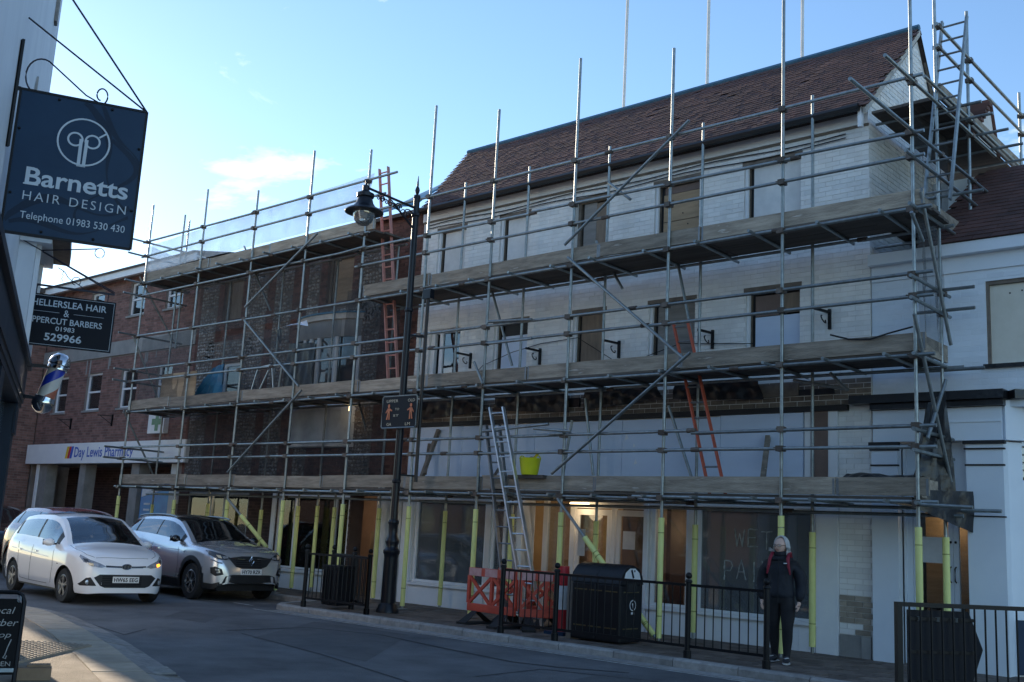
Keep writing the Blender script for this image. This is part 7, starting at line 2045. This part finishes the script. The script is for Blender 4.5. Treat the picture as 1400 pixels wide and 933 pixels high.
# ---- dark red car behind, and a dark one farther off
red = dict(cross); red['parts'] = make_parts('car_red', 'car_red'); red['rim'] = 'rim_grey'
p = gz(6, 792, -.1)
RC = thing('red_car', 'dark red hatchback half hidden behind the white car', 'car', Vector((p.x+1.45, p.y+.75, -.1)), rz=RAD(-4))
RC.scale = (.98, .98, 1.0)
c = Car(RC, red); c.build()
for sg in (1, -1):
    c.patch('tail_light', 'lamp_red', [(-1.80, 1.10), (-2.03, 1.05), (-2.05, .90), (-1.88, .93)], 'side', .01, None, 3, 2, sg)
    c.line('door_seam', [(-.38, .34), (-.38, 1.06)], 'side', .005, sg); c.mirror(.66, 1.07, 'car_red', sg)
blk = dict(cross); blk['parts'] = make_parts('car_black', 'car_black'); blk['rim'] = 'rim_grey'
q = gz(-20, 770, -.1)
DC = thing('dark_car', 'dark car just visible at the left edge beyond the red car', 'car', Vector((p.x-4.3, p.y+1.3, -.1)), rz=RAD(-3))
c = Car(DC, blk); c.build()
# ------------------------------------------------------------------ woman walking behind the railing
def skin_mesh(name, verts, edges, radii, mt, parent, sub=2, root=0, loc=Vector((0, 0, 0))):
    me = bpy.data.meshes.new(name); me.from_pydata([tuple(v) for v in verts], edges, [])
    o = link(name, me, parent); o.location = loc
    sk = o.modifiers.new('skin', 'SKIN'); sk.use_smooth_shade = True; sk.branch_smoothing = .6
    for i, r in enumerate(radii):
        rr = r if isinstance(r, tuple) else (r, r); me.skin_vertices[0].data[i].radius = rr
    for i in range(len(radii)): me.skin_vertices[0].data[i].use_root = (i == root)
    sb = o.modifiers.new('subsurf', 'SUBSURF'); sb.levels = sub; sb.render_levels = sub
    me.materials.append(M[mt]); return o
pp = gz(1066, 906, 0)
HS_ = 1.52
face_dir = RAD(-98)          # turned a little to her right, towards the left of the picture
PN = thing('person', 'person with grey hair in navy coat and black leggings, red rucksack straps, behind railing', 'person', (pp.x+.02, 12.45, 0), rz=RAD(14)); PN.scale = (1.13, 1.12, 1.0)
k = HS_/1.60
def V3(x, y, z): return (x*k, y*k, z*k)   # x = her left(+), y = back(+), z up ; facing -y
# body as one continuous figure: legs, hips, chest, arms, hands, neck and head
vs, es, rs = [], [], []
def chain(start, pts):
    prev = start
    for p, r in pts:
        vs.append(V3(*p)); rs.append(r if not isinstance(r, tuple) else r); i = len(vs)-1
        if prev is not None: es.append((prev, i))
        prev = i
    return prev
pel = chain(None, [((0, 0, .86), (.15, .115))])
ch = chain(pel, [((0, .0, .98), (.148, .115)), ((0, .005, 1.12), (.155, .118)), ((0, .01, 1.24), (.165, .115)), ((0, .015, 1.32), (.12, .09)), ((0, .012, 1.38), (.056, .056)), ((0, .0, 1.43), (.052, .055))])
chest = 3
for sg in (1, -1):
    fwd = -.10 if sg > 0 else .07
    chain(pel, [((sg*.085, .0, .78), .105), ((sg*.088, fwd*.25, .62), .088), ((sg*.088, fwd*.4-.012, .46), .066), ((sg*.086, fwd*.5+.012, .32), .062), ((sg*.084, fwd*.7+.02, .12), .042), ((sg*.084, fwd*.8+.01, .05), (.042, .04)), ((sg*.092, fwd*.8-.10, .038), (.038, .03))])
    chain(chest, [((sg*.165, .015, 1.285), .068), ((sg*.205, .03, 1.18), .062), ((sg*.225, .045, 1.03), .056), ((sg*.225, .01, .90), .05), ((sg*.215, -.03, .80), .040)])
body = skin_mesh('body', vs, es, rs, 'leggings', PN, 2, 0)
# coat over the body: one garment with sleeves and hem
vs, es, rs = [], [], []
c0 = chain(None, [((0, .0, .80), (.175, .14))])
chain(c0, [((0, 0, .90), (.172, .138)), ((0, .005, 1.05), (.166, .132)), ((0, .01, 1.2), (.178, .13)), ((0, .015, 1.31), (.135, .105)), ((0, .01, 1.375), (.078, .078)), ((0, .005, 1.41), (.07, .07))])
for sg in (1, -1):
    chain(3, [((sg*.165, .015, 1.275), .082), ((sg*.208, .03, 1.16), .078), ((sg*.228, .045, 1.03), .070), ((sg*.228, .01, .90), .062), ((sg*.219, -.022, .815), .052)])
skin_mesh('coat', vs, es, rs, 'coat_navy', body, 2, 0)
# hands with five fingers
for sg in (1, -1):
    vs, es, rs = [], [], []
    w0 = chain(None, [((sg*.218, -.03, .80), .026)])
    pm = chain(w0, [((sg*.216, -.037, .765), (.018, .032))])
    pk = chain(pm, [((sg*.214, -.04, .735), (.016, .034))])
    skin_mesh('hand', vs, es, rs, 'skin', body, 2, 0)
    for f_, (dy, L) in enumerate(((-.030, .062), (-.010, .070), (.010, .066), (.028, .052))):
        fv = [V3(sg*.214, -.04+dy, .738), V3(sg*.211, -.044+dy, .738-L*.5), V3(sg*.200, -.05+dy, .738-L*.85), V3(sg*.190, -.052+dy, .738-L)]
        skin_mesh('finger', fv, [(0, 1), (1, 2), (2, 3)], [.0095, .009, .008, .007], 'skin', body, 1, 0)
    skin_mesh('thumb', [V3(sg*.214, -.065, .77), V3(sg*.205, -.092, .745), V3(sg*.196, -.098, .72)], [(0, 1), (1, 2)], [.011, .0095, .008], 'skin', body, 1, 0)
# head: skull shaped from a sphere, with nose, brow, ears, mouth
def head_mesh():
    mb = MB().ball((0, 0, 0), 1, 1, 1, 28, 20); out = []
    for v in mb.v:
        x, y, z = v
        X, Y, Z = x*.073, y*.092, z*.112
        if z < -.1:
            t = (-.1-z)/.9; X *= 1-.34*t; Y = Y*(1-.30*t) - (.014*t if y < 0 else -.0)
        if y < -.3 and abs(x) < .28:                       # nose and brow
            nz = math.exp(-((z+.12)/.16)**2)*math.exp(-(x/.15)**2); Y -= .024*nz
            Y -= .005*math.exp(-((z+.52)/.1)**2)*math.exp(-(x/.3)**2)
            Y += .006*math.exp(-((z+.40)/.05)**2)
        for ex in (-.4, .4): Y += .010*math.exp(-((x-ex)/.16)**2-((z-.06)/.1)**2) if y < 0 else 0
        out.append((X, Y, Z))
    return out, mb.f
hv_, hf_ = head_mesh()
hrot = Matrix.Rotation(RAD(-18), 3, 'Z')
hc = Vector(V3(0, -.012, 1.505))
me = bpy.data.meshes.new('head'); me.from_pydata([tuple(hc + hrot @ Vector(v)*k) for v in hv_], [], hf_); me.materials.append(M['skin'])
for p in me.polygons: p.use_smooth = True
hd_ = link('head', me, body)
def hp_(x, y, z): return hc + hrot @ (Vector((x, y, z))*k)
for sg in (1, -1):
    MB().ball(hp_(sg*.030, -.080, .008), .012*k, .009*k, .008*k, 10, 6).build('eye', 'sign_white', hd_, local=True, smooth=True)
    MB().ball(hp_(sg*.030, -.0875, .008), .0055*k, .004*k, .0055*k, 8, 5).build('iris', 'plate_black', hd_, local=True, smooth=True)
    MB().ball(hp_(sg*.074, .008, -.005), .012*k, .02*k, .03*k, 8, 6).build('ear', 'skin', hd_, local=True, smooth=True)
    MB().path([hp_(sg*(.033+.026*math.cos(t)), -.096, .006+.018*math.sin(t)) for t in np.linspace(0, 2*math.pi, 15)], .0026, 4).build('glasses', 'plate_black', hd_, local=True)
    MB().path([hp_(sg*.058, -.092, .012), hp_(sg*.076, -.03, .012), hp_(sg*.078, .01, .008)], .0024, 4).build('glasses', 'plate_black', hd_, local=True)
MB().path([hp_(-.008, -.104, .012), hp_(.008, -.104, .012)], .0024, 4).build('glasses', 'plate_black', hd_, local=True)
MB().path([hp_(x, -.0885+abs(x)*.35, -.052) for x in (-.022, -.01, 0, .01, .022)], .0036, 5).build('mouth', 'strap_red', hd_, local=True)
# hair: bob of overlapping strands
mb = MB()
for j in range(150):
    a = random.uniform(-1.82, 1.82); a0 = math.pi/2 + a         # all round except the face
    L = random.uniform(.13, .20); pts = []
    topr = random.uniform(.0, .05)
    for t in np.linspace(0, 1, 8):
        el = (1-t)*1.35 + .05
        if t < .62:
            th = 1.45*(1-t/.62)
            X, Y, Z = .083*math.cos(th)*math.cos(a0), .103*math.cos(th)*math.sin(a0)+.006, .122*math.sin(th)+.012
        else:
            u_ = (t-.62)/.38
            X, Y, Z = (.083+.014*math.sin(u_*3))*math.cos(a0), (.103+.012*math.sin(u_*3))*math.sin(a0)+.006, .012-L*u_*.62
        pts.append(hp_(X+random.uniform(-.003, .003), Y+random.uniform(-.003, .003), Z))
    mb.path(pts, [.012*k*(1-.35*t) for t in np.linspace(0, 1, 8)], 5)
mb.build('hair', 'hair', body, local=True, smooth=True)
# wind-blown lock on her right
mb = MB()
for j in range(14):
    s0 = random.uniform(-.03, .03); pts = [hp_(-.078, .0+s0, -.03), hp_(-.10, .0+s0, -.06-random.uniform(0, .02)), hp_(-.135-random.uniform(0, .03), -.01+s0, -.05+random.uniform(-.02, .03))]
    mb.path(pts, [.008*k, .006*k, .002], 4)
mb.build('hair_lock', 'hair', body, local=True)
# rucksack straps over the shoulders, zip, chest logo, rucksack behind
for sg in (1, -1):
    pts = [V3(sg*.085, .13, 1.36), V3(sg*.092, .07, 1.425), V3(sg*.097, -.03, 1.41), V3(sg*.105, -.105, 1.345), V3(sg*.115, -.128, 1.25), V3(sg*.135, -.125, 1.14)]
    MB().path(pts, [.018*k, .02*k, .021*k, .021*k, .018*k, .01*k], 6).build('strap', 'strap_red', body, local=True, smooth=True)
MB().ball(V3(0, .19, 1.17), .12*k, .07*k, .2*k, 14, 10).build('rucksack', 'strap_red', body, local=True, smooth=True)
MB().path([V3(0, -.143, 1.36), V3(0, -.138, 1.2), V3(0, -.142, 1.0), V3(0, -.147, .78)], .004, 4).build('zip', 'leggings', body, local=True)
MB().bar(V3(.06, -.136, 1.285), V3(.10, -.128, 1.285), .006, .012).build('chest_mark', 'letter_grey', body, local=True)
# scarf at the neck, shoes
MB().lathe(V3(0, 0, 1.38), [(.072*k, 0), (.082*k, .02), (.076*k, .05), (.06*k, .06)], 14).build('collar', 'coat_navy', body, local=True, smooth=True)
for sg in (1, -1):
    fwd = -.10 if sg > 0 else .07
    a_ = RAD(12)*sg; R2 = Matrix.Rotation(a_, 3, 'Z'); o_ = Vector(V3(sg*.086, fwd*.8, 0))
    prof = [(-.165, .030, .05), (-.14, .042, .06), (-.08, .046, .075), (-.02, .040, .105), (.03, .038, .11), (.065, .034, .09), (.078, .022, .07)]
    for name, zb, zt, mt, g in (('sole', 0.004, .026, 'sole', 1.06), ('shoe', .026, None, 'shoe', 1.0)):
        v2 = []
        for (y, w_, h_) in prof:
            top_ = (zt if zt else h_)
            for q in range(8):
                t = 2*math.pi*q/8; cx = math.cos(t)*w_*g; zz = zb + (top_-zb)*(.5+.5*math.sin(t))
                v2.append(o_ + R2 @ Vector((cx*k, y*g*k, zz*k)))
        n_ = len(prof); f2 = [(i*8+q, i*8+(q+1) % 8, (i+1)*8+(q+1) % 8, (i+1)*8+q) for i in range(n_-1) for q in range(8)]
        f2 += [tuple(range(8)), tuple((n_-1)*8+q for q in range(7, -1, -1))]
        MB().add(v2, f2).build(name, mt, body, local=True, smooth=True)
    MB().bar(o_+R2@Vector((-.02, -.10, .075))*k, o_+R2@Vector((.02, -.07, .085))*k, .03, .006).build('lace', 'sole', body, local=True)
